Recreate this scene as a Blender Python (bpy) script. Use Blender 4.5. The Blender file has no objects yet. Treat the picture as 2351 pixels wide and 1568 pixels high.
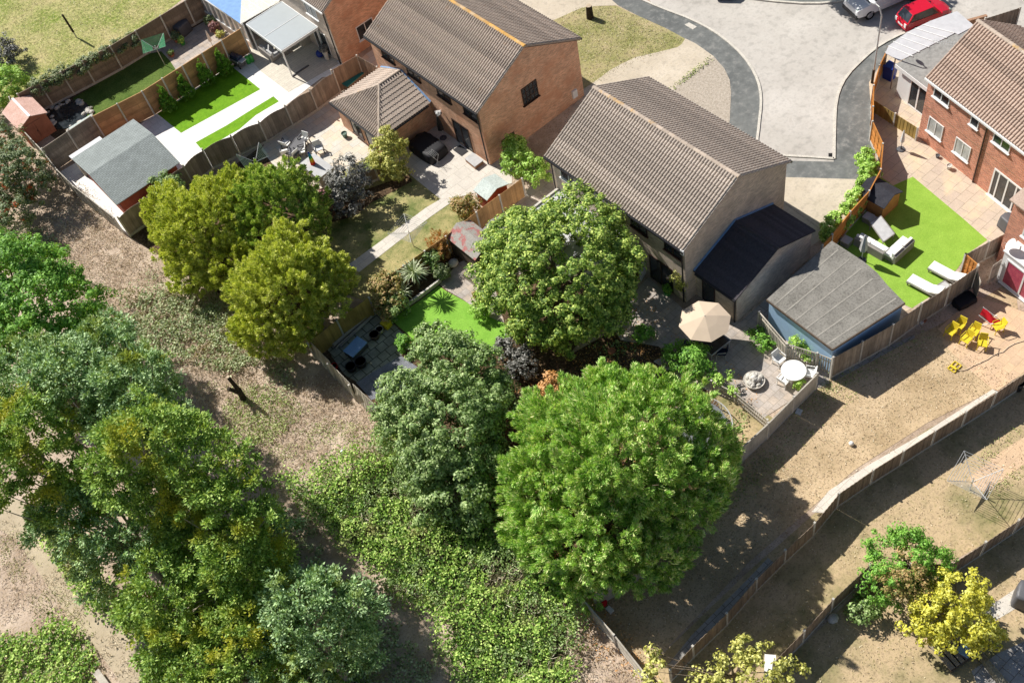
import bpy, math, random
import numpy as np
from mathutils import Matrix, Vector
R_ = math.radians
SC = bpy.context.scene
COL = SC.collection
# ---------------------------------------------------------------- camera (drone, 50 m up, looking steeply down)
AZ = R_(29.4)
HC = 50.0
F_, AL, RO, CX, CY, WD, HD = 2505.2, 0.64155, -0.25999, 1175.5, 784.0, 2351.0, 1568.0
def rotz(v):
    c, s = math.cos(AZ), math.sin(AZ)
    return Vector((c*v[0]+s*v[1], -s*v[0]+c*v[1], v[2]))
_fw = Vector((0, math.sin(AL), -math.cos(AL)))
_up = Vector((0, math.cos(AL), math.sin(AL)))
_rt = Vector((1, 0, 0))
_c, _s = math.cos(RO), math.sin(RO)
CRT = rotz(_c*_rt+_s*_up)
CUP = rotz(-_s*_rt+_c*_up)
CFW = rotz(_fw)
cam = bpy.data.cameras.new("camera")
camo = bpy.data.objects.new("camera", cam)
COL.objects.link(camo)
camo.matrix_world = Matrix(((CRT[0], CUP[0], -CFW[0], 0), (CRT[1], CUP[1], -CFW[1], 0), (CRT[2], CUP[2], -CFW[2], HC), (0, 0, 0, 1)))
cam.sensor_width = 36.0
cam.lens = F_/WD*36.0
cam.clip_start = 0.5
cam.clip_end = 2000
SC.camera = camo
# ---------------------------------------------------------------- sky and sun
SUN_AZ, SUN_EL = R_(100.1), R_(43.0)      # azimuth measured from +X towards +Y
world = bpy.data.worlds.new("World")
SC.world = world
world.use_nodes = True
wn = world.node_tree.nodes
wl = world.node_tree.links
for n in list(wn): wn.remove(n)
wo = wn.new('ShaderNodeOutputWorld'); wb = wn.new('ShaderNodeBackground'); ws = wn.new('ShaderNodeTexSky')
ws.sky_type = 'NISHITA'; ws.sun_disc = False
ws.sun_elevation = SUN_EL
ws.sun_rotation = math.pi/2-SUN_AZ
ws.air_density = 1.0; ws.dust_density = 1.0; ws.ozone_density = 1.0
wb.inputs[1].default_value = 0.055
wl.new(ws.outputs[0], wb.inputs[0]); wl.new(wb.outputs[0], wo.inputs[0])
sl = bpy.data.lights.new("sun", 'SUN'); sl.energy = 5.0; sl.angle = R_(0.53); sl.color = (1.0, 0.955, 0.88)
so = bpy.data.objects.new("sun", sl); COL.objects.link(so)
sd = Vector((math.cos(SUN_AZ)*math.cos(SUN_EL), math.sin(SUN_AZ)*math.cos(SUN_EL), math.sin(SUN_EL)))
so.rotation_euler = sd.to_track_quat('Z', 'Y').to_euler()
so.location = sd*100
vs = SC.view_settings
SC.display_settings.display_device = 'sRGB'
vs.view_transform = 'Standard'; vs.look = 'None'; vs.gamma = 1.0; vs.use_curve_mapping = False
vs.exposure = 0.38
SC.cycles.max_bounces = 6
SC.cycles.transparent_max_bounces = 8

# ---------------------------------------------------------------- placing: photograph survey -> ground position
def P(px, py, h=0.0):
    x = (px-CX)/F_; y = -(py-CY)/F_
    r = CRT*x+CUP*y+CFW
    t = (HC-h)/-r[2]
    return (r[0]*t, r[1]*t, h)
def Z(i, j, x, y, h=0.0):
    return P(587.75*i+x/4.0, 391.8*j+y/4.0, h)
def ZL(i, j, s, h=0.0):
    return [Z(i, j, float(a.split(',')[0]), float(a.split(',')[1]), h) for a in s.split()]
def DL(s, h=0.0):
    return [P(float(a.split(',')[0]), float(a.split(',')[1]), h) for a in s.split()]

# ---------------------------------------------------------------- objects
_ORG = {}
def tag(o, label=None, cat=None, group=None, kind=None):
    if label: o['label'] = label
    if cat: o['category'] = cat
    if group: o['group'] = group
    if kind: o['kind'] = kind
    return o
def thing(name, label, cat, loc=(0, 0, 0), yaw=0.0, group=None, world=True):
    o = bpy.data.objects.new(name, None); COL.objects.link(o)
    o.location = loc; o.rotation_euler = (0, 0, yaw)
    o.empty_display_size = 0.3
    tag(o, label, cat, group)
    _ORG[o.name] = tuple(loc) if world else (0, 0, 0)
    return o
def autouv(me, V):
    n = len(me.polygons)
    nl = len(me.loops)
    nrm = np.zeros(n*3, np.float32); me.polygons.foreach_get('normal', nrm); nrm = nrm.reshape(-1, 3)
    tot = np.zeros(n, np.int32); me.polygons.foreach_get('loop_total', tot)
    li = np.zeros(nl, np.int32); me.loops.foreach_get('vertex_index', li)
    fn = np.repeat(nrm, tot, axis=0)
    co = V[li]
    flat = np.abs(fn[:, 2]) > 0.75
    tx = -fn[:, 1]; ty = fn[:, 0]
    L = np.sqrt(tx*tx+ty*ty)+1e-9
    u = np.where(flat, co[:, 0], co[:, 0]*tx/L+co[:, 1]*ty/L)
    v = np.where(flat, co[:, 1], co[:, 2]/np.maximum(np.sqrt(1-np.minimum(fn[:, 2]**2, 0.99)), 0.3))
    uv = me.uv_layers.new(name='UVMap')
    uv.data.foreach_set('uv', np.stack([u, v], 1).astype(np.float32).ravel())
def mesh_obj(name, V, F, mat, parent=None, smooth=False, uv=True):
    """V list/array of points, F list of index tuples (or (n,4) array)"""
    V = np.asarray(V, np.float32).reshape(-1, 3)
    if parent is not None:
        org = _ORG.get(parent.name, (0, 0, 0))
    else:
        org = (0, 0, 0)
        lo = V.min(0); hi = V.max(0)
        org = (float((lo[0]+hi[0])/2), float((lo[1]+hi[1])/2), float(lo[2]))
    V = V-np.array(org, np.float32)
    me = bpy.data.meshes.new(name)
    if isinstance(F, np.ndarray):
        nf, k = F.shape
        me.vertices.add(len(V)); me.vertices.foreach_set('co', V.ravel())
        me.loops.add(nf*k); me.loops.foreach_set('vertex_index', F.astype(np.int32).ravel())
        me.polygons.add(nf)
        me.polygons.foreach_set('loop_start', (np.arange(nf)*k).astype(np.int32))
        me.update(calc_edges=True)
    else:
        me.from_pydata(V.tolist(), [], F); me.update()
    if uv: autouv(me, V)
    if smooth:
        me.polygons.foreach_set('use_smooth', np.ones(len(me.polygons), bool))
    me.materials.append(mat)
    o = bpy.data.objects.new(name, me); COL.objects.link(o)
    if parent is not None:
        o.parent = parent; _ORG[o.name] = org
    else:
        o.location = org; _ORG[o.name] = org
    return o
class MB:
    def __init__(s): s.v = []; s.f = []
    def add(s, V, F):
        b = len(s.v); s.v += [tuple(p) for p in V]; s.f += [tuple(i+b for i in f) for f in F]; return s
    def face(s, pts): return s.add(pts, [tuple(range(len(pts)))])
    def box(s, x0, y0, z0, x1, y1, z1):
        V = [(x, y, z) for z in (z0, z1) for x, y in ((x0, y0), (x1, y0), (x1, y1), (x0, y1))]
        return s.add(V, [(3, 2, 1, 0), (4, 5, 6, 7), (0, 1, 5, 4), (1, 2, 6, 5), (2, 3, 7, 6), (3, 0, 4, 7)])
    def obox(s, c, size, yaw=0, pitch=0, roll=0):
        M = Matrix.Translation(c) @ Matrix.Rotation(yaw, 4, 'Z') @ Matrix.Rotation(pitch, 4, 'Y') @ Matrix.Rotation(roll, 4, 'X')
        a, b, h = size[0]/2, size[1]/2, size[2]/2
        V = [tuple(M @ Vector((x, y, z))) for z in (-h, h) for x, y in ((-a, -b), (a, -b), (a, b), (-a, b))]
        return s.add(V, [(3, 2, 1, 0), (4, 5, 6, 7), (0, 1, 5, 4), (1, 2, 6, 5), (2, 3, 7, 6), (3, 0, 4, 7)])
    def prism(s, poly, z0, z1):
        n = len(poly)
        A = sum(poly[i][0]*poly[(i+1) % n][1]-poly[(i+1) % n][0]*poly[i][1] for i in range(n))
        if A < 0: poly = poly[::-1]
        V = [(p[0], p[1], z0) for p in poly]+[(p[0], p[1], z1) for p in poly]
        return s.add(V, [tuple(range(n))[::-1], tuple(range(n, 2*n))]+[(i, (i+1) % n, n+(i+1) % n, n+i) for i in range(n)])
    def hexa(s, b, t):
        """8-corner solid: 4 bottom pts ccw, 4 top pts ccw"""
        return s.add(list(b)+list(t), [(3, 2, 1, 0), (4, 5, 6, 7), (0, 1, 5, 4), (1, 2, 6, 5), (2, 3, 7, 6), (3, 0, 4, 7)])
    def beam(s, p, q, w, h=None):
        """rectangular bar from p to q"""
        h = h or w
        p = Vector(p); q = Vector(q); d = (q-p)
        if d.length < 1e-6: return s
        d.normalize()
        a = d.cross(Vector((0, 0, 1)))
        if a.length < 1e-3: a = Vector((1, 0, 0))
        a.normalize(); b = a.cross(d)
        V = [tuple(c+a*(i*w/2)+b*(j*h/2)) for c in (p, q) for i, j in ((-1, -1), (1, -1), (1, 1), (-1, 1))]
        return s.add(V, [(0, 1, 2, 3), (7, 6, 5, 4), (0, 4, 5, 1), (1, 5, 6, 2), (2, 6, 7, 3), (3, 7, 4, 0)])
    def tube(s, p, q, r0, r1=None, n=8, cap=True):
        r1 = r0 if r1 is None else r1
        p = Vector(p); q = Vector(q); d = q-p
        if d.length < 1e-6: return s
        d.normalize()
        a = d.cross(Vector((0, 0, 1)))
        if a.length < 1e-3: a = Vector((1, 0, 0))
        a.normalize(); b = d.cross(a)
        V = []
        for c, r in ((p, r0), (q, r1)):
            for i in range(n):
                t = 2*math.pi*i/n; V.append(tuple(c+a*(r*math.cos(t))+b*(r*math.sin(t))))
        F = [(i, (i+1) % n, n+(i+1) % n, n+i) for i in range(n)]
        if cap: F += [tuple(range(n))[::-1], tuple(range(n, 2*n))]
        return s.add(V, F)
    def lathe(s, c, prof, n=16):
        """prof: list of (r,z) relative to c"""
        V = []; F = []
        m = len(prof)
        for r, z in prof:
            for i in range(n):
                t = 2*math.pi*i/n; V.append((c[0]+r*math.cos(t), c[1]+r*math.sin(t), c[2]+z))
        for k in range(m-1):
            for i in range(n):
                F.append((k*n+i, k*n+(i+1) % n, (k+1)*n+(i+1) % n, (k+1)*n+i))
        F.append(tuple(range(n))[::-1]); F.append(tuple((m-1)*n+i for i in range(n)))
        return s.add(V, F)
    def ell(s, c, r, n=14, m=8):
        prof = [(math.cos(a)*1.0, math.sin(a)) for a in [(-0.5+k/m)*math.pi*0.98 for k in range(m+1)]]
        V0 = len(s.v)
        t = MB(); t.lathe((0, 0, 0), prof, n)
        V = [(c[0]+x*r[0], c[1]+y*r[1], c[2]+z*r[2]) for x, y, z in t.v]
        return s.add(V, t.f)
    def xf(s, M):
        s.v = [tuple(M @ Vector(p)) for p in s.v]; return s
    def build(s, name, mat, parent=None, smooth=False):
        return mesh_obj(name, s.v, s.f, mat, parent, smooth)
def copy_tree(o, loc=None, yaw=None, label=None, parent=None):
    c = o.copy(); COL.objects.link(c)
    c.parent = parent
    if loc is not None: c.location = loc
    if yaw is not None: c.rotation_euler = (0, 0, yaw)
    if label: c['label'] = label
    for ch in [k for k in COL.objects if k.parent == o]:
        copy_tree(ch, parent=c)
    return c
# ---------------------------------------------------------------- materials
def newmat(name, rough=0.8, spec=0.3):
    m = bpy.data.materials.new(name); m.use_nodes = True
    nt = m.node_tree; b = nt.nodes['Principled BSDF']
    b.inputs['Roughness'].default_value = rough
    b.inputs['Specular IOR Level'].default_value = spec
    return m, nt, b
def nd(nt, t, **k):
    n = nt.nodes.new(t)
    for a, v in k.items():
        if a in n.inputs.keys(): n.inputs[a].default_value = v
        else: setattr(n, a, v)
    return n
def ramp(nt, src, stops):
    r = nt.nodes.new('ShaderNodeValToRGB')
    e = r.color_ramp.elements
    while len(e) < len(stops): e.new(0.5)
    for i, (p, c) in enumerate(stops):
        e[i].position = p; e[i].color = (c[0], c[1], c[2], 1)
    nt.links.new(src, r.inputs[0]); return r.outputs[0]
def mixc(nt, fac, a, b, mode='MIX'):
    m = nt.nodes.new('ShaderNodeMix'); m.data_type = 'RGBA'; m.blend_type = mode
    for s, v in ((0, fac), (6, a), (7, b)):
        if isinstance(v, (int, float)): m.inputs[s].default_value = v
        elif isinstance(v, tuple): m.inputs[s].default_value = (v[0], v[1], v[2], 1)
        else: nt.links.new(v, m.inputs[s])
    return m.outputs[2]
def noise(nt, scale, detail=4, rough=0.6, vec=None, dim=None):
    n = nd(nt, 'ShaderNodeTexNoise', Scale=scale, Detail=detail, Roughness=rough)
    if vec is None:
        g = nt.nodes.new('ShaderNodeNewGeometry'); vec = g.outputs['Position']
    nt.links.new(vec, n.inputs['Vector']); return n.outputs['Fac']
def bump(nt, b, h, strength=0.3, dist=0.02):
    n = nd(nt, 'ShaderNodeBump', Strength=strength, Distance=dist)
    nt.links.new(h, n.inputs['Height']); nt.links.new(n.outputs[0], b.inputs['Normal'])
def noisy(name, c1, c2, scale=2.0, rough=0.85, c3=None, fine=12.0, bmp=0.2, spec=0.2, lo=0.35, hi=0.65, dist=0.02):
    m, nt, b = newmat(name, rough, spec)
    big = noise(nt, scale, 5, 0.65)
    col = ramp(nt, big, [(lo, c1), (hi, c2)])
    f = noise(nt, fine, 3, 0.7)
    if c3 is not None:
        col = mixc(nt, ramp(nt, f, [(0.52, (0, 0, 0)), (0.66, (1, 1, 1))]), col, c3)
    col = mixc(nt, 0.8 if bmp >= 0.4 else 0.45, col, ramp(nt, f, [(0.34, (0.55, 0.55, 0.55)), (0.66, (1.3, 1.3, 1.3))]), 'MULTIPLY')
    nt.links.new(col, b.inputs['Base Color'])
    if bmp: bump(nt, b, f, bmp, dist)
    return m
def plain(name, c, rough=0.5, spec=0.4, metal=0.0, var=0.12):
    m, nt, b = newmat(name, rough, spec)
    f = noise(nt, 3.0, 4)
    col = ramp(nt, f, [(0.3, tuple(x*(1-var) for x in c)), (0.7, tuple(x*(1+var) for x in c))])
    nt.links.new(col, b.inputs['Base Color'])
    b.inputs['Metallic'].default_value = metal
    return m
def uvnode(nt):
    return nt.nodes.new('ShaderNodeUVMap').outputs[0]
def bricky(name, c1, c2, mortar, w=0.235, h=0.075, ms=0.012, rough=0.9, bmp=0.3, big=None, off=0.5, stain=0.25, sq=0.5):
    m, nt, b = newmat(name, rough, 0.2)
    uv = uvnode(nt)
    t = nd(nt, 'ShaderNodeTexBrick', Scale=1.0)
    t.inputs['Brick Width'].default_value = w; t.inputs['Row Height'].default_value = h
    t.inputs['Mortar Size'].default_value = ms; t.inputs['Mortar Smooth'].default_value = 0.3
    t.offset = off
    t.inputs['Color1'].default_value = (*c1, 1); t.inputs['Color2'].default_value = (*c2, 1); t.inputs['Mortar'].default_value = (*mortar, 1)
    nt.links.new(uv, t.inputs['Vector'])
    col = t.outputs['Color']
    f = noise(nt, 1.1, 6, 0.7)
    col = mixc(nt, 1.0, col, ramp(nt, f, [(0.3, (1-stain,)*3), (0.7, (1+stain,)*3)]), 'MULTIPLY')
    f2 = noise(nt, 22, 3, 0.7)
    col = mixc(nt, 0.5, col, ramp(nt, f2, [(0.3, (0.7,)*3), (0.7, (1.3,)*3)]), 'MULTIPLY')
    if big:
        f3 = noise(nt, 0.8, 3)
        col = mixc(nt, ramp(nt, f3, [(0.5, (0, 0, 0)), (0.68, (0.7, 0.7, 0.7))]), col, big)
    nt.links.new(col, b.inputs['Base Color'])
    bump(nt, b, t.outputs['Fac'], -bmp, 0.01)
    return m
def wood(name, c1, c2, rough=0.8, scale=(14, 14, 1.2), stain=0.3):
    m, nt, b = newmat(name, rough, 0.2)
    g = nt.nodes.new('ShaderNodeNewGeometry')
    mp = nd(nt, 'ShaderNodeMapping'); mp.inputs['Scale'].default_value = scale
    nt.links.new(g.outputs['Position'], mp.inputs[0])
    f = noise(nt, 1.0, 5, 0.7, mp.outputs[0])
    col = ramp(nt, f, [(0.3, c1), (0.7, c2)])
    r = nt.nodes.new('ShaderNodeNewGeometry').outputs['Random Per Island']
    col = mixc(nt, 1.0, col, ramp(nt, r, [(0, (0.8,)*3), (1, (1.2,)*3)]), 'MULTIPLY')
    f3 = noise(nt, 0.9, 4)
    col = mixc(nt, 1.0, col, ramp(nt, f3, [(0.3, (1-stain,)*3), (0.7, (1+stain*0.5,)*3)]), 'MULTIPLY')
    nt.links.new(col, b.inputs['Base Color'])
    bump(nt, b, f, 0.3, 0.01)
    return m
LG = {'blue_green_ash_leaf': 1.8, 'bright_maple_leaf': 1.6, 'golden_conifer_leaf': 3.8, 'green_conifer_leaf': 3.8, 'cypress_leaf': 3.0, 'apple_leaf': 1.9, 'laurel_leaf': 1.65, 'ash_leaf': 1.7, 'bramble_leaf': 1.55, 'yellow_leaf': 1.35, 'straw_blade': 1.35}
def leafmat(name, cols, trans=0.35, rough=0.55, patch=None, pscale=0.35, plo=0.5, phi=0.62, gloss=0.35):
    """cols: 3 colours dark..light; per leaf random plus slow variation across the crown"""
    m = bpy.data.materials.new(name); m.use_nodes = True
    nt = m.node_tree; b = nt.nodes['Principled BSDF']
    b.inputs['Roughness'].default_value = rough; b.inputs['Specular IOR Level'].default_value = gloss
    r = nt.nodes.new('ShaderNodeNewGeometry').outputs['Random Per Island']
    f = noise(nt, 0.9, 3)
    a = nd(nt, 'ShaderNodeMath', operation='ADD'); nt.links.new(r, a.inputs[0]); nt.links.new(f, a.inputs[1])
    a2 = nd(nt, 'ShaderNodeMath', operation='MULTIPLY'); nt.links.new(a.outputs[0], a2.inputs[0]); a2.inputs[1].default_value = 0.5
    G = LG.get(name, 1.4)
    cols = [tuple(min(0.8, v*G) for v in c_) for c_ in cols]
    cols = [(c_[0], c_[1], c_[2]+(0.005 if 'bramble' in name else 0.02)*G*(0.3, 1.0, 2.2)[i_]) for i_, c_ in enumerate(cols)]  # added blue paints the whitish sheen of lit leaves into their colours
    col = ramp(nt, a2.outputs[0], [(0.28, tuple(v*0.7 for v in cols[0])), (0.5, cols[1]), (0.72, tuple(min(0.85, v*1.15) for v in cols[2]))])
    if patch is not None:
        f3 = noise(nt, pscale, 2)
        col = mixc(nt, ramp(nt, f3, [(plo, (0, 0, 0)), (phi, (1, 1, 1))]), col, patch)
    nt.links.new(col, b.inputs['Base Color'])
    tr = nt.nodes.new('ShaderNodeBsdfTranslucent')
    tc = mixc(nt, 0.5, col, (0.5, 0.6, 0.1), 'MIX')
    tc2 = mixc(nt, 1.0, tc, (1.25, 1.25, 0.8), 'MULTIPLY')
    nt.links.new(col if trans < 0.2 else tc2, tr.inputs[0])
    mx = nt.nodes.new('ShaderNodeMixShader'); mx.inputs[0].default_value = trans*0.7
    nt.links.new(b.outputs[0], mx.inputs[1]); nt.links.new(tr.outputs[0], mx.inputs[2])
    nt.links.new(mx.outputs[0], nt.nodes['Material Output'].inputs[0])
    return m
def glassmat(name, c, rough=0.08, spec=0.8):
    m, nt, b = newmat(name, rough, spec)
    f = noise(nt, 1.5, 3)
    nt.links.new(ramp(nt, f, [(0.35, c), (0.65, tuple(min(1, x*1.8+0.01) for x in c))]), b.inputs['Base Color'])
    return m
M = {}
# ground
M['straw'] = noisy('straw_ground', (0.38, 0.285, 0.21), (0.68, 0.55, 0.44), 0.5, 0.95, c3=(0.22, 0.16, 0.1), fine=6, bmp=0.5, dist=0.05)
M['field'] = noisy('field_grass', (0.22, 0.29, 0.05), (0.5, 0.44, 0.21), 0.3, 0.95, c3=(0.42, 0.37, 0.17), fine=4, bmp=0.4)
M['dry'] = noisy('dry_lawn', (0.46, 0.34, 0.2), (0.68, 0.52, 0.335), 0.4, 0.95, c3=(0.24, 0.19, 0.11), fine=5, bmp=0.4)
M['dryd'] = noisy('dry_lawn_greenish', (0.2, 0.2, 0.08), (0.58, 0.44, 0.27), 0.35, 0.95, c3=(0.26, 0.21, 0.11), fine=5, lo=0.3, hi=0.55, bmp=0.4)
M['lawnmix'] = noisy('patchy_lawn', (0.13, 0.18, 0.045), (0.55, 0.46, 0.22), 0.6, 0.95, c3=(0.12, 0.14, 0.05), fine=7, bmp=0.4)
M['frontlawn'] = noisy('front_lawn', (0.24, 0.25, 0.08), (0.5, 0.41, 0.24), 0.4, 0.95, c3=(0.27, 0.25, 0.1), fine=4, bmp=0.4)
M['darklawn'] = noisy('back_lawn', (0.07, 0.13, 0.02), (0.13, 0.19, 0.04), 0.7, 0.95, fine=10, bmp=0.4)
M['vivid'] = noisy('fresh_turf', (0.14, 0.32, 0.01), (0.21, 0.42, 0.015), 2.2, 0.9, c3=(0.11, 0.26, 0.01), fine=14, bmp=0.5)
M['fake1'] = noisy('artificial_turf', (0.24, 0.41, 0.05), (0.29, 0.47, 0.065), 1.2, 0.95, fine=20, bmp=0.3)
M['fake2'] = noisy('artificial_turf_bright', (0.2, 0.42, 0.05), (0.26, 0.5, 0.07), 1.2, 0.95, fine=20, bmp=0.3)
M['under'] = noisy('soil_with_painted_shade', (0.03, 0.035, 0.015), (0.09, 0.08, 0.04), 2, 0.95)  # soil darkened in its colour to paint the shade beneath the brambles
M['soil'] = noisy('dark_soil', (0.05, 0.03, 0.018), (0.14, 0.09, 0.05), 1.4, 0.95, c3=(0.2, 0.14, 0.08), fine=7, bmp=0.5, dist=0.05)
M['road'] = noisy('worn_road', (0.46, 0.43, 0.39), (0.6, 0.565, 0.52), 0.22, 0.95, c3=(0.43, 0.4, 0.365), fine=2.0, bmp=0.2)
M['pave'] = noisy('pavement_asphalt', (0.14, 0.147, 0.145), (0.2, 0.207, 0.2), 0.3, 0.9, c3=(0.21, 0.21, 0.2), fine=1.6, bmp=0.2)
M['kerb'] = noisy('kerb_stone', (0.55, 0.52, 0.46), (0.66, 0.62, 0.55), 2, 0.9)
M['concrete'] = noisy('drive_concrete', (0.52, 0.45, 0.35), (0.66, 0.58, 0.47), 0.4, 0.95, c3=(0.46, 0.4, 0.31), fine=3, bmp=0.15)
M['gravel'] = noisy('gravel', (0.42, 0.36, 0.29), (0.6, 0.53, 0.45), 7, 0.95, c3=(0.2, 0.17, 0.13), fine=14, bmp=0.6)
M['whitepave'] = bricky('white_paving', (0.8, 0.79, 0.76), (0.88, 0.86, 0.83), (0.62, 0.6, 0.57), 0.6, 0.6, 0.012, stain=0.06, bmp=0.1)
M['deckpave'] = bricky('beige_stone_deck', (0.58, 0.54, 0.46), (0.66, 0.61, 0.52), (0.45, 0.41, 0.35), 0.9, 0.22, 0.012, stain=0.08, bmp=0.1)
M['sandstone'] = bricky('sandstone_slabs', (0.7, 0.59, 0.46), (0.62, 0.6, 0.54), (0.42, 0.36, 0.29), 0.8, 0.55, 0.012, stain=0.12, bmp=0.15, big=(0.76, 0.6, 0.42))
M['pinkslab'] = bricky('pinkish_slabs', (0.58, 0.48, 0.37), (0.52, 0.43, 0.35), (0.32, 0.26, 0.2), 0.9, 0.6, 0.014, stain=0.1, bmp=0.15, big=(0.74, 0.59, 0.38))
M['peach'] = bricky('peach_slabs', (0.66, 0.47, 0.3), (0.6, 0.43, 0.29), (0.46, 0.33, 0.21), 0.6, 0.45, 0.01, stain=0.1, bmp=0.1)
M['pathslab'] = bricky('path_concrete', (0.66, 0.61, 0.54), (0.6, 0.56, 0.5), (0.4, 0.37, 0.31), 0.9, 0.9, 0.012, stain=0.08, bmp=0.1)
M['greyslab'] = bricky('grey_slabs', (0.4, 0.38, 0.36), (0.33, 0.32, 0.31), (0.2, 0.18, 0.16), 0.6, 0.6, 0.02, stain=0.25, bmp=0.2)
M['block'] = bricky('block_paving', (0.26, 0.27, 0.3), (0.2, 0.21, 0.24), (0.1, 0.1, 0.1), 0.22, 0.11, 0.01, stain=0.3)
M['mossyslab'] = bricky('mossy_slabs', (0.33, 0.33, 0.24), (0.26, 0.27, 0.21), (0.08, 0.08, 0.05), 0.6, 0.6, 0.03, stain=0.35)
M['patiograde'] = bricky('pink_crazy_paving', (0.5, 0.42, 0.35), (0.42, 0.38, 0.35), (0.3, 0.26, 0.22), 0.45, 0.45, 0.015, stain=0.25)
# buildings
M['buffbrick'] = bricky('buff_brick', (0.72, 0.59, 0.48), (0.46, 0.37, 0.3), (0.6, 0.52, 0.45), stain=0.2)
M['orangebrick'] = bricky('orange_brick', (0.8, 0.45, 0.28), (0.5, 0.26, 0.16), (0.62, 0.46, 0.35), stain=0.2, big=(0.56, 0.28, 0.17))
M['redbrick'] = bricky('red_brick', (0.72, 0.26, 0.15), (0.38, 0.11, 0.065), (0.62, 0.46, 0.36), stain=0.2)
M['brownbrick'] = bricky('brown_brick', (0.4, 0.2, 0.11), (0.3, 0.15, 0.085), (0.4, 0.3, 0.22), stain=0.15)
def tilemat(name, c1, c2, lich, amt=0.62):
    m, nt, b = newmat(name, 0.85, 0.2)
    f = noise(nt, 1.2, 6, 0.7); f2 = noise(nt, 9, 4, 0.8)
    col = ramp(nt, f2, [(0.3, c1), (0.7, c2)])
    col = mixc(nt, ramp(nt, f, [(amt, (0, 0, 0)), (amt+0.12, (0.8, 0.8, 0.8))]), col, lich)
    uv = uvnode(nt)
    r = nt.nodes.new('ShaderNodeNewGeometry').outputs['Random Per Island']
    col = mixc(nt, 0.7, col, ramp(nt, r, [(0, (0.75,)*3), (1, (1.2,)*3)]), 'MULTIPLY')
    nt.links.new(col, b.inputs['Base Color']); bump(nt, b, f2, 0.3, 0.01)
    return m
M['tile'] = tilemat('concrete_tile', (0.34, 0.275, 0.225), (0.57, 0.48, 0.41), (0.42, 0.26, 0.15))
M['tileB'] = tilemat('grey_brown_tile', (0.36, 0.3, 0.25), (0.6, 0.52, 0.45), (0.3, 0.27, 0.23))
M['tiledark'] = tilemat('dark_plain_tile', (0.055, 0.05, 0.06), (0.1, 0.09, 0.1), (0.16, 0.15, 0.15), 0.7)
M['tilered'] = tilemat('reddish_tile', (0.36, 0.26, 0.2), (0.58, 0.45, 0.37), (0.42, 0.31, 0.25))
M['ridge'] = tilemat('ridge_tile_lichen', (0.45, 0.36, 0.29), (0.55, 0.46, 0.38), (0.62, 0.38, 0.13), 0.55)
M['ridgeO'] = tilemat('ridge_tile_orange', (0.5, 0.36, 0.22), (0.6, 0.44, 0.27), (0.66, 0.36, 0.08), 0.42)
M['felt'] = noisy('felt_roof', (0.19, 0.18, 0.16), (0.3, 0.285, 0.255), 0.8, 0.95, c3=(0.2, 0.19, 0.17), fine=9, bmp=0.4)
M['feltseam'] = noisy('felt_seam', (0.28, 0.265, 0.235), (0.36, 0.34, 0.3), 1.0, 0.95)
M['feltsmooth'] = noisy('smooth_flat_roof', (0.27, 0.27, 0.26), (0.31, 0.31, 0.295), 0.6, 0.9, fine=5, bmp=0.05)
M['shingle'] = bricky('grey_green_shingle', (0.3, 0.335, 0.33), (0.25, 0.28, 0.275), (0.13, 0.14, 0.14), 0.3, 0.14, 0.014, stain=0.12)
M['pinkfelt'] = noisy('pinkish_felt', (0.6, 0.38, 0.31), (0.7, 0.47, 0.4), 1.5, 0.9)
M['mint'] = noisy('pale_mint_felt', (0.5, 0.56, 0.53), (0.58, 0.64, 0.61), 1.5, 0.9)
M['greyfelt'] = noisy('grey_shed_felt', (0.26, 0.25, 0.23), (0.34, 0.32, 0.29), 1.5, 0.95)
M['blackfelt'] = noisy('black_felt', (0.03, 0.03, 0.04), (0.05, 0.05, 0.06), 2, 0.9)
M['redfelt'] = noisy('peeling_red_felt', (0.36, 0.34, 0.31), (0.42, 0.17, 0.16), 1.6, 0.9, lo=0.52, hi=0.6)
M['redwood'] = wood('red_stained_wood', (0.26, 0.06, 0.035), (0.36, 0.09, 0.05))
M['pinkwood'] = wood('terracotta_painted_wood', (0.42, 0.16, 0.1), (0.5, 0.2, 0.13))
M['greywood'] = wood('weathered_grey_wood', (0.24, 0.2, 0.16), (0.4, 0.34, 0.28))
M['brownwood'] = wood('brown_wood', (0.23, 0.175, 0.13), (0.36, 0.28, 0.21))
M['orangewood'] = wood('orange_fence_wood', (0.5, 0.2, 0.05), (0.62, 0.27, 0.07), scale=(3, 3, 14))
M['tanwood'] = wood('tan_fence_wood', (0.48, 0.27, 0.12), (0.6, 0.36, 0.17), scale=(3, 3, 14))
M['greenwood'] = wood('mustard_wood', (0.36, 0.26, 0.08), (0.5, 0.36, 0.12))
M['palewood'] = wood('bleached_wood', (0.4, 0.36, 0.3), (0.58, 0.53, 0.45))
M['darkwood'] = wood('dark_timber', (0.09, 0.07, 0.055), (0.17, 0.13, 0.1))
M['playwood'] = wood('playhouse_wood', (0.42, 0.2, 0.07), (0.52, 0.26, 0.1), scale=(3, 3, 14))
M['postc'] = noisy('concrete_post', (0.5, 0.47, 0.42), (0.6, 0.56, 0.5), 2, 0.9)
M['white'] = plain('white_paint', (0.8, 0.8, 0.79), 0.4, var=0.03)
M['render'] = plain('white_cladding', (0.8, 0.8, 0.79), 0.6, var=0.03)
M['bluepaint'] = plain('pale_blue_render', (0.46, 0.66, 0.9), 0.6, var=0.04)
M['bluebright'] = plain('skylit_flashing_and_blue_lid', (0.2, 0.36, 0.62), 0.3, 0.6)  # blue skylight painted into the flashing colour; box lids are plain blue
M['black'] = plain('black_plastic', (0.02, 0.02, 0.025), 0.4)
M['brownpvc'] = plain('dark_brown_frame', (0.05, 0.025, 0.018), 0.4)
M['glass'] = glassmat('window_glass', (0.02, 0.025, 0.03))
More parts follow.
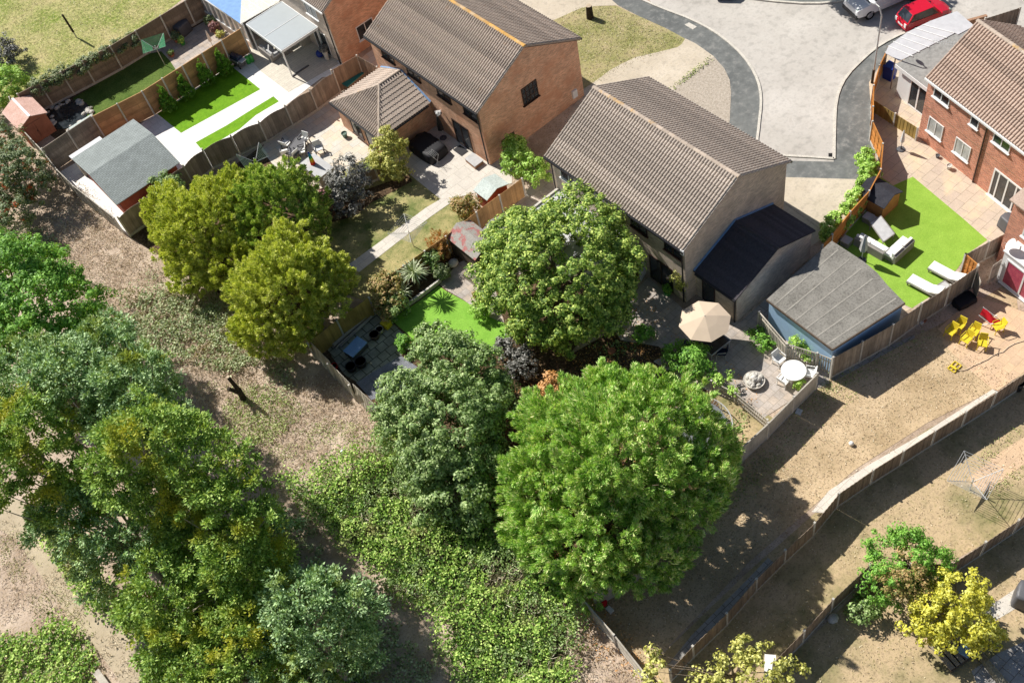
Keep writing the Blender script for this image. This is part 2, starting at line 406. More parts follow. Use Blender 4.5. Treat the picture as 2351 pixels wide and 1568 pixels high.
M['netglass'] = glassmat('window_with_net_curtain', (0.3, 0.31, 0.3), 0.15, 0.6)
M['curtain'] = noisy('crimson_curtain', (0.4, 0.05, 0.1), (0.5, 0.1, 0.14), 3, 0.4, spec=0.6)
M['metal'] = plain('galvanised_metal', (0.55, 0.56, 0.56), 0.45, 0.5, 0.3)
M['lampmetal'] = plain('grey_lamp_steel', (0.5, 0.5, 0.49), 0.5, 0.4, 0.2)
M['greyrattan'] = plain('grey_rattan', (0.27, 0.25, 0.23), 0.8, 0.2)
M['cushion'] = plain('white_cushion', (0.78, 0.77, 0.74), 0.9, 0.1, var=0.05)
M['greycush'] = plain('pale_grey_fabric', (0.5, 0.5, 0.5), 0.9, 0.1)
M['cream'] = plain('cream_canvas', (0.62, 0.5, 0.38), 0.9, 0.1, var=0.03)
M['darkcover'] = plain('black_cover', (0.018, 0.018, 0.022), 0.6, 0.3)
M['yellow'] = plain('yellow_plastic', (0.72, 0.56, 0.03), 0.55, 0.4, var=0.04)
M['redcloth'] = plain('red_cloth', (0.6, 0.02, 0.03), 0.85, 0.1)
M['redcar'] = plain('red_car_paint', (0.6, 0.008, 0.03), 0.2, 0.7, var=0.02)
M['whitecar'] = plain('white_van_paint', (0.75, 0.76, 0.78), 0.25, 0.6, var=0.02)
M['darkcar'] = plain('dark_blue_car_paint', (0.02, 0.03, 0.07), 0.2, 0.7)
M['rubber'] = plain('tyre_rubber', (0.02, 0.02, 0.02), 0.9, 0.1)
M['chrome'] = plain('silver_rim', (0.5, 0.5, 0.52), 0.3, 0.6, 0.7)
M['green'] = plain('green_plastic', (0.05, 0.32, 0.06), 0.5)
M['greenline'] = plain('green_line_cord', (0.12, 0.5, 0.25), 0.5)
M['dkgreen'] = plain('dark_green_line', (0.1, 0.17, 0.13), 0.5)
M['teal'] = plain('teal_cover', (0.03, 0.25, 0.24), 0.6)
M['blue'] = plain('blue_plastic', (0.012, 0.035, 0.25), 0.4)
M['darkgrey'] = plain('dark_grey_metal', (0.1, 0.1, 0.11), 0.5)
M['terracotta'] = plain('terracotta', (0.45, 0.18, 0.1), 0.85)
M['stone'] = noisy('pale_stone', (0.5, 0.47, 0.42), (0.68, 0.65, 0.6), 4, 0.9)
M['skyglass'] = plain('glass_painted_sky_reflection', (0.25, 0.42, 0.72), 0.12, 0.8)  # blue sky reflection painted as the colour of the roof glass
M['poly'] = plain('translucent_white_sheet', (0.55, 0.55, 0.57), 0.45, 0.4, var=0.09)
M['perg'] = plain('pale_blue_grey_roof_panel', (0.38, 0.42, 0.44), 0.5, var=0.03)
M['frost'] = plain('frosted_glass', (0.27, 0.36, 0.31), 0.6, 0.2)
M['tramp'] = plain('trampoline_mat', (0.16, 0.17, 0.18), 0.7)
M['bark'] = noisy('bark', (0.13, 0.1, 0.07), (0.26, 0.21, 0.15), 3, 0.95, bmp=0.6)
M['barkpale'] = noisy('pale_ash_bark', (0.26, 0.23, 0.16), (0.38, 0.34, 0.25), 3, 0.95, bmp=0.5)
M['charred'] = noisy('dark_dead_wood', (0.035, 0.028, 0.02), (0.08, 0.06, 0.045), 3, 0.95)
M['stumpcut'] = noisy('cut_wood', (0.45, 0.36, 0.25), (0.55, 0.45, 0.33), 6, 0.9)
# foliage
M['lf_gold'] = leafmat('golden_conifer_leaf', [(0.08, 0.12, 0.008), (0.2, 0.245, 0.015), (0.36, 0.37, 0.03)], 0.25)
M['lf_conif'] = leafmat('green_conifer_leaf', [(0.04, 0.08, 0.008), (0.115, 0.17, 0.012), (0.25, 0.28, 0.025)], 0.22)
M['lf_cypress'] = leafmat('cypress_leaf', [(0.07, 0.15, 0.02), (0.16, 0.27, 0.04), (0.3, 0.4, 0.08)], 0.3, patch=(0.3, 0.32, 0.09), pscale=1.2, plo=0.66, phi=0.78)
M['lf_apple'] = leafmat('apple_leaf', [(0.04, 0.09, 0.006), (0.13, 0.21, 0.015), (0.3, 0.35, 0.04)], 0.3, gloss=0.3)
M['lf_laurel'] = leafmat('laurel_leaf', [(0.05, 0.1, 0.015), (0.12, 0.2, 0.03), (0.27, 0.34, 0.1)], 0.28, gloss=0.5)
M['lf_ash'] = leafmat('ash_leaf', [(0.045, 0.11, 0.01), (0.13, 0.23, 0.018), (0.28, 0.37, 0.055)], 0.35, patch=(0.42, 0.42, 0.035), pscale=0.45, plo=0.53, phi=0.66)
M['lf_ash2'] = leafmat('blue_green_ash_leaf', [(0.045, 0.1, 0.03), (0.13, 0.22, 0.07), (0.3, 0.4, 0.17)], 0.3, patch=(0.3, 0.36, 0.05), pscale=0.5, plo=0.58, phi=0.72)
M['lf_bright'] = leafmat('bright_maple_leaf', [(0.05, 0.15, 0.008), (0.11, 0.26, 0.012), (0.2, 0.36, 0.02)], 0.35)
M['lf_bramble'] = leafmat('bramble_leaf', [(0.05, 0.13, 0.015), (0.17, 0.29, 0.04), (0.36, 0.45, 0.12)], 0.25, patch=(0.34, 0.3, 0.13), pscale=0.5, plo=0.6, phi=0.75, gloss=0.25)
M['lf_bramblegrey'] = leafmat('grey_green_bramble_leaf', [(0.11, 0.15, 0.06), (0.22, 0.26, 0.12), (0.36, 0.4, 0.22)], 0.2, patch=(0.36, 0.27, 0.15), pscale=0.6, plo=0.55, phi=0.7)
M['lf_yellow'] = leafmat('yellow_leaf', [(0.3, 0.3, 0.015), (0.55, 0.5, 0.03), (0.72, 0.64, 0.09)], 0.3)
M['lf_yelgreen'] = leafmat('yellow_green_leaf', [(0.16, 0.18, 0.02), (0.38, 0.36, 0.06), (0.6, 0.55, 0.14)], 0.3)
M['lf_rust'] = leafmat('rusty_green_leaf', [(0.1, 0.14, 0.02), (0.24, 0.2, 0.04), (0.38, 0.24, 0.07)], 0.25)
M['lf_red'] = leafmat('red_berry_leaf', [(0.05, 0.09, 0.02), (0.12, 0.17, 0.05), (0.2, 0.24, 0.09)], 0.2, patch=(0.5, 0.1, 0.03), pscale=1.3, plo=0.6, phi=0.66)
M['lf_purple'] = leafmat('purple_grey_leaf', [(0.05, 0.05, 0.035), (0.13, 0.125, 0.09), (0.26, 0.26, 0.2)], 0.15, gloss=0.3)
M['lf_maroon'] = leafmat('maroon_leaf', [(0.09, 0.035, 0.03), (0.17, 0.07, 0.05), (0.28, 0.13, 0.09)], 0.2)
M['lf_orange'] = leafmat('dried_orange_leaf', [(0.3, 0.14, 0.03), (0.45, 0.22, 0.05), (0.55, 0.3, 0.09)], 0.2)
M['lf_ivy'] = leafmat('ivy_leaf', [(0.05, 0.09, 0.02), (0.13, 0.18, 0.05), (0.28, 0.3, 0.13)], 0.2)
M['lf_climber'] = leafmat('bright_climber_leaf', [(0.14, 0.28, 0.02), (0.25, 0.42, 0.04), (0.38, 0.52, 0.1)], 0.3)
M['lf_blade'] = leafmat('cordyline_blade', [(0.16, 0.22, 0.09), (0.3, 0.35, 0.17), (0.45, 0.48, 0.3)], 0.2)
M['lf_straw'] = leafmat('straw_blade', [(0.26, 0.19, 0.1), (0.42, 0.33, 0.2), (0.6, 0.5, 0.34)], 0.15)
M['lf_grass'] = leafmat('grass_blade', [(0.1, 0.16, 0.02), (0.2, 0.26, 0.05), (0.36, 0.4, 0.12)], 0.25)
# ---------------------------------------------------------------- ground surfaces (each sheet 4 mm above the one below)
def sheet(name, pts, lvl, mat, kind='structure'):
    z = lvl*0.004
    poly = [(p[0], p[1]) for p in pts]
    n = len(poly)
    A = sum(poly[i][0]*poly[(i+1) % n][1]-poly[(i+1) % n][0]*poly[i][1] for i in range(n))
    if A < 0: poly = poly[::-1]
    me = MB(); me.face([(x, y, z) for x, y in poly])
    o = me.build(name, mat); tag(o, kind=kind); return o
g = MB(); g.face([(-400, -400, 0), (500, -400, 0), (500, 600, 0), (-400, 600, 0)])
tag(g.build('ground', M['straw']), kind='structure')
sheet('field', DL('-900,-500 560,-420 470,-40 300,90 60,225 15,235 -60,330 -700,500'), 1, M['field'])
# road side
sheet('road', DL('1300,-220 1500,12 1560,40 1650,90 1700,140 1735,215 1700,330 1740,372 1914,372 1940,300 1950,225 2010,140 2130,80 2300,80 2600,100 2600,-300 1800,-500'), 1, M['road'])
sheet('pavement', DL('1405,-20 1468,0 1500,12 1575,40 1625,64 1675,98 1712,136 1736,176 1746,215 1744,285 1733,330 1738,368 1914,372 1917,274 1923,222 1937,186 1975,147 2010,113 2060,85 2130,55 2180,55 2180,110 2060,200 2010,250 2010,330 2005,420 1960,470 1800,470 1660,330 1672,268 1672,215 1663,180 1645,150 1612,120 1570,96 1500,55 1420,14 1380,-20'), 2, M['pave'])
def strip(name, pts, w, z0, z1, mat, kind='structure'):
    m = MB(); n = len(pts)
    L = []; Rr = []
    for i in range(n):
        a = Vector(pts[max(i-1, 0)][:2]); b = Vector(pts[min(i+1, n-1)][:2]); d = (b-a).normalized()
        q = Vector((-d.y, d.x)); p = Vector(pts[i][:2]); L.append(p+q*w/2); Rr.append(p-q*w/2)
    for i in range(n-1):
        m.hexa([(*Rr[i], z0), (*Rr[i+1], z0), (*L[i+1], z0), (*L[i], z0)], [(*Rr[i], z1), (*Rr[i+1], z1), (*L[i+1], z1), (*L[i], z1)])
    o = m.build(name, mat)
    if kind: tag(o, kind=kind)
    return o
strip('kerb', ZL(2, 0, '1170,-10 1300,50 1440,105 1600,165 1710,215 1800,262 1900,325 2000,402 2080,475 2150,555 2205,635 2245,715 2270,790 2283,860 2287,930 2283,1010 2272,1100 2262,1200 2252,1270 2250,1340 2260,1480')+ZL(3, 0, '0,1415 160,1435 400,1447 605,1462'), 0.16, 0, 0.07, M['kerb'])
strip('kerb', ZL(3, 0, '607,1465 610,1280 615,1100 622,980 640,880 665,810 700,740 760,660 850,570 920,505 1000,440 1090,385 1200,330 1350,270'), 0.16, 0, 0.07, M['kerb'])
strip('kerb', ZL(3, 0, '-900,-60 -200,-10 60,20 300,38 480,38 660,20 900,-30'), 0.16, 0, 0.1, M['kerb'])
sheet('pavement', ZL(3, 0, '-900,-70 -200,-25 60,12 300,28 480,28 660,10 900,-40 900,-500 -900,-500'), 2, M['pave'])
sheet('driveway', ZL(2, 0, '-300,-400 1000,-400 1100,-60 1020,0 960,50 780,58 640,75 400,182 300,200 -400,-200'), 1, M['concrete'])
sheet('front_lawn', ZL(2, 0, '200,300 400,182 640,75 780,60 960,56 1100,125 1250,190 1400,258 1500,310 1592,362 1560,410 1520,440 1330,487 1140,530 1010,590 900,650 780,740 660,822 300,800'), 3, M['frontlawn'])
sheet('driveway', ZL(2, 0, '1592,358 1680,400 1760,455 1850,520 1950,635 2000,740 2012,850 2000,1100 1950,1400 800,1300 500,1100 660,820 780,738 900,648 1010,588 1140,528 1330,485 1520,438 1560,408'), 4, M['concrete'])
sheet('gravel_patch', ZL(2, 0, '1855,525 1950,638 2000,742 2012,852 2000,1100 1980,1300 1300,1000 1480,830 1580,710 1700,640'), 5, M['gravel'])
sheet('driveway', ZL(3, 1, '135,62 860,84 800,250 530,590 480,640 300,760 -400,500 -300,60'), 4, M['concrete'])
sheet('drive_joint', ZL(3, 1, '118,285 130,275 520,560 505,565'), 5, M['gravel'])
# garden one (beyond the orange fence, top left)
sheet('garden_soil', DL('20,235 560,-60 640,40 300,300 140,330'), 2, M['soil'])
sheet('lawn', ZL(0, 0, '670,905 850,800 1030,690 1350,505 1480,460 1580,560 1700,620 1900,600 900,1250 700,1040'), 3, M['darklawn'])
sheet('patio', ZL(0, 0, '1350,500 1900,190 2150,20 2500,200 2300,400 1620,650 1560,560 1480,475'), 4, M['patiograde'])
# garden two (white paving)
sheet('paving', DL('130,400 340,275 530,150 640,80 800,120 800,175 740,178 640,255 300,545'), 3, M['whitepave'])
sheet('lawn', DL('361,262 440,215 528,150 598,206 505,257 416,306'), 4, M['vivid'])
sheet('lawn', ZL(0, 0, '1797,1312 2080,1155 2351,985')+ZL(1, 0, '160,888 212,935 0,1060')+ZL(0, 0, '2200,1190 1860,1385'), 4, M['vivid'])
sheet('patio', ZL(1, 0, '48,662 -60,540 -60,400 500,150 760,590 300,852'), 5, M['deckpave'])
# garden three
sheet('patio', DL('600,345 640,270 740,205 860,110 930,250 860,385 790,440 727,452 660,420'), 3, M['sandstone'])
sheet('garden_soil', DL('300,545 610,330 640,400 726,452 800,640 690,790 500,672'), 2, M['soil'])
# garden four
sheet('lawn', DL('725,452 780,400 890,330 950,395 1000,440 1110,520 1160,440 1200,440 860,700 700,640'), 4, M['lawnmix'])
sheet('garden_soil', ZL(1, 1, '600,230 1000,180 1400,40 1440,100 1060,300 900,420 700,480'), 5, M['soil'])
sheet('patio', ZL(1, 1, '1400,30 1100,-250 1600,-700 2351,-100 2351,120 1850,250 1690,262'), 6, M['pathslab'])
sheet('path', ZL(1, 1, '838,875 1270,560 1560,345 1700,262 1850,255 1600,430 1300,660 948,935'), 7, M['pathslab'])
# garden five
sheet('garden_soil', DL('700,790 850,680 1175,440 1320,430 1500,600 1300,820 1000,1100 880,970'), 3, M['soil'])
sheet('lawn', ZL(1, 1, '1240,1370 1500,1200 1680,1060 1750,1110 1900,1190 2030,1270 2180,1330 2300,1420 2351,1500 2300,1600 2200,1690 2000,1640 1700,1640 1500,1600'), 4, M['fake2'])
sheet('patio', ZL(1, 1, '1690,1050 1850,850 1990,800 2200,1100 2280,1400 2100,1330 1900,1185 1760,1105'), 5, M['patiograde'])
sheet('patio', ZL(1, 1, '2050,560 2351,300 2700,0 2900,300 2700,900 2200,1000'), 4, M['patiograde'])
sheet('paving', DL('760,745 850,700 910,750 935,775 940,800 905,830 850,895 790,860 750,800'), 5, M['mossyslab'])
sheet('paving', ZL(1, 2, '920,380 1330,130 1500,250 1450,400 1060,540 1000,470'), 6, M['block'])
# garden six
sheet('patio', ZL(2, 1, '900,1400 1100,1150 1250,980 1600,1300 1760,1180 2100,1400 2280,1250 2351,1400 2351,1600 1500,1640 1000,1560'), 5, M['patiograde'])
sheet('patio', DL('1500,830 1560,800 1660,735 1745,745 1900,850 1905,880 1815,920 1745,965 1680,920 1560,870'), 6, M['patiograde'])
sheet('garden_soil', DL('1000,1100 1300,820 1440,740 1620,880 1745,960 1640,1110 1340,1370 1180,1250'), 4, M['soil'])
sheet('gravel_patch', DL('1640,900 1700,910 1790,970 1760,990 1700,1035 1660,960'), 5, M['dryd'])
# side passage beside the far right extension, flat roofed garage plot
sheet('patio', DL('1900,560 1700,740 1745,745 1790,690 1990,600'), 3, M['greyslab'])
# garden with the artificial turf (right)
sheet('patio', DL('1995,190 2040,120 2110,150 2130,240 2351,480 2351,560 2270,560 2200,600 2130,690 2070,720 1900,620 1990,480 2022,400 2003,290'), 3, M['pinkslab'])
sheet('lawn', ZL(3, 1, '1330,58 1440,150 1620,300 1800,450 2015,640 1830,765 1740,900 1500,1150 1320,1265 1250,1230 600,700 600,590 750,385 930,190 1000,60 1030,60 1150,140'), 4, M['fake1'])
# garden seven (long dry lawn)
sheet('lawn', DL('1890,865 2150,750 2330,640 2351,860 2130,970 1960,1080 1720,1290 1480,1540 1330,1370 1600,1170 1780,980'), 3, M['dry'])
sheet('patio', ZL(3, 2, '1593,12 1640,-40 1560,-110 1900,-420 2700,-150 2500,180 2100,460 2062,440 1850,260'), 4, M['peach'])
sheet('path', ZL(3, 2, '2062,440 2110,455 1830,640 1550,815 1260,1000 970,1180 660,1400 540,1580 400,1567 560,1370 700,1280 950,1120 1450,830'), 4, M['pathslab'])
sheet('path', ZL(2, 3, '2351,420 2190,590 2000,780 1820,960 1650,1130 1560,1240 1430,1400 1480,1420 1660,1240 1970,930 2250,610 2400,460'), 5, M['greyslab'])
sheet('path', ZL(3, 2, '590,330 980,110 1340,-60 1350,-30 1000,160 600,370'), 5, M['greyslab'])
# garden eight
sheet('lawn', DL('1480,1540 1720,1310 1960,1100 2130,985 2360,880 2380,1180 2130,1320 1990,1330 1760,1550 1600,1640'), 2, M['dryd'])
sheet('path', ZL(3, 2, '2000,1390 1880,1330 1850,1250 2100,1040 2351,880 2600,740 2700,900 2351,1130 2180,1260'), 5, M['peach'])
# garden nine
sheet('lawn', DL('1760,1560 1990,1340 2130,1330 2420,1170 2500,1700 1700,1700'), 3, M['dryd'])
sheet('path', ZL(3, 3, '2040,850 2130,800 2600,480 2700,600 2351,840 2070,1005 1950,950'), 5, M['pathslab'])
sheet('patio', DL('2230,1540 2290,1500 2400,1450 2500,1600 2300,1700'), 5, M['greyslab'])
sheet('dirt_path', DL('-60,1120 30,1140 70,1165 150,1290 230,1380 300,1440 350,1510 400,1600 300,1600 230,1500 180,1450 100,1330 40,1240 -60,1180'), 2, M['concrete'] if False else noisy('pale_dirt', (0.46, 0.38, 0.27), (0.56, 0.47, 0.34), 1.0, 0.95, c3=(0.36, 0.3, 0.2), fine=7))
# ---------------------------------------------------------------- buildings
def tile_slope(mb, o, along, up, La, Lu, course=0.36, roll=0.2, amp=0.07, step=0.035, clip=None):
    """corrugated interlocking-tile surface; o lower corner, along/up unit vectors"""
    along = Vector(along); up = Vector(up); nrm = along.cross(up)
    if nrm.z < 0: nrm = -nrm
    o = Vector(o)
    nc = max(1, int(round(Lu/course))); cr = Lu/nc
    nr = max(1, int(round(La/(roll)))); rl = La/nr
    prof = [(0.0, 0.0), (0.3, 0.02), (0.42, 0.8), (0.56, 1.0), (0.78, 1.0), (0.94, 0.1)]
    ts = [(i+a)*rl for i in range(nr) for a, b in prof]+[La]
    hs = [b*amp for i in range(nr) for a, b in prof]+[0.0]
    for k in range(nc):
        s0 = k*cr-(0.02 if k else 0.0); s1 = (k+1)*cr
        V = []; F = []
        off = 0.0
        tt = ts; hh = hs
        for s, dz in ((s0, step), (s1, 0.0)):
            for t, h in zip(tt, hh):
                if clip:
                    a, b = clip(s); t = min(max(t, a), b)
                V.append(o+along*t+up*s+nrm*(h+dz))
        # lower lip
        for t, h in zip(tt, hh):
            if clip:
                a, b = clip(s0); t = min(max(t, a), b)
            V.append(o+along*t+up*s0+nrm*(-0.005))
        n = len(tt)
        for i in range(n-1):
            F.append((i, i+1, n+i+1, n+i)); F.append((2*n+i, 2*n+i+1, i+1, i))
        mb.add([tuple(v) for v in V], F)
def win(parent, o, right, w, h, fmat='white', gmat='glass', bars=(0.5,), hbars=(), sill=True, out=None, name='window', fw=0.055, sillmat=None, depth=0.05):
    """window: o lower-left corner on the wall plane, right unit vector; out = outward normal"""
    right = Vector(right).normalized(); out = Vector(out).normalized(); o = Vector(o); up = Vector((0, 0, 1))
    f = MB()
    def bar(a0, a1, b0, b1, d0=0.004, d1=depth):
        pts = []
        for d in (d0, d1):
            pts += [tuple(o+right*x+up*z+out*d) for x, z in ((a0, b0), (a1, b0), (a1, b1), (a0, b1))]
        f.hexa(pts[:4], pts[4:])
    bar(0, fw, 0, h); bar(w-fw, w, 0, h); bar(fw, w-fw, 0, fw); bar(fw, w-fw, h-fw, h)
    for x in bars: bar(x*w-fw/2, x*w+fw/2, fw, h-fw, d1=depth-0.004)
    for z in hbars: bar(fw, w-fw, z*h-fw/3, z*h+fw/3, d1=depth-0.008)
    fo = f.build(name, M[fmat], parent)
    g = MB(); pts = [tuple(o+right*x+up*z+out*0.02) for x, z in ((fw*.5, fw*.5), (w-fw*.5, fw*.5), (w-fw*.5, h-fw*.5), (fw*.5, h-fw*.5))]
    pb = [tuple(Vector(p)-out*0.015) for p in pts]
    g.hexa(pb, pts); g.build('pane', M[gmat], fo)
    if sill:
        s = MB(); a = o-right*0.07-up*0.06
        pts = [tuple(a+right*x+up*z+out*d) for d in (0.003, 0.13) for x, z in ((0, 0), (w+0.14, 0), (w+0.14, 0.055), (0, 0.055))]
        s.hexa(pts[:4], pts[4:]); s.build('sill', M[sillmat or fmat], fo)
    return fo
def gable_house(lab, cat, name, org, yaw, L, W, eave, rh, wallm, tilem, ridgem, oh=0.22, og=0.15, gut='black', ridge_at=0.5, trim='white', roll=0.2):
    """local frame: x = 0..W (near eave at x=0), y = 0..L along the ridge"""
    t = thing(name, lab, cat, (org[0], org[1], 0), yaw, world=False)
    w = MB(); xr = W*ridge_at
    w.box(0, 0, 0, W, L, eave-0.02)
    w.add([(0, 0, eave-0.02), (W, 0, eave-0.02), (xr, 0, rh-0.06), (0, L, eave-0.02), (W, L, eave-0.02), (xr, L, rh-0.06)],
          [(0, 1, 2), (4, 3, 5)])
    wl_ = w.build('wall', M[wallm], t)
    # roof
    tana = (rh-eave)/xr; Lx = xr+oh; z0 = eave-oh*tana
    up = Vector((xr+oh, 0, rh-z0)); Ls = up.length; up.normalize()
    r = MB()
    tile_slope(r, (-oh, -og, z0+0.05), (0, 1, 0), up, L+2*og, Ls, roll=roll)
    up2 = Vector((xr-W-oh, 0, rh-(eave-oh*(rh-eave)/(W-xr)))); Ls2 = up2.length; up2.normalize()
    tile_slope(r, (W+oh, -og, rh-up2.z*Ls2+0.05), (0, 1, 0), up2, L+2*og, Ls2, roll=roll)
    # under-board
    for a, b in (((-oh, z0), (xr, rh)), ((xr, rh), (W+oh, z0))):
        r.hexa([(a[0], -og, a[1]-0.04), (b[0], -og, b[1]-0.04), (b[0], L+og, b[1]-0.04), (a[0], L+og, a[1]-0.04)],
               [(a[0], -og, a[1]+0.035), (b[0], -og, b[1]+0.035), (b[0], L+og, b[1]+0.035), (a[0], L+og, a[1]+0.035)])
    ro = r.build('roof', M[tilem], t)
    rc = MB(); n = int(L/0.45); st = (L+2*og)/n
    for i in range(n):
        y = -og+i*st
        V = []; F = []
        for yy, k in ((y, 1.0), (y+st+0.03, 0.93)):
            for a in range(7):
                an = math.pi*a/6; V.append((xr+0.13*k*math.cos(an), yy, rh+0.05+0.1*k*math.sin(an)-0.02))
        F = [(j, j+1, 8+j, 7+j) for j in range(6)]+[tuple(range(7))]
        rc.add(V, F)
    rc.build('ridge_tiles', M[ridgem], ro)
    # gutters + bargeboards + downpipes
    gm = MB(); zg = z0
    gm.box(-oh-0.1, -og, zg-0.1, -oh+0.0, L+og, zg+0.02); gm.build('gutter', M[gut], t)
    gm = MB(); gm.box(W+oh, -og, zg-0.1, W+oh+0.1, L+og, zg+0.02); gm.build('gutter', M[gut], t)
    bm = MB()
    for y in (-0.03, L+0.005):
        for sgn, (xa, xb) in enumerate(((-oh, xr), (xr, W+oh))):
            za, zb = (z0, rh) if sgn == 0 else (rh, z0)
            bm.hexa([(xa, y, za-0.17), (xb, y, zb-0.17), (xb, y+0.025, zb-0.17), (xa, y+0.025, za-0.17)],
                    [(xa, y, za-0.045), (xb, y, zb-0.045), (xb, y+0.025, zb-0.045), (xa, y+0.025, za-0.045)])
    bm.build('bargeboard', M[trim], t)
    return t, ro
# --- house A (centre): buff brick, x 26.7..35.35, y 27..38
tA, roA = gable_house('buff brick house in the middle with lean-to and white rear windows', 'house', 'brick_house', (26.95, 27.1), 0, 10.8, 8.2, 4.85, 7.0, 'buffbrick', 'tileB', 'ridge', gut='black', trim='buffbrick')
def locA(x, y, z): return (x-26.95, y-27.1, z)
near = dict(right=(0, -1, 0), out=(-1, 0, 0))
win(tA, locA(26.95, 37.0, 3.6), w=1.45, h=0.85, **near)
win(tA, locA(26.95, 34.25, 3.6), w=1.3, h=0.85, **near)
win(tA, locA(26.95, 31.2, 3.6), w=1.3, h=0.85, fmat='brownpvc', **near)
win(tA, locA(26.95, 28.6, 3.6), w=1.3, h=0.85, fmat='brownpvc', **near)
win(tA, locA(26.95, 29.9, 0.03), w=1.8, h=2.1, fmat='brownpvc', bars=(0.5,), name='patio_door', sill=False, **near)
d = MB(); d.obox(locA(26.6, 30.2, 1.08), (0.75, 0.05, 2.05), yaw=R_(20)); d.build('open_door', M['white'], tA)
bd = MB(); bd.beam(locA(26.93, 27.0, 2.45), locA(26.93, 38, 2.45), 0.04, 0.08)
dp = MB(); dp.tube(locA(26.88, 27.25, 0), locA(26.88, 27.25, 4.65), 0.045, n=8); dp.build('downpipe', M['black'], tA); dp = MB(); dp.tube(locA(26.88, 37.7, 0), locA(26.88, 37.7, 4.65), 0.045, n=8); dp.build('downpipe', M['black'], tA)
g = MB(); g.box(-0.28, -0.17, 4.5, -0.2, 0.06, 4.85); g.build('eave_end', M['white'], tA)
# gable lean-to garage extension of house A: ridge along x? (pitched both ways, ridge at x=31)
def extA():
    x0, x1, y0, y1, ze, zr = 27.75, 33.9, 24.1, 27.1, 2.35, 3.6
    xm = 30.9
    w = MB()
    L = lambda x, y, z: locA(x, y, z)
    # sloping roof: single ridge running in y at x=xm, hipped neither; near slope long
    w.box(*L(x0, y0, 0), *L(x1, y1-0.002, ze-0.03))
    w.add([L(x0, y0, ze-0.03), L(x1, y0, ze-0.03), L(xm, y0, zr-0.08), L(x0, y1-0.002, ze-0.03), L(x1, y1-0.002, ze-0.03), L(xm, y1-0.002, zr-0.08)], [(0, 1, 2), (4, 3, 5)])
    w.build('extension_wall', M['buffbrick'], tA)
    r = MB()
    for sgn, xe in ((1, x0-0.2), (-1, x1+0.2)):
        tn = (zr-ze)/abs(xm-(x0 if sgn > 0 else x1)); zz = ze-0.2*tn
        up = Vector((xm-xe, 0, zr-zz)); Ls = up.length; up.normalize()
        tile_slope(r, L(xe, y0-0.1, zz+0.03), (0, 1, 0), up, y1-y0+0.09, Ls, course=0.24, roll=0.27, amp=0.006, step=0.016)
    for a, b in (((x0-0.2, ze-0.08), (xm, zr)), ((xm, zr), (x1+0.2, ze-0.08))):
        r.hexa([L(a[0], y0-0.1, a[1]-0.06), L(b[0], y0-0.1, b[1]-0.06), L(b[0], y1-0.01, b[1]-0.06), L(a[0], y1-0.01, a[1]-0.06)],
               [L(a[0], y0-0.1, a[1]+0.0), L(b[0], y0-0.1, b[1]+0.0), L(b[0], y1-0.01, b[1]+0.0), L(a[0], y1-0.01, a[1]+0.0)])
    ro = r.build('extension_roof', M['tiledark'], tA)
    rc = MB(); rc.tube(L(xm, y0-0.12, zr+0.02), L(xm, y1-0.02, zr+0.02), 0.09, n=8); rc.build('ridge_tiles', M['tiledark'], ro)
    fl = MB()
    fl.beam(L(x0-0.2, y1-0.06, ze+0.02), L(xm, y1-0.06, zr+0.1), 0.1, 0.06); fl.beam(L(xm, y1-0.06, zr+0.1), L(x1+0.2, y1-0.06, ze+0.02), 0.1, 0.06)
    fl.build('flashing', M['bluebright'], ro)
    gm = MB(); gm.box(*L(x0-0.31, y0-0.1, ze-0.17), *L(x0-0.21, y1-0.2, ze-0.05)); gm.build('gutter', M['black'], tA); gm = MB(); gm.tube(L(x0-0.06, y0+0.08, 0), L(x0-0.06, y0+0.08, ze-0.12), 0.045); gm.build('downpipe', M['black'], tA)
    win(tA, L(x0, 26.6, 0.03), right=(0, -1, 0), out=(-1, 0, 0), w=0.95, h=2.05, fmat='brownpvc', bars=(), name='side_door', sill=False)
    dd = MB(); a = L(x0-0.03, 24.3, 0.05); b = L(x0+0.01, 25.45, 2.1); dd.box(*a, *b); dd.build('garage_door', M['buffbrick'], tA)
extA()
# rear conservatory slab / white extension at the far end of house A
cn = thing('conservatory', 'low white flat-roofed conservatory behind the tree with pale blocks on top', 'conservatory', (24.9, 33.6, 0), 0)
m = MB(); m.box(23.7, 32.0, 0, 26.9, 37.3, 2.1); m.build('wall', M['white'], cn)
m = MB(); m.box(23.55, 31.9, 2.1, 26.94, 37.4, 2.2); m.build('roof', M['poly'], cn)
m = MB(); m.box(23.5, 37.42, 2.08, 26.94, 37.56, 2.3); m.box(23.4, 31.9, 2.08, 23.54, 37.56, 2.3); m.build('parapet', M['kerb'], cn)
# --- house B: orange brick pair
tB, roB = gable_house('orange brick house with dark corrugated tiles and hipped kitchen wing', 'house', 'brick_house', (26.75, 44.15), 0, 11.6, 8.4, 4.8, 7.0, 'orangebrick', 'tile', 'ridgeO', gut='black', trim='brownpvc')
def locB(x, y, z): return (x-26.75, y-44.15, z)
for y in (54.5, 51.7, 48.5, 45.8):
    win(tB, locB(26.75, y, 3.6), w=1.4, h=0.85, fmat='brownpvc', **near)
win(tB, locB(26.75, 47.6, 0.03), w=1.7, h=2.05, fmat='brownpvc', name='patio_door', sill=False, **near)
win(tB, locB(30.15, 44.15, 2.68), right=(1, 0, 0), out=(0, -1, 0), w=1.3, h=1.35, fmat='brownpvc', hbars=(0.33, 0.66), bars=(0.25, 0.5, 0.75), fw=0.05)
win(tB, locB(27.9, 44.15, 0.2), right=(1, 0, 0), out=(0, -1, 0), w=1.1, h=1.1, fmat='brownpvc')
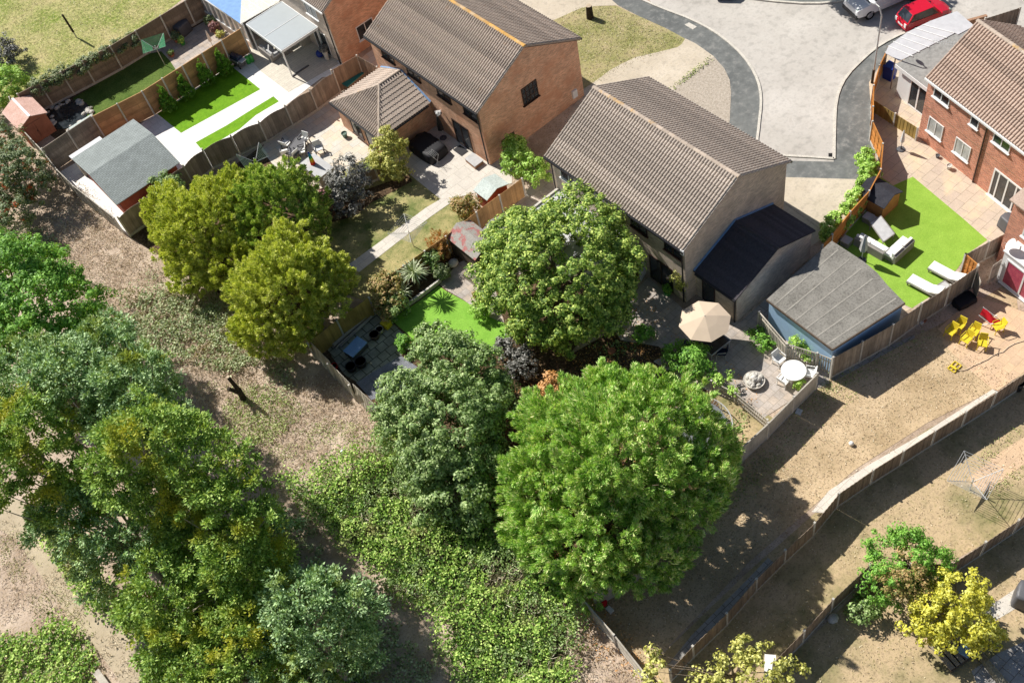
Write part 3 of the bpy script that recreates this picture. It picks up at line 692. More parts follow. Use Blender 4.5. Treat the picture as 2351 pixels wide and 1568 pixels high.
m = MB(); m.box(*locB(34.1, 44.0, 0.5), *locB(34.5, 44.147, 1.1)); m.build('meter_box', M['white'], tB)
dp = MB(); dp.tube(locB(26.68, 44.35, 0), locB(26.68, 44.35, 4.6), 0.045); dp.build('downpipe', M['black'], tB)
def extB():
    x0, x1, y0, y1, ze, zr = 22.5, 26.75, 49.9, 55.0, 2.3, 3.45
    L = locB
    # ridge runs in x at y=52.6? front view: hip towards the garden
    ym = 52.5
    w = MB(); w.box(*L(x0, y0, 0), *L(x1-0.002, y1, ze-0.03)); w.build('extension_wall', M['orangebrick'], tB)
    r = MB()
    oh = 0.22
    h0 = ze-oh*0.45
    # hipped roof: near hip (facing -x), right slope (-y), left slope (+y)
    xh = x0+2.35
    ap = Vector((xh, ym, zr))
    a = Vector((x0-oh, y0-oh, h0)); b = Vector((x0-oh, y1+oh, h0))
    # near face triangle a-b-ap
    def slope(o, along, La, apex0, apex1):
        # trapezoid: base o + along*La, top from apex0 to apex1
        along = Vector(along); o = Vector(o)
        t0 = (Vector(apex0)-o).dot(along); t1 = (Vector(apex1)-o).dot(along)
        upv = Vector(apex0)-o-along*t0; Lu = upv.length; upv.normalize()
        def clip(s):
            k = max(0, min(1, s/Lu)); return (t0*k, La+(t1-La)*k)
        tile_slope(r, o+Vector((0, 0, 0.03)), along, upv, La, Lu, clip=clip)
    slope(L(x0-oh, y0-oh, h0), (0, 1, 0), y1-y0+2*oh, L(xh, ym, zr), L(xh, ym, zr))
    slope(L(x0-oh, y0-oh, h0), (1, 0, 0), x1-x0+oh-0.01, L(xh, ym, zr), L(x1-0.01, ym, zr))
    slope(L(x0-oh, y1+oh, h0), (1, 0, 0), x1-x0+oh-0.01, L(xh, ym, zr), L(x1-0.01, ym, zr))
    ro = r.build('extension_roof', M['tile'], tB)
    rc = MB()
    rc.tube(L(x0-oh, y0-oh, h0+0.04), L(xh, ym, zr+0.05), 0.09, n=8); rc.tube(L(x0-oh, y1+oh, h0+0.04), L(xh, ym, zr+0.05), 0.09, n=8); rc.tube(L(xh, ym, zr+0.05), L(x1-0.01, ym, zr+0.05), 0.09, n=8)
    rc.build('ridge_tiles', M['ridge'], ro)
    gm = MB(); gm.box(*L(x0-oh-0.1, y0-oh-0.1, h0-0.1), *L(x0-oh, y1+oh+0.1, h0+0.02)); gm.box(*L(x0-oh, y0-oh-0.1, h0-0.1), *L(x1-0.3, y0-oh, h0+0.02)); gm.build('gutter', M['black'], tB)
    fl = MB(); fl.beam(L(x1-0.06, y0-oh, h0+0.12), L(x1-0.06, ym, zr+0.1), 0.12, 0.05); fl.beam(L(x1-0.06, y1+oh, h0+0.12), L(x1-0.06, ym, zr+0.1), 0.12, 0.05); fl.build('flashing', M['bluebright'], ro)
    win(tB, L(x0, 53.6, 0.4), right=(0, -1, 0), out=(-1, 0, 0), w=1.2, h=1.2, fmat='brownpvc')
    win(tB, L(x0, 51.9, 0.03), right=(0, -1, 0), out=(-1, 0, 0), w=0.9, h=2.0, fmat='brownpvc', bars=(), name='door', sill=False)
extB()
# --- house C (right): red brick, rotated
CYAW = R_(-12.5)
# local frame: near eave wall x=0; y runs "up"; origin at far right end
ca = Vector((45.55, 25.65)); dC = Vector((math.cos(R_(-102.5)), math.sin(R_(-102.5))))
orgC = ca+dC*9.6+Vector((-dC.y, dC.x))*0.0
tC, roC = gable_house('red brick house at right with white windows and brown tiled roof', 'house', 'brick_house', (orgC.x, orgC.y), CYAW, 9.35, 6.6, 4.75, 7.0, 'redbrick', 'tilered', 'ridge', gut='white', trim='white', ridge_at=0.47, oh=0.14)
def locC(s, z, d=0): return (d, 9.6-s, z)
nc = dict(right=(0, -1, 0), out=(-1, 0, 0))
win(tC, locC(0.8, 3.72), w=1.25, h=0.75, **nc)
win(tC, locC(3.75, 3.72), w=0.62, h=0.75, bars=(), **nc)
win(tC, locC(5.5, 3.72), w=1.25, h=0.75, **nc)
win(tC, locC(0.85, 1.05), w=1.2, h=1.12, gmat='netglass', **nc)
win(tC, locC(3.08, 1.05), w=1.2, h=1.15, gmat='netglass', **nc)
win(tC, locC(6.15, 0.03), w=2.15, h=2.1, bars=(0.2, 0.5, 0.8), fw=0.1, name='french_door', **nc)
dp = MB(); dp.tube(locC(4.98, 0.0, -0.06), locC(4.98, 4.6, -0.06), 0.05); dp.build('downpipe', M['brownpvc'], tC)
ban = MB(); ban.box(-0.012, 0.3, 2.62, -0.001, 9.3, 2.66); ban.build('brick_course', M['brownbrick'], tC)
# low white side wing with flat roof
wg = MB(); wg.box(1.4, 9.37, 0, 6.2, 13.0, 2.35); wg.build('side_wing_wall', M['render'], tC)
wr = MB(); wr.box(1.2, 9.37, 2.352, 6.6, 13.2, 2.46); wr.build('side_wing_roof', M['feltsmooth'], tC)
fa = MB(); fa.box(1.16, 9.37, 2.2, 1.198, 13.22, 2.46); fa.build('fascia', M['white'], tC)
win(tC, (1.4, 11.95, 0.03), right=(0, -1, 0), out=(-1, 0, 0), w=1.55, h=2.1, bars=(0.5,), name='double_door', sill=False, fw=0.11)
# clear canopy sheets beside the wing
cpo = thing('canopy', 'crooked white translucent sheet canopy over the side passage by the road', 'canopy', (50, 29.5, 0))
c1 = ZL(3, 0, '1078,490 1105,425 1275,300 1490,195 1735,105 1895,240 1745,320 1720,305 1210,562', 2.5)
m = MB(); m.prism([(p[0], p[1]) for p in c1], 2.47, 2.5); cp1 = m.build('sheet', M['poly'], cpo)
m = MB()
for a, b in (('1150,385', '1390,480'), ('1215,345', '1480,435'), ('1275,300', '1560,395'), ('1350,262', '1640,350'), ('1420,230', '1710,305'), ('1105,425', '1330,520')):
    p, q = ZL(3, 0, a+' '+b, 2.52); m.beam(p, q, 0.06, 0.03)
m.build('rafter', M['white'], cpo)
for s in ('1100,430', '1275,300', '1490,195', '1730,112', '1170,540'):
    m = MB(); p = ZL(3, 0, s, 2.47)[0]; m.tube((p[0], p[1], 0), p, 0.04); m.build('post', M['brownwood'], cpo)
# roof aerial on house C
ar = thing('tv_aerial', 'thin silver aerial standing on the verge of the red brick house', 'aerial', (*Z(3, 0, 1715, 540, 4.9),))
p0 = Vector(Z(3, 0, 1715, 540, 5.0)); pt = Vector(Z(3, 0, 1600, 465, 5.9)); pe = Vector(Z(3, 0, 1530, 400, 6.1))
m = MB(); m.tube(p0, Vector((p0.x, p0.y, 6.1)), 0.02, n=6); m.build('mast', M['metal'], ar)
m = MB(); q = Vector((p0.x, p0.y, 6.05)); e = q+Vector((-0.6, 1.25, 0)); m.tube(q, e, 0.015, n=5)
for i in range(9):
    c = q.lerp(e, 0.15+i*0.1); dd = Vector((0.9, 0.43, 0)).normalized()*0.22; m.tube(c-dd, c+dd, 0.008, n=4)
m.build('boom', M['metal'], ar)
# --- house E: right edge, white bay
tE = thing('brick_house', 'brick house at the right edge with white bay and crimson curtain', 'house', (39.6, 14.6, 0), 0)
EY = R_(-100)
def bxE(mb, s0, s1, d0, d1, z0, z1):
    o = Vector((39.25, 15.75)); a = Vector((math.cos(EY), math.sin(EY))); n = Vector((-a.y, a.x))
    P4 = [o+a*s+n*d for s, d in ((s0, d0), (s1, d0), (s1, d1), (s0, d1))]
    mb.prism([(p.x, p.y) for p in P4], z0, z1)
    return o, a, n
m = MB(); o, a, n = bxE(m, 0.05, 5, 0.02, 1.0, 0, 2.35); m.build('bay', M['render'], tE)
m = MB(); bxE(m, -0.03, 5, -0.04, 1.0, 2.352, 2.44); m.build('bay_roof', M['white'], tE)
m = MB(); bxE(m, -0.9, 6, 1.0, 8, 0, 4.9); m.build('wall', M['redbrick'], tE)
m = MB()
V = [o+a*s+n*dd for s, dd in ((-1.1, 0.8), (6.2, 0.8), (6.2, 8), (-1.1, 8))]
m.hexa([(V[0].x, V[0].y, 4.82), (V[1].x, V[1].y, 4.82), (V[2].x, V[2].y, 4.82), (V[3].x, V[3].y, 4.82)], [(V[0].x, V[0].y, 4.9), (V[1].x, V[1].y, 4.9), (V[2].x, V[2].y, 7), (V[3].x, V[3].y, 7)]); m.build('roof', M['tilered'], tE)
win(tE, (*(o+a*0.35+n*0.02), 0.15), right=(a.x, a.y, 0), out=(-n.x, -n.y, 0), w=2.9, h=1.9, gmat='curtain', bars=(0.42,), fw=0.1)
win(tE, (*(o+a*0.1+n*1.0), 3.0), right=(a.x, a.y, 0), out=(-n.x, -n.y, 0), w=1.5, h=1.2, gmat='netglass', bars=(0.5,), fw=0.09)
sdp = Vector(Z(3, 1, 2235, 680, 2.9))
sd_ = thing('satellite_dish', 'pale round satellite dish above the white bay at right edge', 'satellite dish', tuple(sdp))
m = MB(); m.lathe((0, 0, 0), [(0.02, -0.06), (0.2, -0.03), (0.33, 0.05), (0.34, 0.06), (0.2, 0.0), (0.02, -0.02)], 20)
m.xf(Matrix.Translation(sdp) @ Matrix.Rotation(R_(-50), 4, 'X') @ Matrix.Rotation(R_(-25), 4, 'Y')); m.build('dish', M['white'], sd_)
m = MB(); m.tube(sdp, sdp+Vector((0.55, 0.0, -0.2)), 0.025); m.tube(sdp, sdp+Vector((-0.3, 0.25, 0.2)), 0.012); m.build('bracket', M['metal'], sd_)
# --- house D (top left of centre)
tD, roD = gable_house('brown brick house at the top edge behind the white canopy', 'house', 'brick_house', (26.35, 60.4), 0, 10, 8.4, 4.85, 7.0, 'orangebrick', 'tile', 'ridge', gut='white', trim='white')
def locD(x, y, z): return (x-26.35, y-60.4, z)
m = MB(); m.box(*locD(26.32, 60.42, 0), *locD(26.348, 70.2, 4.7)); m.build('rear_render', M['buffbrick'], tD)
win(tD, locD(28.2, 60.4, 0.9), right=(1, 0, 0), out=(0, -1, 0), w=1.5, h=1.2)
win(tD, locD(26.32, 63.2, 3.3), w=1.5, h=1.0, **near)
win(tD, locD(26.32, 63.4, 0.03), w=1.8, h=2.05, name='patio_door', sill=False, **near)
dp = MB(); dp.tube(locD(26.24, 60.55, 0), locD(26.24, 60.55, 4.6), 0.05); dp.build('downpipe', M['black'], tD)
# --- pergola (patio canopy) in garden two
pg = thing('patio_canopy', 'pale grey flat patio canopy on slim posts against the top house', 'canopy', (24.6, 64.6, 0))
m = MB(); m.box(23.05, 62.35, 2.4, 26.25, 67.0, 2.48); pr = m.build('roof_panel', M['perg'], pg)
m = MB(); m.box(23.0, 62.27, 2.3, 23.05, 67.05, 2.5); m.box(23.0, 62.22, 2.3, 26.25, 62.27, 2.5); m.box(23.0, 67.0, 2.3, 26.25, 67.05, 2.5); m.box(26.25, 62.27, 2.3, 26.3, 67.0, 2.5); m.build('frame', M['white'], pg)
m = MB(); m.box(23.06, 64.6, 2.482, 26.24, 64.64, 2.5); m.build('panel_joint', M['white'], pg)
for x, y in ((23.05, 62.3), (23.05, 66.9), (26.1, 62.3)):
    m = MB(); m.box(x, y, 0, x+0.09, y+0.09, 2.3); m.build('post', M['white'], pg)
m = MB(); m.box(26.0, 62.45, 0.05, 26.25, 64.8, 2.25) if False else m.beam((23.1, 62.34, 0.06), (24.6, 62.34, 0.06), 0.09, 0.1); m.build('floor_rail', M['darkgrey'], pg)
# --- glazed conservatory at the top left
cv = thing('conservatory', 'white framed glass conservatory with painted blue sky reflection and cream roof panels', 'conservatory', (20, 72, 0))
pA = Vector(Z(0, 0, 1840, -30, 2.2)); pB = Vector(Z(0, 0, 2230, 230, 2.2)); 
dAB = (pB-pA); dAB.z = 0; Lc = dAB.length; dAB.normalize(); nn = Vector((-dAB.y, dAB.x, 0))
if nn.x < 0: nn = -nn
m = MB(); mg = MB()
A0 = pA-dAB*3
N_ = 11
for i in range(N_+1):
    c = A0.lerp(pB, i/N_); m.beam((c.x, c.y, 0.0), (c.x, c.y, 2.2), 0.09, 0.09)
m.beam((A0.x, A0.y, 0.62), (pB.x, pB.y, 0.62), 0.1, 0.1); m.beam((A0.x, A0.y, 2.2), (pB.x, pB.y, 2.2), 0.14, 0.12)
m.build('frame', M['white'], cv)
q0 = A0+nn*0.03; q1 = pB+nn*0.03
mg.hexa([(q0.x, q0.y, 0.6), (q1.x, q1.y, 0.6), (q1.x+nn.x*0.02, q1.y+nn.y*0.02, 0.6), (q0.x+nn.x*0.02, q0.y+nn.y*0.02, 0.6)], [(q0.x, q0.y, 2.15), (q1.x, q1.y, 2.15), (q1.x+nn.x*0.02, q1.y+nn.y*0.02, 2.15), (q0.x+nn.x*0.02, q0.y+nn.y*0.02, 2.15)]); mg.build('pane', M['netglass'], cv)
m = MB(); m.beam((A0.x, A0.y, 0.28), (pB.x, pB.y, 0.28), 0.12, 0.56); m.build('dwarf_wall', M['buffbrick'], cv)
R1 = ZL(0, 0, '1870,-20 2205,218 2225,-60 2225,-300 1500,-300', 2.35)
m = MB(); m.prism([(p[0], p[1]) for p in R1], 2.28, 2.33); m.build('roof_glass', M['skyglass'], cv)
R2 = ZL(0, 0, '2205,225 2225,-200 2700,-200 2560,20', 2.45)
m = MB(); m.prism([(p[0], p[1]) for p in R2], 2.4, 2.45); rp = m.build('roof_panel', noisy('cream_panel', (0.66, 0.64, 0.58), (0.74, 0.72, 0.66), 1, 0.6), cv)
m = MB()
for a, b in (('2216,60', '2330,150'), ('2222,-30', '2420,100'), ('2300,-60', '2480,60'), ('2400,-60', '2530,20')):
    p, q = ZL(0, 0, a+' '+b, 2.47); m.beam(p, q, 0.05, 0.03)
m.build('roof_bar', M['white'], cv)
# --- sheds and outbuildings
def shed(name, lab, pts, ze, zr, wallm, roofm, ridge='x', oh=0.15, base=0.0, trim=None, seams=0, door=None):
    """pts = x0,y0,x1,y1 axis-aligned wall footprint; ridge axis"""
    x0, y0, x1, y1 = pts
    t = thing(name, lab, 'shed', ((x0+x1)/2, (y0+y1)/2, 0))
    w = MB(); w.box(x0, y0, 0, x1, y1, ze)
    if ridge == 'x':
        ym = (y0+y1)/2
        w.add([(x0, y0, ze), (x0, y1, ze), (x0, ym, zr-0.03), (x1, y0, ze), (x1, y1, ze), (x1, ym, zr-0.03)], [(1, 0, 2), (3, 4, 5)])
    else:
        xm = (x0+x1)/2
        w.add([(x0, y0, ze), (x1, y0, ze), (xm, y0, zr-0.03), (x0, y1, ze), (x1, y1, ze), (xm, y1, zr-0.03)], [(0, 1, 2), (4, 3, 5)])
    w.build('wall', M[wallm], t)
    r = MB(); th = 0.05
    if ridge == 'x':
        tn = (zr-ze)/((y1-y0)/2)
        for yo in (y0-oh, y1+oh):
            z0 = ze-oh*tn+0.02
            r.hexa([(x0-oh, yo, z0), (x1+oh, yo, z0), (x1+oh, ym, zr+0.02), (x0-oh, ym, zr+0.02)], [(x0-oh, yo, z0+th), (x1+oh, yo, z0+th), (x1+oh, ym, zr+th+0.02), (x0-oh, ym, zr+th+0.02)])
    else:
        tn = (zr-ze)/((x1-x0)/2)
        for xo in (x0-oh, x1+oh):
            z0 = ze-oh*tn+0.02
            r.hexa([(xo, y0-oh, z0), (xo, y1+oh, z0), (xm, y1+oh, zr+0.02), (xm, y0-oh, zr+0.02)], [(xo, y0-oh, z0+th), (xo, y1+oh, z0+th), (xm, y1+oh, zr+th+0.02), (xm, y0-oh, zr+th+0.02)])
    ro = r.build('roof', M[roofm], t)
    if trim:
        c = MB()
        if ridge == 'x': c.beam((x0-oh, ym, zr+0.085), (x1+oh, ym, zr+0.085), 0.16, 0.025)
        else: c.beam((xm, y0-oh, zr+0.085), (xm, y1+oh, zr+0.085), 0.16, 0.025)
        c.build('ridge_strip', M[trim], ro)
    return t
s1 = shed('garden_shed', 'large shed with grey green shingle roof and dark red walls', (7.45, 59.3, 11.9, 65.3), 1.95, 2.55, 'redwood', 'shingle', 'x', oh=0.28)
m = MB(); m.box(7.1, 59.35, 0.25, 7.3, 65.0, 0.32) if False else None
s2 = shed('garden_shed', 'small terracotta painted shed with pink felt roof in the far corner', (6.0, 71.95, 8.1, 74.6), 1.75, 2.2, 'pinkwood', 'pinkfelt', 'y', oh=0.14, trim='white')
m = MB(); 
m.box(6.3, 71.91, 0.1, 6.98, 71.945, 1.65); m.build('door', M['pinkwood'], s2)
m = MB(); m.box(7.04, 71.91, 0.1, 7.72, 71.945, 1.65); d2 = m.build('door', M['pinkwood'], s2)
m = MB(); m.box(6.95, 71.88, 0.8, 7.0, 71.91, 0.95); m.build('handle', M['black'], d2)
s3 = shed('garden_shed', 'tiny red shed with pale mint roof on the pale patio', (24.0, 41.0, 25.6, 42.1), 1.3, 1.6, 'redwood', 'mint', 'y', oh=0.12)
s4 = shed('garden_shed', 'grey metal shed with plain pitched roof beside the wooden fence', (22.0, 36.4, 23.6, 39.0), 1.45, 1.75, 'greycush', 'greyfelt', 'y', oh=0.1)
p4 = ZL(1, 1, '1770,700 1810,730 2100,545 2045,490', 1.7)
s5o = ((p4[0][0]+p4[2][0])/2, (p4[0][1]+p4[2][1])/2)
s5 = shed('garden_shed', 'old curved shed with peeling red patches on its grey roof', (s5o[0]-0.55, s5o[1]-1.35, s5o[0]+1.15, s5o[1]+1.2), 1.35, 1.8, 'darkwood', 'redfelt', 'y', oh=0.1)
# lean-to strip beside the large shed
lt = thing('lean_to', 'white narrow lean-to beside the big shingle roofed shed', 'lean-to', (8.5, 65.9, 0))
m = MB(); m.box(7.3, 65.7, 0, 9.6, 66.35, 1.6); m.build('wall', M['palewood'], lt)
m = MB(); m.hexa([(7.2, 65.62, 1.72), (9.7, 65.62, 1.72), (9.7, 66.45, 1.6), (7.2, 66.45, 1.6)], [(7.2, 65.62, 1.76), (9.7, 65.62, 1.76), (9.7, 66.45, 1.64), (7.2, 66.45, 1.64)]); m.build('roof', M['poly'], lt)
# flat roofed garage
gb = thing('garage', 'blue walled outbuilding with a flat grey felt roof of long seams', 'outbuilding', (31, 20, 0))
GP = ZL(3, 1, '-15,1190 590,1650 1258,1215 1000,930 880,830 585,645 400,790', 2.45)
GP = [Z(3, 1, -15, 1185, 2.45), Z(3, 2, 592, 75, 2.45), Z(3, 1, 1258, 1215, 2.45), Z(3, 1, 1100, 1055, 2.45), Z(3, 1, 1000, 935, 2.45), Z(3, 1, 880, 835, 2.45), Z(3, 1, 585, 645, 2.45)]
poly = [(p[0], p[1]) for p in GP]
cx_ = sum(p[0] for p in poly)/len(poly); cy_ = sum(p[1] for p in poly)/len(poly)
m = MB(); m.prism(poly, 2.33, 2.45); groof = m.build('roof', M['felt'], gb)
ins = [(cx_+(x-cx_)*0.965, cy_+(y-cy_)*0.965) for x, y in poly]
m = MB(); m.prism(ins, 0, 2.33); m.build('wall', M['bluepaint'], gb)
m = MB()
a0 = Vector(poly[0]); a1 = Vector(poly[1]); b0 = Vector(poly[6]); b1 = Vector(poly[2])
for k in (0.12, 0.28, 0.44, 0.6, 0.76, 0.91):
    p = a0.lerp(a1, k); q = b0.lerp(b1, k)
    if k > 0.5: q = q+(p-q)*(-0.0)
    q = p.lerp(q, 0.97); m.beam((p.x, p.y, 2.455), (q.x, q.y, 2.455), 0.09, 0.012)
m.build('roof_seam', M['feltseam'], groof)
m = MB(); n_ = len(poly)
for i in (0, 1): p, q = poly[i], poly[(i+1) % n_]; m.beam((p[0], p[1], 2.40), (q[0], q[1], 2.40), 0.06, 0.14)
m.build('fascia', M['darkwood'], gb)
# playhouse
ph0 = Z(3, 1, 1095, 465, 0); ph0 = (ph0[0]+1.0, ph0[1]+0.25, 0)
phs = shed('playhouse', 'orange wooden playhouse with black roof beside the orange fence', (ph0[0]-1.15, ph0[1]+0.05, ph0[0]+0.35, ph0[1]+1.75), 1.15, 1.55, 'playwood', 'blackfelt', 'y', oh=0.12)
m = MB(); x_ = ph0[0]+0.36; m.box(x_, ph0[1]+0.5, 0.1, x_+0.03, ph0[1]+1.0, 1.0); m.build('door', M['tanwood'], phs); phs['category'] = 'playhouse'
# ---------------------------------------------------------------- fences
FR = random.Random(5)
def fence(lab, pts, h=1.62, style='close', wood_='greywood', post='postc', pw=1.9, arch=0.0, board=True, cat='fence', name='fence', ph=0.08, lean=0.0):
    """pts: ground points (x,y[,_]) of the run; every bay gets a panel, a base board and a post"""
    P2 = [Vector((p[0], p[1])) for p in pts]
    t = thing(name, lab, cat, (*((P2[0]+P2[-1])/2), 0))
    for a, b in zip(P2[:-1], P2[1:]):
        L = (b-a).length; n = max(1, int(round(L/pw))); d = (b-a)/L; q = Vector((-d.y, d.x)); s = L/n
        for i in range(n):
            c0 = a+d*(i*s+0.06); c1 = a+d*((i+1)*s-0.06); w = (c1-c0).length
            lo = 0.2 if board else 0.03
            m = MB()
            dz = FR.uniform(-0.02, 0.02)
            ln = lean*FR.uniform(0.3, 1.0)
            if style == 'close':
                k = int(w/0.125); bw = w/k
                for j in range(k):
                    u = (j+0.5)/k; top = h+dz+(arch*math.sin(math.pi*u) if arch else 0)
                    p = c0+d*(j*bw); r = c0+d*((j+1)*bw+0.008); o = q*(0.012*(j % 2))
                    tt = q*(ln*(top-lo)/1.6)
                    m.hexa([(*(p+o), lo), (*(r+o), lo), (*(r+o+q*0.018), lo), (*(p+o+q*0.018), lo)], [(*(p+o+tt), top), (*(r+o+tt), top), (*(r+o+q*0.018+tt), top), (*(p+o+q*0.018+tt), top)])
            elif style == 'lap':
                k = 11
                for j in range(k):
                    z0 = lo+(h-lo)*j/k; z1 = lo+(h-lo)*(j+1)/k+0.012; o = q*(0.01*(j % 2))
                    tt0 = q*(ln*z0/1.6); tt1 = q*(ln*z1/1.6)
                    m.hexa([(*(c0+o+tt0), z0), (*(c1+o+tt0), z0), (*(c1+o+q*0.015+tt0), z0), (*(c0+o+q*0.015+tt0), z0)], [(*(c0+o+tt1), z1), (*(c1+o+tt1), z1), (*(c1+o+q*0.015+tt1), z1), (*(c0+o+q*0.015+tt1), z1)])
                for u in (0.03, 0.35, 0.65, 0.97):
                    p = c0.lerp(c1, u); m.hexa([(*(p-d*0.02-q*0.02), lo), (*(p+d*0.02-q*0.02), lo), (*(p+d*0.02-q*0.0), lo), (*(p-d*0.02-q*0.0), lo)], [(*(p-d*0.02-q*0.02), h), (*(p+d*0.02-q*0.02), h), (*(p+d*0.02), h), (*(p-d*0.02), h)])
                m.beam((*(c0+q*0.01), h+0.012), (*(c1+q*0.01), h+0.012), 0.06, 0.03)
            elif style == 'slat':
                k = 6
                for j in range(k):
                    z0 = lo+(h-lo)*j/k+0.03; z1 = z0+(h-lo)/k-0.065
                    m.hexa([(*c0, z0), (*c1, z0), (*(c1+q*0.02), z0), (*(c0+q*0.02), z0)], [(*c0, z1), (*c1, z1), (*(c1+q*0.02), z1), (*(c0+q*0.02), z1)])
                o = q*0.026; m.hexa([(*(c0+o), lo), (*(c1+o), lo), (*(c1+o+q*0.008), lo), (*(c0+o+q*0.008), lo)], [(*(c0+o), h-0.05), (*(c1+o), h-0.05), (*(c1+o+q*0.008), h-0.05), (*(c0+o+q*0.008), h-0.05)])
                m.beam((*(c0+q*0.01), h), (*(c1+q*0.01), h), 0.07, 0.03)
            elif style == 'picket':
                k = int(w/0.13); bw = w/k
                for j in range(k):
                    p = c0+d*(j*bw); r = p+d*0.075
                    m.hexa([(*p, 0.05), (*r, 0.05), (*(r+q*0.02), 0.05), (*(p+q*0.02), 0.05)], [(*p, h), (*r, h), (*(r+q*0.02), h), (*(p+q*0.02), h)])
                for z in (0.3, h-0.3): m.beam((*(c0-q*0.02), z), (*(c1-q*0.02), z), 0.03, 0.07)
                m.beam((*c0, h), (*c1, h), 0.05, 0.04)
            m.build('panel', M[wood_], t)
            if board:
                m = MB(); m.beam((*(c0-d*0.0+q*0.008), 0.1), (*(c1+q*0.008), 0.1), 0.05, 0.19); m.build('base_board', M[post], t)
        for i in range(n+1):
            p = a+d*(i*s)
            if i == n and b is not P2[-1]: continue
            m = MB(); m.obox((p.x, p.y, (h+ph)/2), (0.1, 0.1, h+ph), math.atan2(d.y, d.x)); m.build('post', M[post], t)
    return t
def TP(*a, h=1.62): return [Z(i, j, x, y, h) for i, j, x, y in a]
fence('brown lap panel fence between the open field and the clothesline garden', [Z(0, 0, 300, 1075), Z(0, 0, 880, 775), Z(0, 0, 1130, 640), Z(0, 0, 1800, 230), Z(0, 0, 2150, 20)], style='lap', wood_='brownwood', h=2.2)
fence('long bright tan fence behind the four small clipped conifers', [(10.2, 67.95), (14.0, 67.3), (22.6, 67.3)], style='lap', wood_='tanwood', board=False, h=2.2)
fence('weathered fence stub between the pink roofed shed and the shingle roofed shed', TP((0, 0, 385, 1370), (0, 0, 850, 1060), h=2.1), style='lap', wood_='greywood', board=False, h=2.1)
fence('old bleached boundary fence running behind the two corner sheds', TP((0, 0, 80, 890), (0, 0, 190, 1180), (0, 0, 370, 1370), (0, 0, 520, 1560), (0, 1, 670, 140), (0, 1, 1040, 430)), style='lap', wood_='palewood', board=False, h=1.6, ph=0.02)
fence('grey arched closeboard fence beside the white paved garden', [Z(0, 1, 1200, 610), Z(0, 1, 1430, 445), Z(0, 0, 1955, 1560), Z(1, 0, 110, 1310), Z(1, 0, 345, 1165), Z(1, 0, 570, 1020), Z(1, 0, 780, 860)], arch=0.15, h=1.82, ph=0.2)
fence('short brown closeboard fence around the covered hot tub', TP((1, 0, 690, 650), (1, 0, 925, 515), (1, 0, 1110, 620), h=2.05), wood_='brownwood', board=False, h=2.05)
fence('low dark fence behind the yellow shrub and the grey leaved bush', [Z(1, 1, 560, 300), Z(1, 1, 850, 200), Z(1, 1, 1130, 90), (22.3, 49.7, 0)], style='close', wood_='brownwood', h=1.1, board=True, ph=0.02)
fence('long wooden fence between the path garden and the bright artificial lawn', TP((1, 1, 2440, 70), (1, 1, 2020, 380), (1, 1, 1740, 600), (1, 1, 1150, 1010)), wood_='tanwood', board=False, ph=0.0)
fence('mustard closeboard fence above the timber pile', TP((1, 1, 1035, 1165), (1, 1, 740, 1375), (1, 1, 470, 1580)), wood_='greenwood', board=False, ph=0.03)
fence('leaning bleached fence beside the junk corner and dry waste strip', TP((1, 1, 470, 1580), (1, 2, 850, 400), (1, 2, 1060, 600), (1, 2, 1330, 810)), wood_='palewood', style='close', board=False, lean=0.25, h=1.55)
fence('horizontal slat fence running under the big cypress to the white garden table', TP((3, 2, 455, 285), (3, 2, 240, 500), (3, 2, 5, 740), (2, 2, 2110, 965), (2, 2, 1865, 1265), (2, 3, 1180, 480), (2, 3, 745, 755)), style='slat', wood_='palewood', h=1.5)
fence('silvery slatted end fence at the bottom of the dry lawn', TP((2, 3, 640, 780), (2, 3, 930, 1110), (2, 3, 1200, 1450), (2, 3, 1330, 1620)), style='slat', wood_='palewood', h=1.4, board=True)
fence('grey brown closeboard fence with concrete posts beside the yellow chairs', TP((3, 1, 1930, 875), (3, 1, 1675, 1050), (3, 1, 1415, 1215), (3, 1, 1150, 1410), (3, 2, 870, 0), (3, 2, 600, 145), h=2.0), wood_='greywood', h=1.95)
fence('weathered closeboard fence beside the grey barbecue cover at right', TP((3, 1, 2290, 515), (3, 1, 2030, 655), (3, 1, 1815, 770)), wood_='greywood')
fence('small bright orange panel facing the sun loungers', TP((3, 1, 1815, 770), (3, 1, 1930, 870)), wood_='orangewood', style='lap', board=False)
fence('long closeboard fence between the dry lawn and the shaded clothes dryer lawn', TP((3, 2, 2400, 260), (3, 2, 2100, 460), (3, 2, 1825, 635), (3, 2, 1540, 810), (3, 2, 1250, 995), (3, 2, 970, 1170), (3, 2, 655, 1385), (3, 3, 430, 90), (3, 3, 160, 340), (2, 3, 2245, 605), (2, 3, 1972, 920), (2, 3, 1658, 1222), (2, 3, 1450, 1440)), wood_='brownwood', h=1.5)
fence('lower brown fence passing behind the yellow tree at bottom right', TP((3, 3, 2450, -40), (3, 3, 2310, 62), (3, 3, 2005, 265), (3, 3, 1690, 470), (3, 3, 940, 470), (3, 3, 600, 790), (3, 3, 335, 1080), (3, 3, 60, 1360)), wood_='brownwood', h=1.5)
fence('tall orange lap fence along the pavement by the street lamp', TP((3, 0, 1080, 490), (3, 0, 1025, 605), (3, 0, 970, 790), (3, 0, 965, 985), (3, 0, 960, 1120), (3, 0, 1055, 1325), (3, 0, 1035, 1560), (3, 1, 930, 190), (3, 1, 755, 380), (3, 1, 590, 590), (3, 1, 500, 690)), wood_='orangewood', style='lap')
fence('grey painted gate fence at the top right behind the brown roof', TP((3, 0, 2000, 160), (3, 0, 2320, 60)), wood_='greywood', style='close', h=1.5)
gw = MB(); a, b = Z(3, 0, 1830, 190, 1.2), Z(3, 0, 2010, 140, 1.2); gw.beam((a[0], a[1], 0.6), (b[0], b[1], 0.6), 0.2, 1.2)
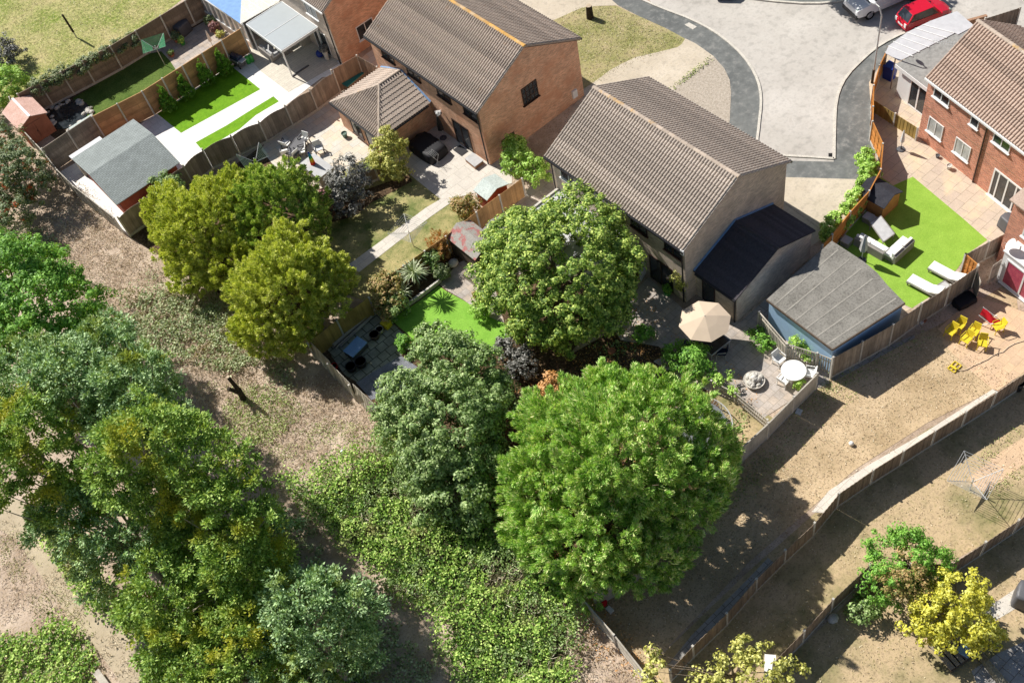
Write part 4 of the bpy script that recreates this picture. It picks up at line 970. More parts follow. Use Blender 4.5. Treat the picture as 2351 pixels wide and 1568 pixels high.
tag(gw.build('garden_wall', M['brownbrick']), 'low brown brick wall ending beside the grey gate fence', 'wall')
fence('pale picket screen in front of the blue walled outbuilding', TP((2, 1, 2270, 1280), (3, 2, 175, 10), (3, 2, 455, 95), (3, 2, 590, 150)), wood_='palewood', style='picket', h=1.45, board=False)
fence('rickety trellis fence draped in climbers near the trampoline', TP((2, 2, 1830, 300), (2, 2, 2050, 410), (2, 2, 2350, 660)), wood_='palewood', style='picket', h=0.95, board=False)
# olive yellow boarded screen beside the white wing
fence('mustard boarded low screen in front of the white double doors', TP((3, 0, 980, 850), (3, 0, 1390, 1110)) , wood_='greenwood', style='close', h=1.0, board=False)
# open wooden gates by the right hand house
gt = thing('garden_gate', 'open ledged wooden gate beside the white bay', 'gate', Z(3, 1, 2010, 1050))
a = Z(3, 1, 2015, 1055); b = Z(3, 1, 2090, 1000)
m = MB()
for k in range(7):
    c = Vector(a).lerp(Vector(b), k/7.0); m.obox((c.x, c.y, 0.95), (0.12, 0.03, 1.6), math.atan2(b[1]-a[1], b[0]-a[0]))
m.build('boards', M['palewood'], gt)
m = MB(); m.beam((*a[:2], 1.4), (*b[:2], 1.4), 0.06, 0.1); m.beam((*a[:2], 0.4), (*b[:2], 0.4), 0.06, 0.1); m.build('ledge', M['greywood'], gt)
g2 = thing('garden_gate', 'pale open gate leaf hinged on the closeboard fence near yellow chairs', 'gate', Z(3, 1, 1900, 1200))
a = Vector(Z(3, 1, 1870, 1080)); b = Vector(Z(3, 1, 1905, 1195))
m = MB()
for k in range(8):
    c = a.lerp(b, (k+0.5)/8.0); m.obox((c.x, c.y, 0.85), ((b-a).length/8*0.95, 0.03, 1.5), math.atan2(b.y-a.y, b.x-a.x))
m.build('boards', M['palewood'], g2)
m = MB(); m.beam((a.x, a.y, 1.3), (b.x, b.y, 1.3), 0.05, 0.08); m.beam((a.x, a.y, 0.4), (b.x, b.y, 0.4), 0.05, 0.08); m.build('ledge', M['greywood'], g2)
# ---------------------------------------------------------------- vegetation
def nrm_(a): return a/(np.linalg.norm(a, axis=1, keepdims=True)+1e-9)
def leaves(C, D, N, ln, wd, rng, curl=0.0):
    """rhombus leaves: C centres, D long-axis directions, N normals (n,3)"""
    D = nrm_(D); S = nrm_(np.cross(D, N)); n = len(C)
    l = ln*rng.uniform(0.65, 1.3, (n, 1))/2; w = wd*rng.uniform(0.65, 1.3, (n, 1))/2
    V = np.empty((n, 4, 3)); V[:, 0] = C-D*l; V[:, 1] = C+S*w; V[:, 2] = C+D*l; V[:, 3] = C-S*w
    return V.reshape(-1, 3)
def quads(nv): return np.arange(nv, dtype=np.int32).reshape(-1, 4)
def sph(n, rng, up=0.0):
    v = nrm_(rng.normal(size=(n, 3))); v[:, 2] += up; return nrm_(v)
def crown_pts(blobs, rng, dens, cr, shell=0.75, bottom=-0.55):
    """clump centres on lumpy ellipsoids; returns centres, outward directions"""
    Cs = []; Os = []
    for bi, (c, r, h) in enumerate(blobs):
        area = 4*math.pi*((r*r+2*r*h)/3.0)
        n = max(6, int(area*dens/(cr*cr)))
        d = sph(n, rng)
        d = d[d[:, 2] > bottom]
        n = len(d)
        k = np.where(rng.random(n) < shell, rng.uniform(0.78, 1.05, n), rng.uniform(0.35, 0.8, n))[:, None]
        # lumpy outline
        ph = rng.uniform(0, 6.28, 3)
        th = np.arctan2(d[:, 1], d[:, 0])
        kv = rng.normal(size=(6, 3)); kv = kv/np.linalg.norm(kv, axis=1, keepdims=True)*np.array([3, 4, 5.5, 7, 8.5, 10])[:, None]
        lump = 1+0.07*np.cos(d @ kv.T+rng.uniform(0, 6.28, 6)).sum(1)
        p = d*np.array([r, r, h])*k*lump[:, None]+np.array(c)
        keep = np.ones(n, bool)
        for bj, (c2, r2, h2) in enumerate(blobs):
            if bj != bi: keep &= (((p-np.array(c2))/np.array([r2, r2, h2]))**2).sum(1) > 0.5
        Cs.append(p[keep]); Os.append(nrm_(d/np.array([r, r, h]))[keep])
    C = np.concatenate(Cs); O = np.concatenate(Os)
    ok = C[:, 2] > 0.15
    return C[ok], O[ok]
def foliage(blobs, seed, mode='broad', dens=0.5, cr=0.5, per=60, ln=0.2, wd=0.13, shell=0.75, bottom=-0.55, squash=0.75):
    rng = np.random.default_rng(seed)
    C, O = crown_pts(blobs, rng, dens, cr, shell, bottom)
    n = len(C)
    cs = cr*rng.uniform(0.6, 1.3, (n, 1))
    idx = np.repeat(np.arange(n), per)
    if mode == 'broad':
        d = sph(len(idx), rng, 0.25)
        rr = rng.uniform(0.45, 1.0, (len(idx), 1))
        p = C[idx]+d*cs[idx]*rr*np.array([1, 1, squash])
        N = nrm_(d*0.8+O[idx]*0.4+np.array([0, 0, 0.45])+rng.normal(size=p.shape)*0.3)
        D = np.cross(N, rng.normal(size=p.shape))
        V = leaves(p, D, N, ln, wd, rng)
    elif mode == 'spray':
        # upswept fan sprays: each clump is a plume pointing outward and up
        ax = nrm_(O*0.8+np.array([0, 0, 0.7])+rng.normal(size=O.shape)*0.35)
        t = rng.random((len(idx), 1))**0.8
        side = rng.normal(size=(len(idx), 3)); a = ax[idx]
        side = nrm_(side-a*(side*a).sum(1, keepdims=True))
        p = C[idx]+a*cs[idx]*(t*1.25-0.5)+side*cs[idx]*0.75*(1-0.7*t)*rng.random((len(idx), 1))**0.5
        D = nrm_(a+side*0.5+rng.normal(size=p.shape)*0.2)
        N = O[idx]*0.8+side*0.5+np.array([0, 0, 0.6])+rng.normal(size=p.shape)*0.35
        N = nrm_(N-D*(N*D).sum(1, keepdims=True))
        V = leaves(p, D, N, ln, wd, rng)
    elif mode == 'ash':
        # drooping pinnate clusters, upper clumps tip up
        d = sph(len(idx), rng, 0.15)
        rr = rng.uniform(0.2, 1.0, (len(idx), 1))
        p = C[idx]+d*cs[idx]*rr*np.array([1, 1, 0.8])
        D = nrm_(d+O[idx]*0.4+rng.normal(size=p.shape)*0.3)
        N = nrm_(np.array([0, 0, 1.0])+d*0.5+rng.normal(size=p.shape)*0.4)
        V = leaves(p, D, N, ln, wd, rng)
    return V, C
def limbs(mb, base, tops, r0, rng, n=6):
    """trunk from base up, limbs to clump centres"""
    b = Vector(base)
    for t in tops:
        t = Vector(t); k = rng.uniform(0.25, 0.6)
        s = b.lerp(Vector((b.x, b.y, t.z)), k) if False else Vector((b.x+(t.x-b.x)*0.15*k, b.y+(t.y-b.y)*0.15*k, b.z+(t.z-b.z)*k))
        mid = s.lerp(t, 0.5)+Vector((rng.uniform(-.2, .2), rng.uniform(-.2, .2), rng.uniform(-0.1, .3)))
        mb.tube(s, mid, r0*0.42, r0*0.25, n, cap=False); mb.tube(mid, t, r0*0.25, r0*0.07, n, cap=False)
def tree(name, lab, base, blobs, mat, seed, cat='tree', bark='bark', r0=0.16, nl=10, group=None, trunk=None, fname='crown', **k):
    """base (x,y,0); blobs [(centre, radius, half height)]"""
    t = thing(name, lab, cat, (base[0], base[1], 0), group=group)
    V, C = foliage(blobs, seed, **k)
    mesh_obj(fname, V, quads(len(V)), M[mat], t, uv=False)
    rng = random.Random(seed)
    m = MB()
    topz = max(c[2] for c, r, h in blobs)
    tops = []
    for c, r, h in blobs: tops.append((c[0], c[1], c[2]+h*0.35))
    if trunk is None: trunk = [(base[0], base[1], -0.05), (base[0]+(blobs[0][0][0]-base[0])*0.5, base[1]+(blobs[0][0][1]-base[1])*0.5, topz*0.5), (blobs[0][0][0], blobs[0][0][1], topz+blobs[0][2]*0.3)]
    nseg = len(trunk)-1
    for i in range(nseg):
        m.tube(trunk[i], trunk[i+1], r0*(1-0.8*i/nseg), r0*(1-0.8*(i+1)/nseg), 9, cap=False)
    pick = [tuple(C[rng.randrange(len(C))]) for _ in range(nl)]+(tops[1:] if len(tops) > 1 else [])
    for p in pick:
        kk = rng.uniform(0.2, 0.85); sgm = min(int(kk*nseg), nseg-1); s = Vector(trunk[sgm]).lerp(Vector(trunk[sgm+1]), kk*nseg-sgm)
        if s.z > p[2]: s.z = max(0.3, p[2]-0.4)
        e = Vector(p); mid = s.lerp(e, 0.5)+Vector((rng.uniform(-.2, .2), rng.uniform(-.2, .2), rng.uniform(-.1, .25)))
        rr = r0*0.4*(1-kk*0.5)
        m.tube(s, mid, rr, rr*0.6, 6, cap=False); m.tube(mid, e, rr*0.6, rr*0.2, 6, cap=False)
    m.build('trunk' if r0 > 0.05 else 'stems', M[bark], t)
    return t
def B(px, py, h, r, b): return (P(px, py, h), r, b)
def bush(name, lab, px, py, h, r, b, mat, seed, cat='bush', **k):
    """one rounded shrub centred at pixel, centre height h"""
    kk = dict(dens=0.55, cr=0.3, per=45, ln=0.14, wd=0.1)
    kk.update(k)
    c = P(px, py, h)
    extra = kk.pop('blobs', [])
    return tree(name, lab, (c[0], c[1], 0), [(c, r, b)]+extra, mat, seed, cat=cat, r0=0.05, nl=6, fname='leaves', **kk)
# --- the two golden/green conifers in the middle left, and the third in front
tree('conifer_tree', 'broad golden green conifer beside the shingle roofed shed', P(460, 545, 0), [B(455, 535, 2.9, 2.7, 2.6), B(400, 500, 2.2, 1.9, 1.9), B(520, 600, 2.0, 2.2, 1.9), B(450, 610, 1.6, 1.8, 1.4), B(520, 470, 2.9, 2.1, 2.2)], 'lf_gold', 11, mode='spray', dens=1.15, cr=0.32, per=80, ln=0.2, wd=0.058)
tree('conifer_tree', 'rounded mid green conifer right of the golden one behind dryer', P(640, 500, 0), [B(640, 470, 2.8, 2.7, 2.6), B(575, 455, 2.5, 1.9, 2.0), B(690, 510, 2.2, 1.8, 2.0), B(610, 530, 2.2, 2.0, 2.0)], 'lf_conif', 12, mode='spray', dens=1.05, cr=0.3, per=80, ln=0.19, wd=0.058)
tree('conifer_tree', 'dense golden conifer in front overhanging the timber pile fence', P(680, 700, 0), [B(655, 660, 3.2, 2.9, 3.0), B(735, 638, 2.4, 2.1, 2.1), B(620, 740, 2.0, 2.3, 2.0), B(672, 748, 1.7, 1.8, 1.7), B(660, 590, 3.2, 1.8, 1.9), B(600, 660, 2.0, 1.8, 1.8)], 'lf_gold', 13, mode='spray', dens=1.15, cr=0.32, per=80, ln=0.2, wd=0.058)
# --- broad leafy fruit tree in front of house A
tree('apple_tree', 'big round leafy green tree in front of the buff brick house', P(1290, 700, 0), [B(1270, 610, 4.0, 3.5, 3.0), B(1330, 540, 4.2, 2.6, 2.4), B(1200, 560, 3.4, 2.3, 2.2), B(1390, 620, 3.4, 2.1, 2.2), B(1170, 650, 2.8, 2.1, 2.0), B(1300, 700, 2.9, 2.7, 2.2), B(1235, 720, 2.4, 1.9, 1.8), B(1370, 690, 2.6, 1.9, 1.8)], 'lf_apple', 21, mode='broad', dens=0.55, cr=0.38, per=75, ln=0.17, wd=0.11, r0=0.2, nl=26, squash=0.6)
# --- middle group between gardens five and six
tree('laurel_tree', 'green leafy tree with pale tips above the bright artificial lawn', P(1045, 860, 0), [B(1035, 835, 3.0, 1.7, 1.8), B(1090, 860, 2.6, 1.5, 1.7), B(1000, 790, 2.6, 1.0, 1.0), B(1130, 900, 2.0, 1.2, 1.5)], 'lf_laurel', 31, mode='broad', dens=0.65, cr=0.34, per=70, ln=0.15, wd=0.1)
tree('laurel_tree', 'tall leafy tree leaning over the bleached fence left of the cypress', P(1010, 1040, 0), [B(950, 930, 3.2, 1.8, 2.0), B(1030, 960, 3.6, 2.3, 2.4), B(1060, 1020, 2.8, 2.2, 2.4), B(930, 960, 2.4, 1.6, 1.8), B(1000, 1060, 2.4, 2.0, 2.0), B(1120, 950, 2.4, 1.5, 1.8)], 'lf_laurel', 32, mode='broad', dens=0.65, cr=0.36, per=70, ln=0.15, wd=0.1)
tree('laurel_tree', 'dark lower tree between the bramble bank and the big cypress', P(1060, 1180, 0), [B(1040, 1120, 2.2, 1.9, 1.9), B(1100, 1150, 1.6, 1.4, 1.5), B(1000, 1150, 1.2, 1.3, 1.1), B(1130, 1080, 1.6, 1.2, 1.5)], 'lf_laurel', 33, mode='broad', dens=0.45, cr=0.4, per=60, ln=0.17, wd=0.12)
# --- giant cypress
tree('cypress_tree', 'huge feathery pale green cypress covering the trampoline', P(1430, 1260, 0), [B(1420, 1060, 5.6, 3.3, 3.4), B(1300, 1010, 4.0, 2.6, 2.8), B(1500, 980, 4.2, 2.7, 2.6), B(1590, 1040, 3.6, 2.0, 2.2), B(1560, 1130, 3.2, 2.4, 2.6), B(1260, 1120, 3.2, 2.2, 2.6), B(1380, 1200, 3.2, 2.9, 2.8), B(1290, 1230, 2.4, 2.2, 2.2), B(1480, 1260, 2.4, 2.1, 2.2), B(1390, 920, 4.4, 1.8, 1.8), B(1350, 1300, 1.8, 1.6, 1.6), B(1240, 1210, 2.0, 1.6, 1.8)], 'lf_cypress', 41, mode='spray', dens=1.05, cr=0.42, per=105, ln=0.27, wd=0.0585, r0=0.25, nl=12)
# --- ash and maple row at left
tree('maple_tree', 'dense bright green tree at the left edge above the ash trees', P(70, 800, 0), [B(40, 640, 7.0, 2.8, 2.6), B(110, 700, 6.5, 2.6, 2.6), B(30, 730, 6.5, 2.8, 2.6), B(140, 770, 5.5, 2.3, 2.6), B(-60, 640, 6.5, 2.8, 2.6)], 'lf_bright', 51, mode='broad', dens=0.65, cr=0.4, per=72, ln=0.16, wd=0.11, r0=0.2)
ashk = dict(mode='ash', dens=0.5, cr=0.42, per=80, ln=0.17, wd=0.095, bottom=-0.5, shell=0.8)
def ash(lab, base, blobs, seed, **kw):
    if seed in (61, 62, 65, 67, 70): kw.setdefault('mat', 'lf_ash2')
    b = P(base[0], base[1], 0); k = dict(ashk); k.update(kw); mt_ = k.pop('mat', 'lf_ash')
    top = blobs[0][0]
    tr = [(b[0], b[1], -0.05), (b[0]+(top[0]-b[0])*0.15, b[1]+(top[1]-b[1])*0.15, 2.5), (b[0]+(top[0]-b[0])*0.5, b[1]+(top[1]-b[1])*0.5, top[2]*0.6), (top[0], top[1], top[2]+0.5)]
    return tree('ash_tree', lab, b, blobs, mt_, seed, bark='barkpale', r0=0.24, nl=16, trunk=tr, **k)
ash('tall ash tree at left under the bright maple with bluish leaf clusters', (310, 1130), [B(140, 850, 9.0, 2.0, 1.8), B(60, 870, 8.0, 2.0, 1.8), B(220, 830, 7.0, 2.0, 1.8), B(200, 910, 7.0, 2.0, 1.8), B(40, 930, 7.0, 1.8, 1.6)], 61)
ash('tall ash tree leaning toward the waste strip with dark lower side', (400, 1180), [B(310, 880, 8.5, 2.1, 2.0), B(250, 800, 7.0, 1.8, 1.6), B(340, 940, 6.5, 1.8, 1.9), B(280, 960, 7.0, 1.7, 1.6)], 62)
ash('ash tree with yellowing crown in the middle of the left wood', (496, 1375), [B(330, 1010, 9.5, 2.0, 2.2), B(290, 1080, 8.5, 1.8, 1.8), B(410, 1030, 8.5, 2.0, 2.0), B(480, 1090, 8.0, 2.1, 2.1), B(360, 1120, 7.5, 1.7, 1.6), B(420, 1160, 6.5, 1.7, 1.5)], 63)
ash('ash tree at the left edge with its pale trunk showing through the crown', (400, 1325), [B(50, 1010, 9.0, 2.1, 2.0), B(20, 1090, 8.0, 1.8, 1.8), B(110, 1060, 8.2, 1.6, 1.6), B(170, 1150, 6.5, 1.6, 1.5), B(-40, 1000, 8.0, 2.0, 2.0)], 64)
ash('smaller ash tree in the lower left near the dirt path', (380, 1330), [B(210, 1200, 5.8, 1.9, 1.8), B(290, 1240, 5.0, 1.8, 1.6), B(130, 1190, 5.6, 1.6, 1.5), B(250, 1300, 3.2, 1.5, 1.4), B(360, 1230, 4.4, 1.6, 1.6)], 65, per=70)
ash('ash tree beside the dark shaded hollow above the bramble bank', (600, 1390), [B(530, 1190, 7.2, 2.0, 1.9), B(550, 1280, 5.6, 2.0, 1.8), B(450, 1260, 5.6, 1.8, 1.5), B(600, 1290, 3.0, 1.6, 1.5), B(490, 1340, 3.0, 1.5, 1.3)], 66)
ash('young bright sapling poking out over the shaded waste strip', (650, 1270), [B(625, 1185, 2.8, 0.75, 0.9), B(650, 1215, 2.0, 0.7, 0.9), B(600, 1230, 1.6, 0.7, 0.8)], 67, cr=0.4)
ash('spreading leafy tree at the bottom left above the path edge', (430, 1560), [B(380, 1360, 4.8, 2.0, 1.8), B(470, 1400, 4.0, 1.9, 1.7), B(400, 1460, 3.4, 1.9, 1.7), B(330, 1400, 3.4, 1.2, 1.2)], 68, per=70)
ash('bushy tree at the bottom edge with several pale bare twigs', (620, 1600), [B(560, 1460, 4.0, 2.2, 2.0), B(480, 1540, 3.0, 2.2, 1.8), B(600, 1560, 2.6, 2.0, 1.6), B(400, 1560, 2.2, 1.6, 1.4)], 69, per=70)
ash('blue green leafed tree at the bottom beside the shaded bramble', (800, 1560), [B(700, 1390, 5.2, 2.0, 1.9), B(760, 1430, 4.6, 2.1, 1.9), B(700, 1500, 3.0, 2.2, 1.8), B(810, 1490, 2.2, 1.4, 1.3), B(640, 1440, 3.0, 1.3, 1.3)], 70, per=70)
# --- right hand lower garden trees
tree('shrub_tree', 'round green and rust coloured shrub tree over the lower fence', P(2070, 1350, 0), [B(2075, 1280, 1.9, 1.55, 1.4), B(2050, 1330, 1.6, 1.35, 1.3), B(2120, 1300, 1.5, 1.2, 1.2)], 'lf_bright', 81, mode='broad', dens=0.5, cr=0.3, per=55, ln=0.12, wd=0.08)
tree('shrub_tree', 'rusty brown leaved shrub between the green one and yellow tree', P(2085, 1350, 0), [B(2080, 1325, 2.5, 1.1, 0.7), B(2110, 1350, 2.1, 0.9, 0.7)], 'lf_rust', 82, mode='broad', dens=0.5, cr=0.28, per=50, ln=0.11, wd=0.07)
tree('yellow_tree', 'bright yellow leaved tree at the bottom right', P(2190, 1440, 0), [B(2205, 1365, 2.6, 1.15, 0.9), B(2160, 1400, 2.0, 1.15, 0.8), B(2235, 1420, 1.9, 1.05, 0.8), B(2110, 1435, 1.5, 0.8, 0.6), B(2180, 1450, 1.4, 1.1, 0.7), B(2265, 1460, 1.3, 0.75, 0.6)], 'lf_yellow', 83, mode='broad', dens=0.4, cr=0.3, per=55, ln=0.16, wd=0.09)
bush('bush', 'small dark green bush in shade left of the rusty shrub', 1980, 1405, 0.6, 0.8, 0.6, 'lf_laurel', 84)
tree('sapling', 'yellow green sapling with sparse tips at the bottom edge', P(1690, 1580, 0), [B(1680, 1540, 1.8, 1.2, 1.0), B(1750, 1530, 1.8, 1.1, 1.0), B(1700, 1490, 2.0, 0.5, 0.7), B(1630, 1560, 1.2, 0.8, 0.8), B(1810, 1545, 1.6, 0.7, 0.7), B(1500, 1545, 1.2, 0.7, 0.8), B(1500, 1500, 1.5, 0.25, 0.5)], 'lf_yelgreen', 85, mode='broad', dens=0.22, cr=0.3, per=40, ln=0.16, wd=0.1)
# --- bushes
bush('berry_bush', 'tall bush with rusty red berries at the left edge', 45, 400, 2.4, 2.0, 2.2, 'lf_red', 91, cat='bush', cr=0.36, per=55, blobs=[B(20, 480, 1.8, 1.9, 1.7), B(80, 430, 1.4, 1.3, 1.3), B(10, 340, 2.2, 1.6, 1.8)])
bush('bush', 'yellow green bush at the left edge below the open field', 12, 190, 1.2, 1.5, 1.3, 'lf_climber', 92, blobs=[B(-20, 230, 1.2, 1.4, 1.2)])
bush('bush', 'pale flowering bush casting a dark shadow at the field edge', 8, 130, 1.0, 1.4, 1.1, 'lf_purple', 93)
bush('bush', 'green rounded bush between the shingle roofed shed and grey fence', 383, 437, 1.4, 1.15, 1.3, 'lf_laurel', 94, blobs=[B(400, 465, 0.9, 0.9, 0.9)])
bush('bush', 'bright yellow shrub at the corner of the kitchen wing', 893, 350, 1.8, 1.15, 1.4, 'lf_yelgreen', 95, cr=0.28, blobs=[B(905, 385, 0.9, 0.95, 0.9)])
bush('bush', 'grey leaved round bush beside the stone patio wall', 797, 420, 1.7, 1.4, 1.6, 'lf_purple', 96, blobs=[B(790, 470, 0.9, 1.1, 0.9)])
bush('bush', 'dark maroon leaved bush behind the green conifer', 745, 470, 0.9, 0.9, 0.9, 'lf_maroon', 97, blobs=[B(715, 445, 0.7, 0.5, 0.6)])
bush('bush', 'bright green leafy bush between the two houses', 1190, 375, 1.3, 1.0, 1.1, 'lf_climber', 98, blobs=[B(1230, 395, 1.2, 0.9, 1.0), B(1180, 345, 1.3, 0.9, 1.1)])
bush('bush', 'mixed red tipped shrub beside the path next to the wooden fence', 1072, 475, 0.7, 0.75, 0.75, 'lf_rust', 99, blobs=[B(1050, 470, 0.6, 0.5, 0.5)])
bush('bush', 'dried orange wispy shrub leaning on the wooden fence', 1010, 560, 0.9, 0.7, 0.9, 'lf_orange', 100, mode='spray', ln=0.2, wd=0.03, blobs=[B(1008, 590, 0.7, 0.6, 0.7)])
bush('bush', 'variegated leafy shrub between the orange shrub and the round bush', 995, 598, 0.9, 0.55, 0.6, 'lf_laurel', 101)
bush('bush', 'clipped round pale green bush beside the patio', 1014, 625, 0.55, 0.5, 0.5, 'lf_ivy', 102, cr=0.14, per=30, ln=0.08, wd=0.06, dens=1.2)
bush('bush', 'pink tinged shrub in the raised bed at the conifer end', 885, 665, 1.0, 1.0, 1.0, 'lf_rust', 103, blobs=[B(890, 700, 0.8, 0.9, 0.8)])
bush('bush', 'dark ivy like shrub by the raised bed above the timber pile', 905, 705, 0.7, 0.8, 0.7, 'lf_laurel', 104)
bush('bush', 'round dark green bush by the mossy slabs', 930, 790, 0.4, 0.5, 0.45, 'lf_bright', 105, cr=0.16, ln=0.1, wd=0.07)
bush('bush', 'yellow green round bush at the lawn edge under the big tree', 1105, 712, 0.5, 0.6, 0.5, 'lf_climber', 106, cr=0.18, ln=0.1, wd=0.06)
bush('bush', 'silvery twiggy bush at the corner of the bright artificial lawn', 1175, 800, 0.7, 1.0, 0.7, 'lf_purple', 107, blobs=[B(1200, 840, 0.6, 0.8, 0.6)])
bush('bush', 'large dark green shrub between trampoline and slate patio', 1590, 830, 0.8, 0.95, 0.8, 'lf_bright', 108, blobs=[B(1555, 815, 0.6, 0.8, 0.6), B(1610, 850, 0.6, 0.7, 0.6)])
bush('bush', 'small shrub in shade beneath the big round tree by pots', 1480, 770, 0.4, 0.6, 0.4, 'lf_bright', 109)
bush('climbing_rose', 'wispy pale climbing shrub on the corner of the buff house', 1560, 650, 1.2, 0.45, 1.1, 'lf_yelgreen', 110, dens=0.3)
bush('bush', 'ochre leaved bush beneath the upper left side of the cypress', 1275, 890, 0.8, 0.8, 0.8, 'lf_orange', 111, blobs=[B(1215, 940, 0.7, 0.7, 0.8)])
bush('bush', 'deep red leaved bush in the shadow left of the cypress', 1190, 1000, 0.7, 0.8, 0.7, 'lf_maroon', 112)
bush('bush', 'green climber on the picket screen behind the white chairs', 1840, 800, 0.9, 0.35, 0.4, 'lf_climber', 113, blobs=[B(1825, 790, 1.1, 0.3, 0.4), B(1862, 812, 0.9, 0.3, 0.3)])
bush('bush', 'small bright fern under the frosted glass table', 1836, 880, 0.3, 0.3, 0.3, 'lf_climber', 114, cr=0.15, ln=0.1, wd=0.058)
bush('bush', 'dark low hedge along the foot of the picket screen', 1770, 790, 0.3, 0.5, 0.3, 'lf_bright', 115, blobs=[B(1745, 770, 0.3, 0.5, 0.3)])
bush('bush', 'vine trailing over the rickety trellis', 1660, 870, 0.8, 0.5, 0.3, 'lf_climber', 116, blobs=[B(1690, 895, 0.9, 0.4, 0.25)], dens=0.3)
# ivy hedge along the top of the field fence
iv = [Z(0, 0, x, y, 2.2) for x, y in ((330, 770), (450, 700), (570, 640), (690, 590), (810, 520), (930, 450), (1050, 380), (1170, 320))]
tree('ivy_hedge', 'thick ivy hedge growing over the field boundary fence', (iv[0][0]+3, iv[0][1], 0), [((p[0]+0.1, p[1], 1.95-0.05*i), 0.75-0.03*i, 0.55) for i, p in enumerate(iv)], 'lf_ivy', 120, cat='hedge', r0=0.05, nl=6, fname='leaves', mode='broad', dens=0.55, cr=0.24, per=45, ln=0.11, wd=0.08)
# ivy on the orange fence
iv = [Z(3, 0, 880, 1440, 0.7), Z(3, 0, 930, 1540, 0.9), Z(3, 1, 930, 30, 0.9), Z(3, 1, 880, 150, 0.8), Z(3, 1, 830, 250, 0.8), Z(3, 1, 760, 360, 0.8), Z(3, 1, 680, 430, 0.9), Z(3, 1, 600, 480, 0.8), Z(3, 1, 560, 560, 0.6)]
tree('climbing_plant', 'bright green climber spilling over the orange fence onto the drive', (iv[3][0], iv[3][1], 0), [(p, 0.55, 0.6) for p in iv], 'lf_climber', 121, cat='climber', r0=0.05, nl=6, fname='leaves', mode='broad', dens=0.5, cr=0.22, per=45, ln=0.14, wd=0.12)
# four clipped conifers along the tan fence
cfirst = None
cl = ['clipped column conifer nearest the white pergola barbecue', 'second clipped column conifer from the barbecue', 'third clipped column conifer from the barbecue', 'clipped column conifer nearest the shingle roofed shed']
for i, (x, y) in enumerate(((2040, 640), (1880, 745), (1700, 860), (1520, 960))):
    b = Z(0, 0, x, y, 0)
    b = (b[0], 66.75, 0)
    if cfirst is None:
        bl = [((b[0], b[1], 0.4+k*0.36), 0.55-0.1*k, 0.42) for k in range(5)]
        cfirst = tree('column_conifer', cl[0], b, bl, 'lf_bright', 130, cat='conifer', r0=0.04, nl=3, fname='leaves', mode='spray', dens=0.9, cr=0.16, per=45, ln=0.1, wd=0.045, group='clipped conifers along the tan fence')
        _ORG[cfirst.name] = b
    else: copy_tree(cfirst, loc=b, yaw=i*1.3, label=cl[i])
# cordylines
def cordyline(lab, px, py, h, seed, n=90, L=0.75):
    c = P(px, py, h); t = thing('cordyline', lab, 'cordyline', (c[0], c[1], 0))
    rng = np.random.default_rng(seed)
    d = sph(n, rng, 0.35); d = d[d[:, 2] > -0.15]
    V = []; F = []
    for k, dd in enumerate(d):
        s = np.cross(dd, [0, 0, 1]); s /= np.linalg.norm(s)+1e-9; l = L*rng.uniform(0.75, 1.15); w = 0.03
        p0 = np.array(c)+dd*0.05; p1 = p0+dd*l*0.6+np.array([0, 0, 0.03]); p2 = p0+dd*l-np.array([0, 0, 0.16*l])
        b = len(V); V += [p0-s*w*.6, p0+s*w*.6, p1+s*w, p1-s*w, p2]; F += [(b, b+1, b+2, b+3), (b+3, b+2, b+4)]
    mesh_obj('blades', np.array(V), F, M['lf_blade'], t, uv=False)
    m = MB(); m.tube((c[0], c[1], 0), c, 0.07, 0.05); m.build('trunk', M['bark'], t)
cordyline('spiky cordyline with long pale blades in the raised bed', 950, 628, 1.6, 5, 150, 0.95)
cordyline('smaller spiky cordyline left of the large one in raised bed', 912, 640, 1.1, 6, 80, 0.7)
cordyline('low spiky cordyline nearest the shaded artificial lawn', 925, 672, 0.8, 7, 80, 0.7)
# --- ground cover
def inpoly(x, y, poly):
    c = np.zeros(len(x), bool); n = len(poly)
    for i in range(n):
        x1, y1 = poly[i][:2]; x2, y2 = poly[(i+1) % n][:2]
        m = ((y1 > y) != (y2 > y)) & (x < (x2-x1)*(y-y1)/((y2-y1)+1e-12)+x1); c ^= m
    return c
def hump(x, y, s=1.0, seed=0):
    return 0.5+0.22*(np.sin(x*0.9*s+seed+0.8*np.sin(y*0.7*s))+np.sin(y*1.1*s+seed*2.1+x*0.6))+0.14*np.sin(2.7*s*x+1.9*s*y+seed+np.sin(1.3*x*s))+0.12*np.sin(4.1*y*s-3.3*x*s+seed)
def scatter(poly, n, rng):
    xs = [p[0] for p in poly]; ys = [p[1] for p in poly]
    x = rng.uniform(min(xs), max(xs), n*3); y = rng.uniform(min(ys), max(ys), n*3)
    k = inpoly(x, y, poly); return x[k], y[k]
def area(poly):
    n = len(poly); return abs(sum(poly[i][0]*poly[(i+1) % n][1]-poly[(i+1) % n][0]*poly[i][1] for i in range(n)))/2
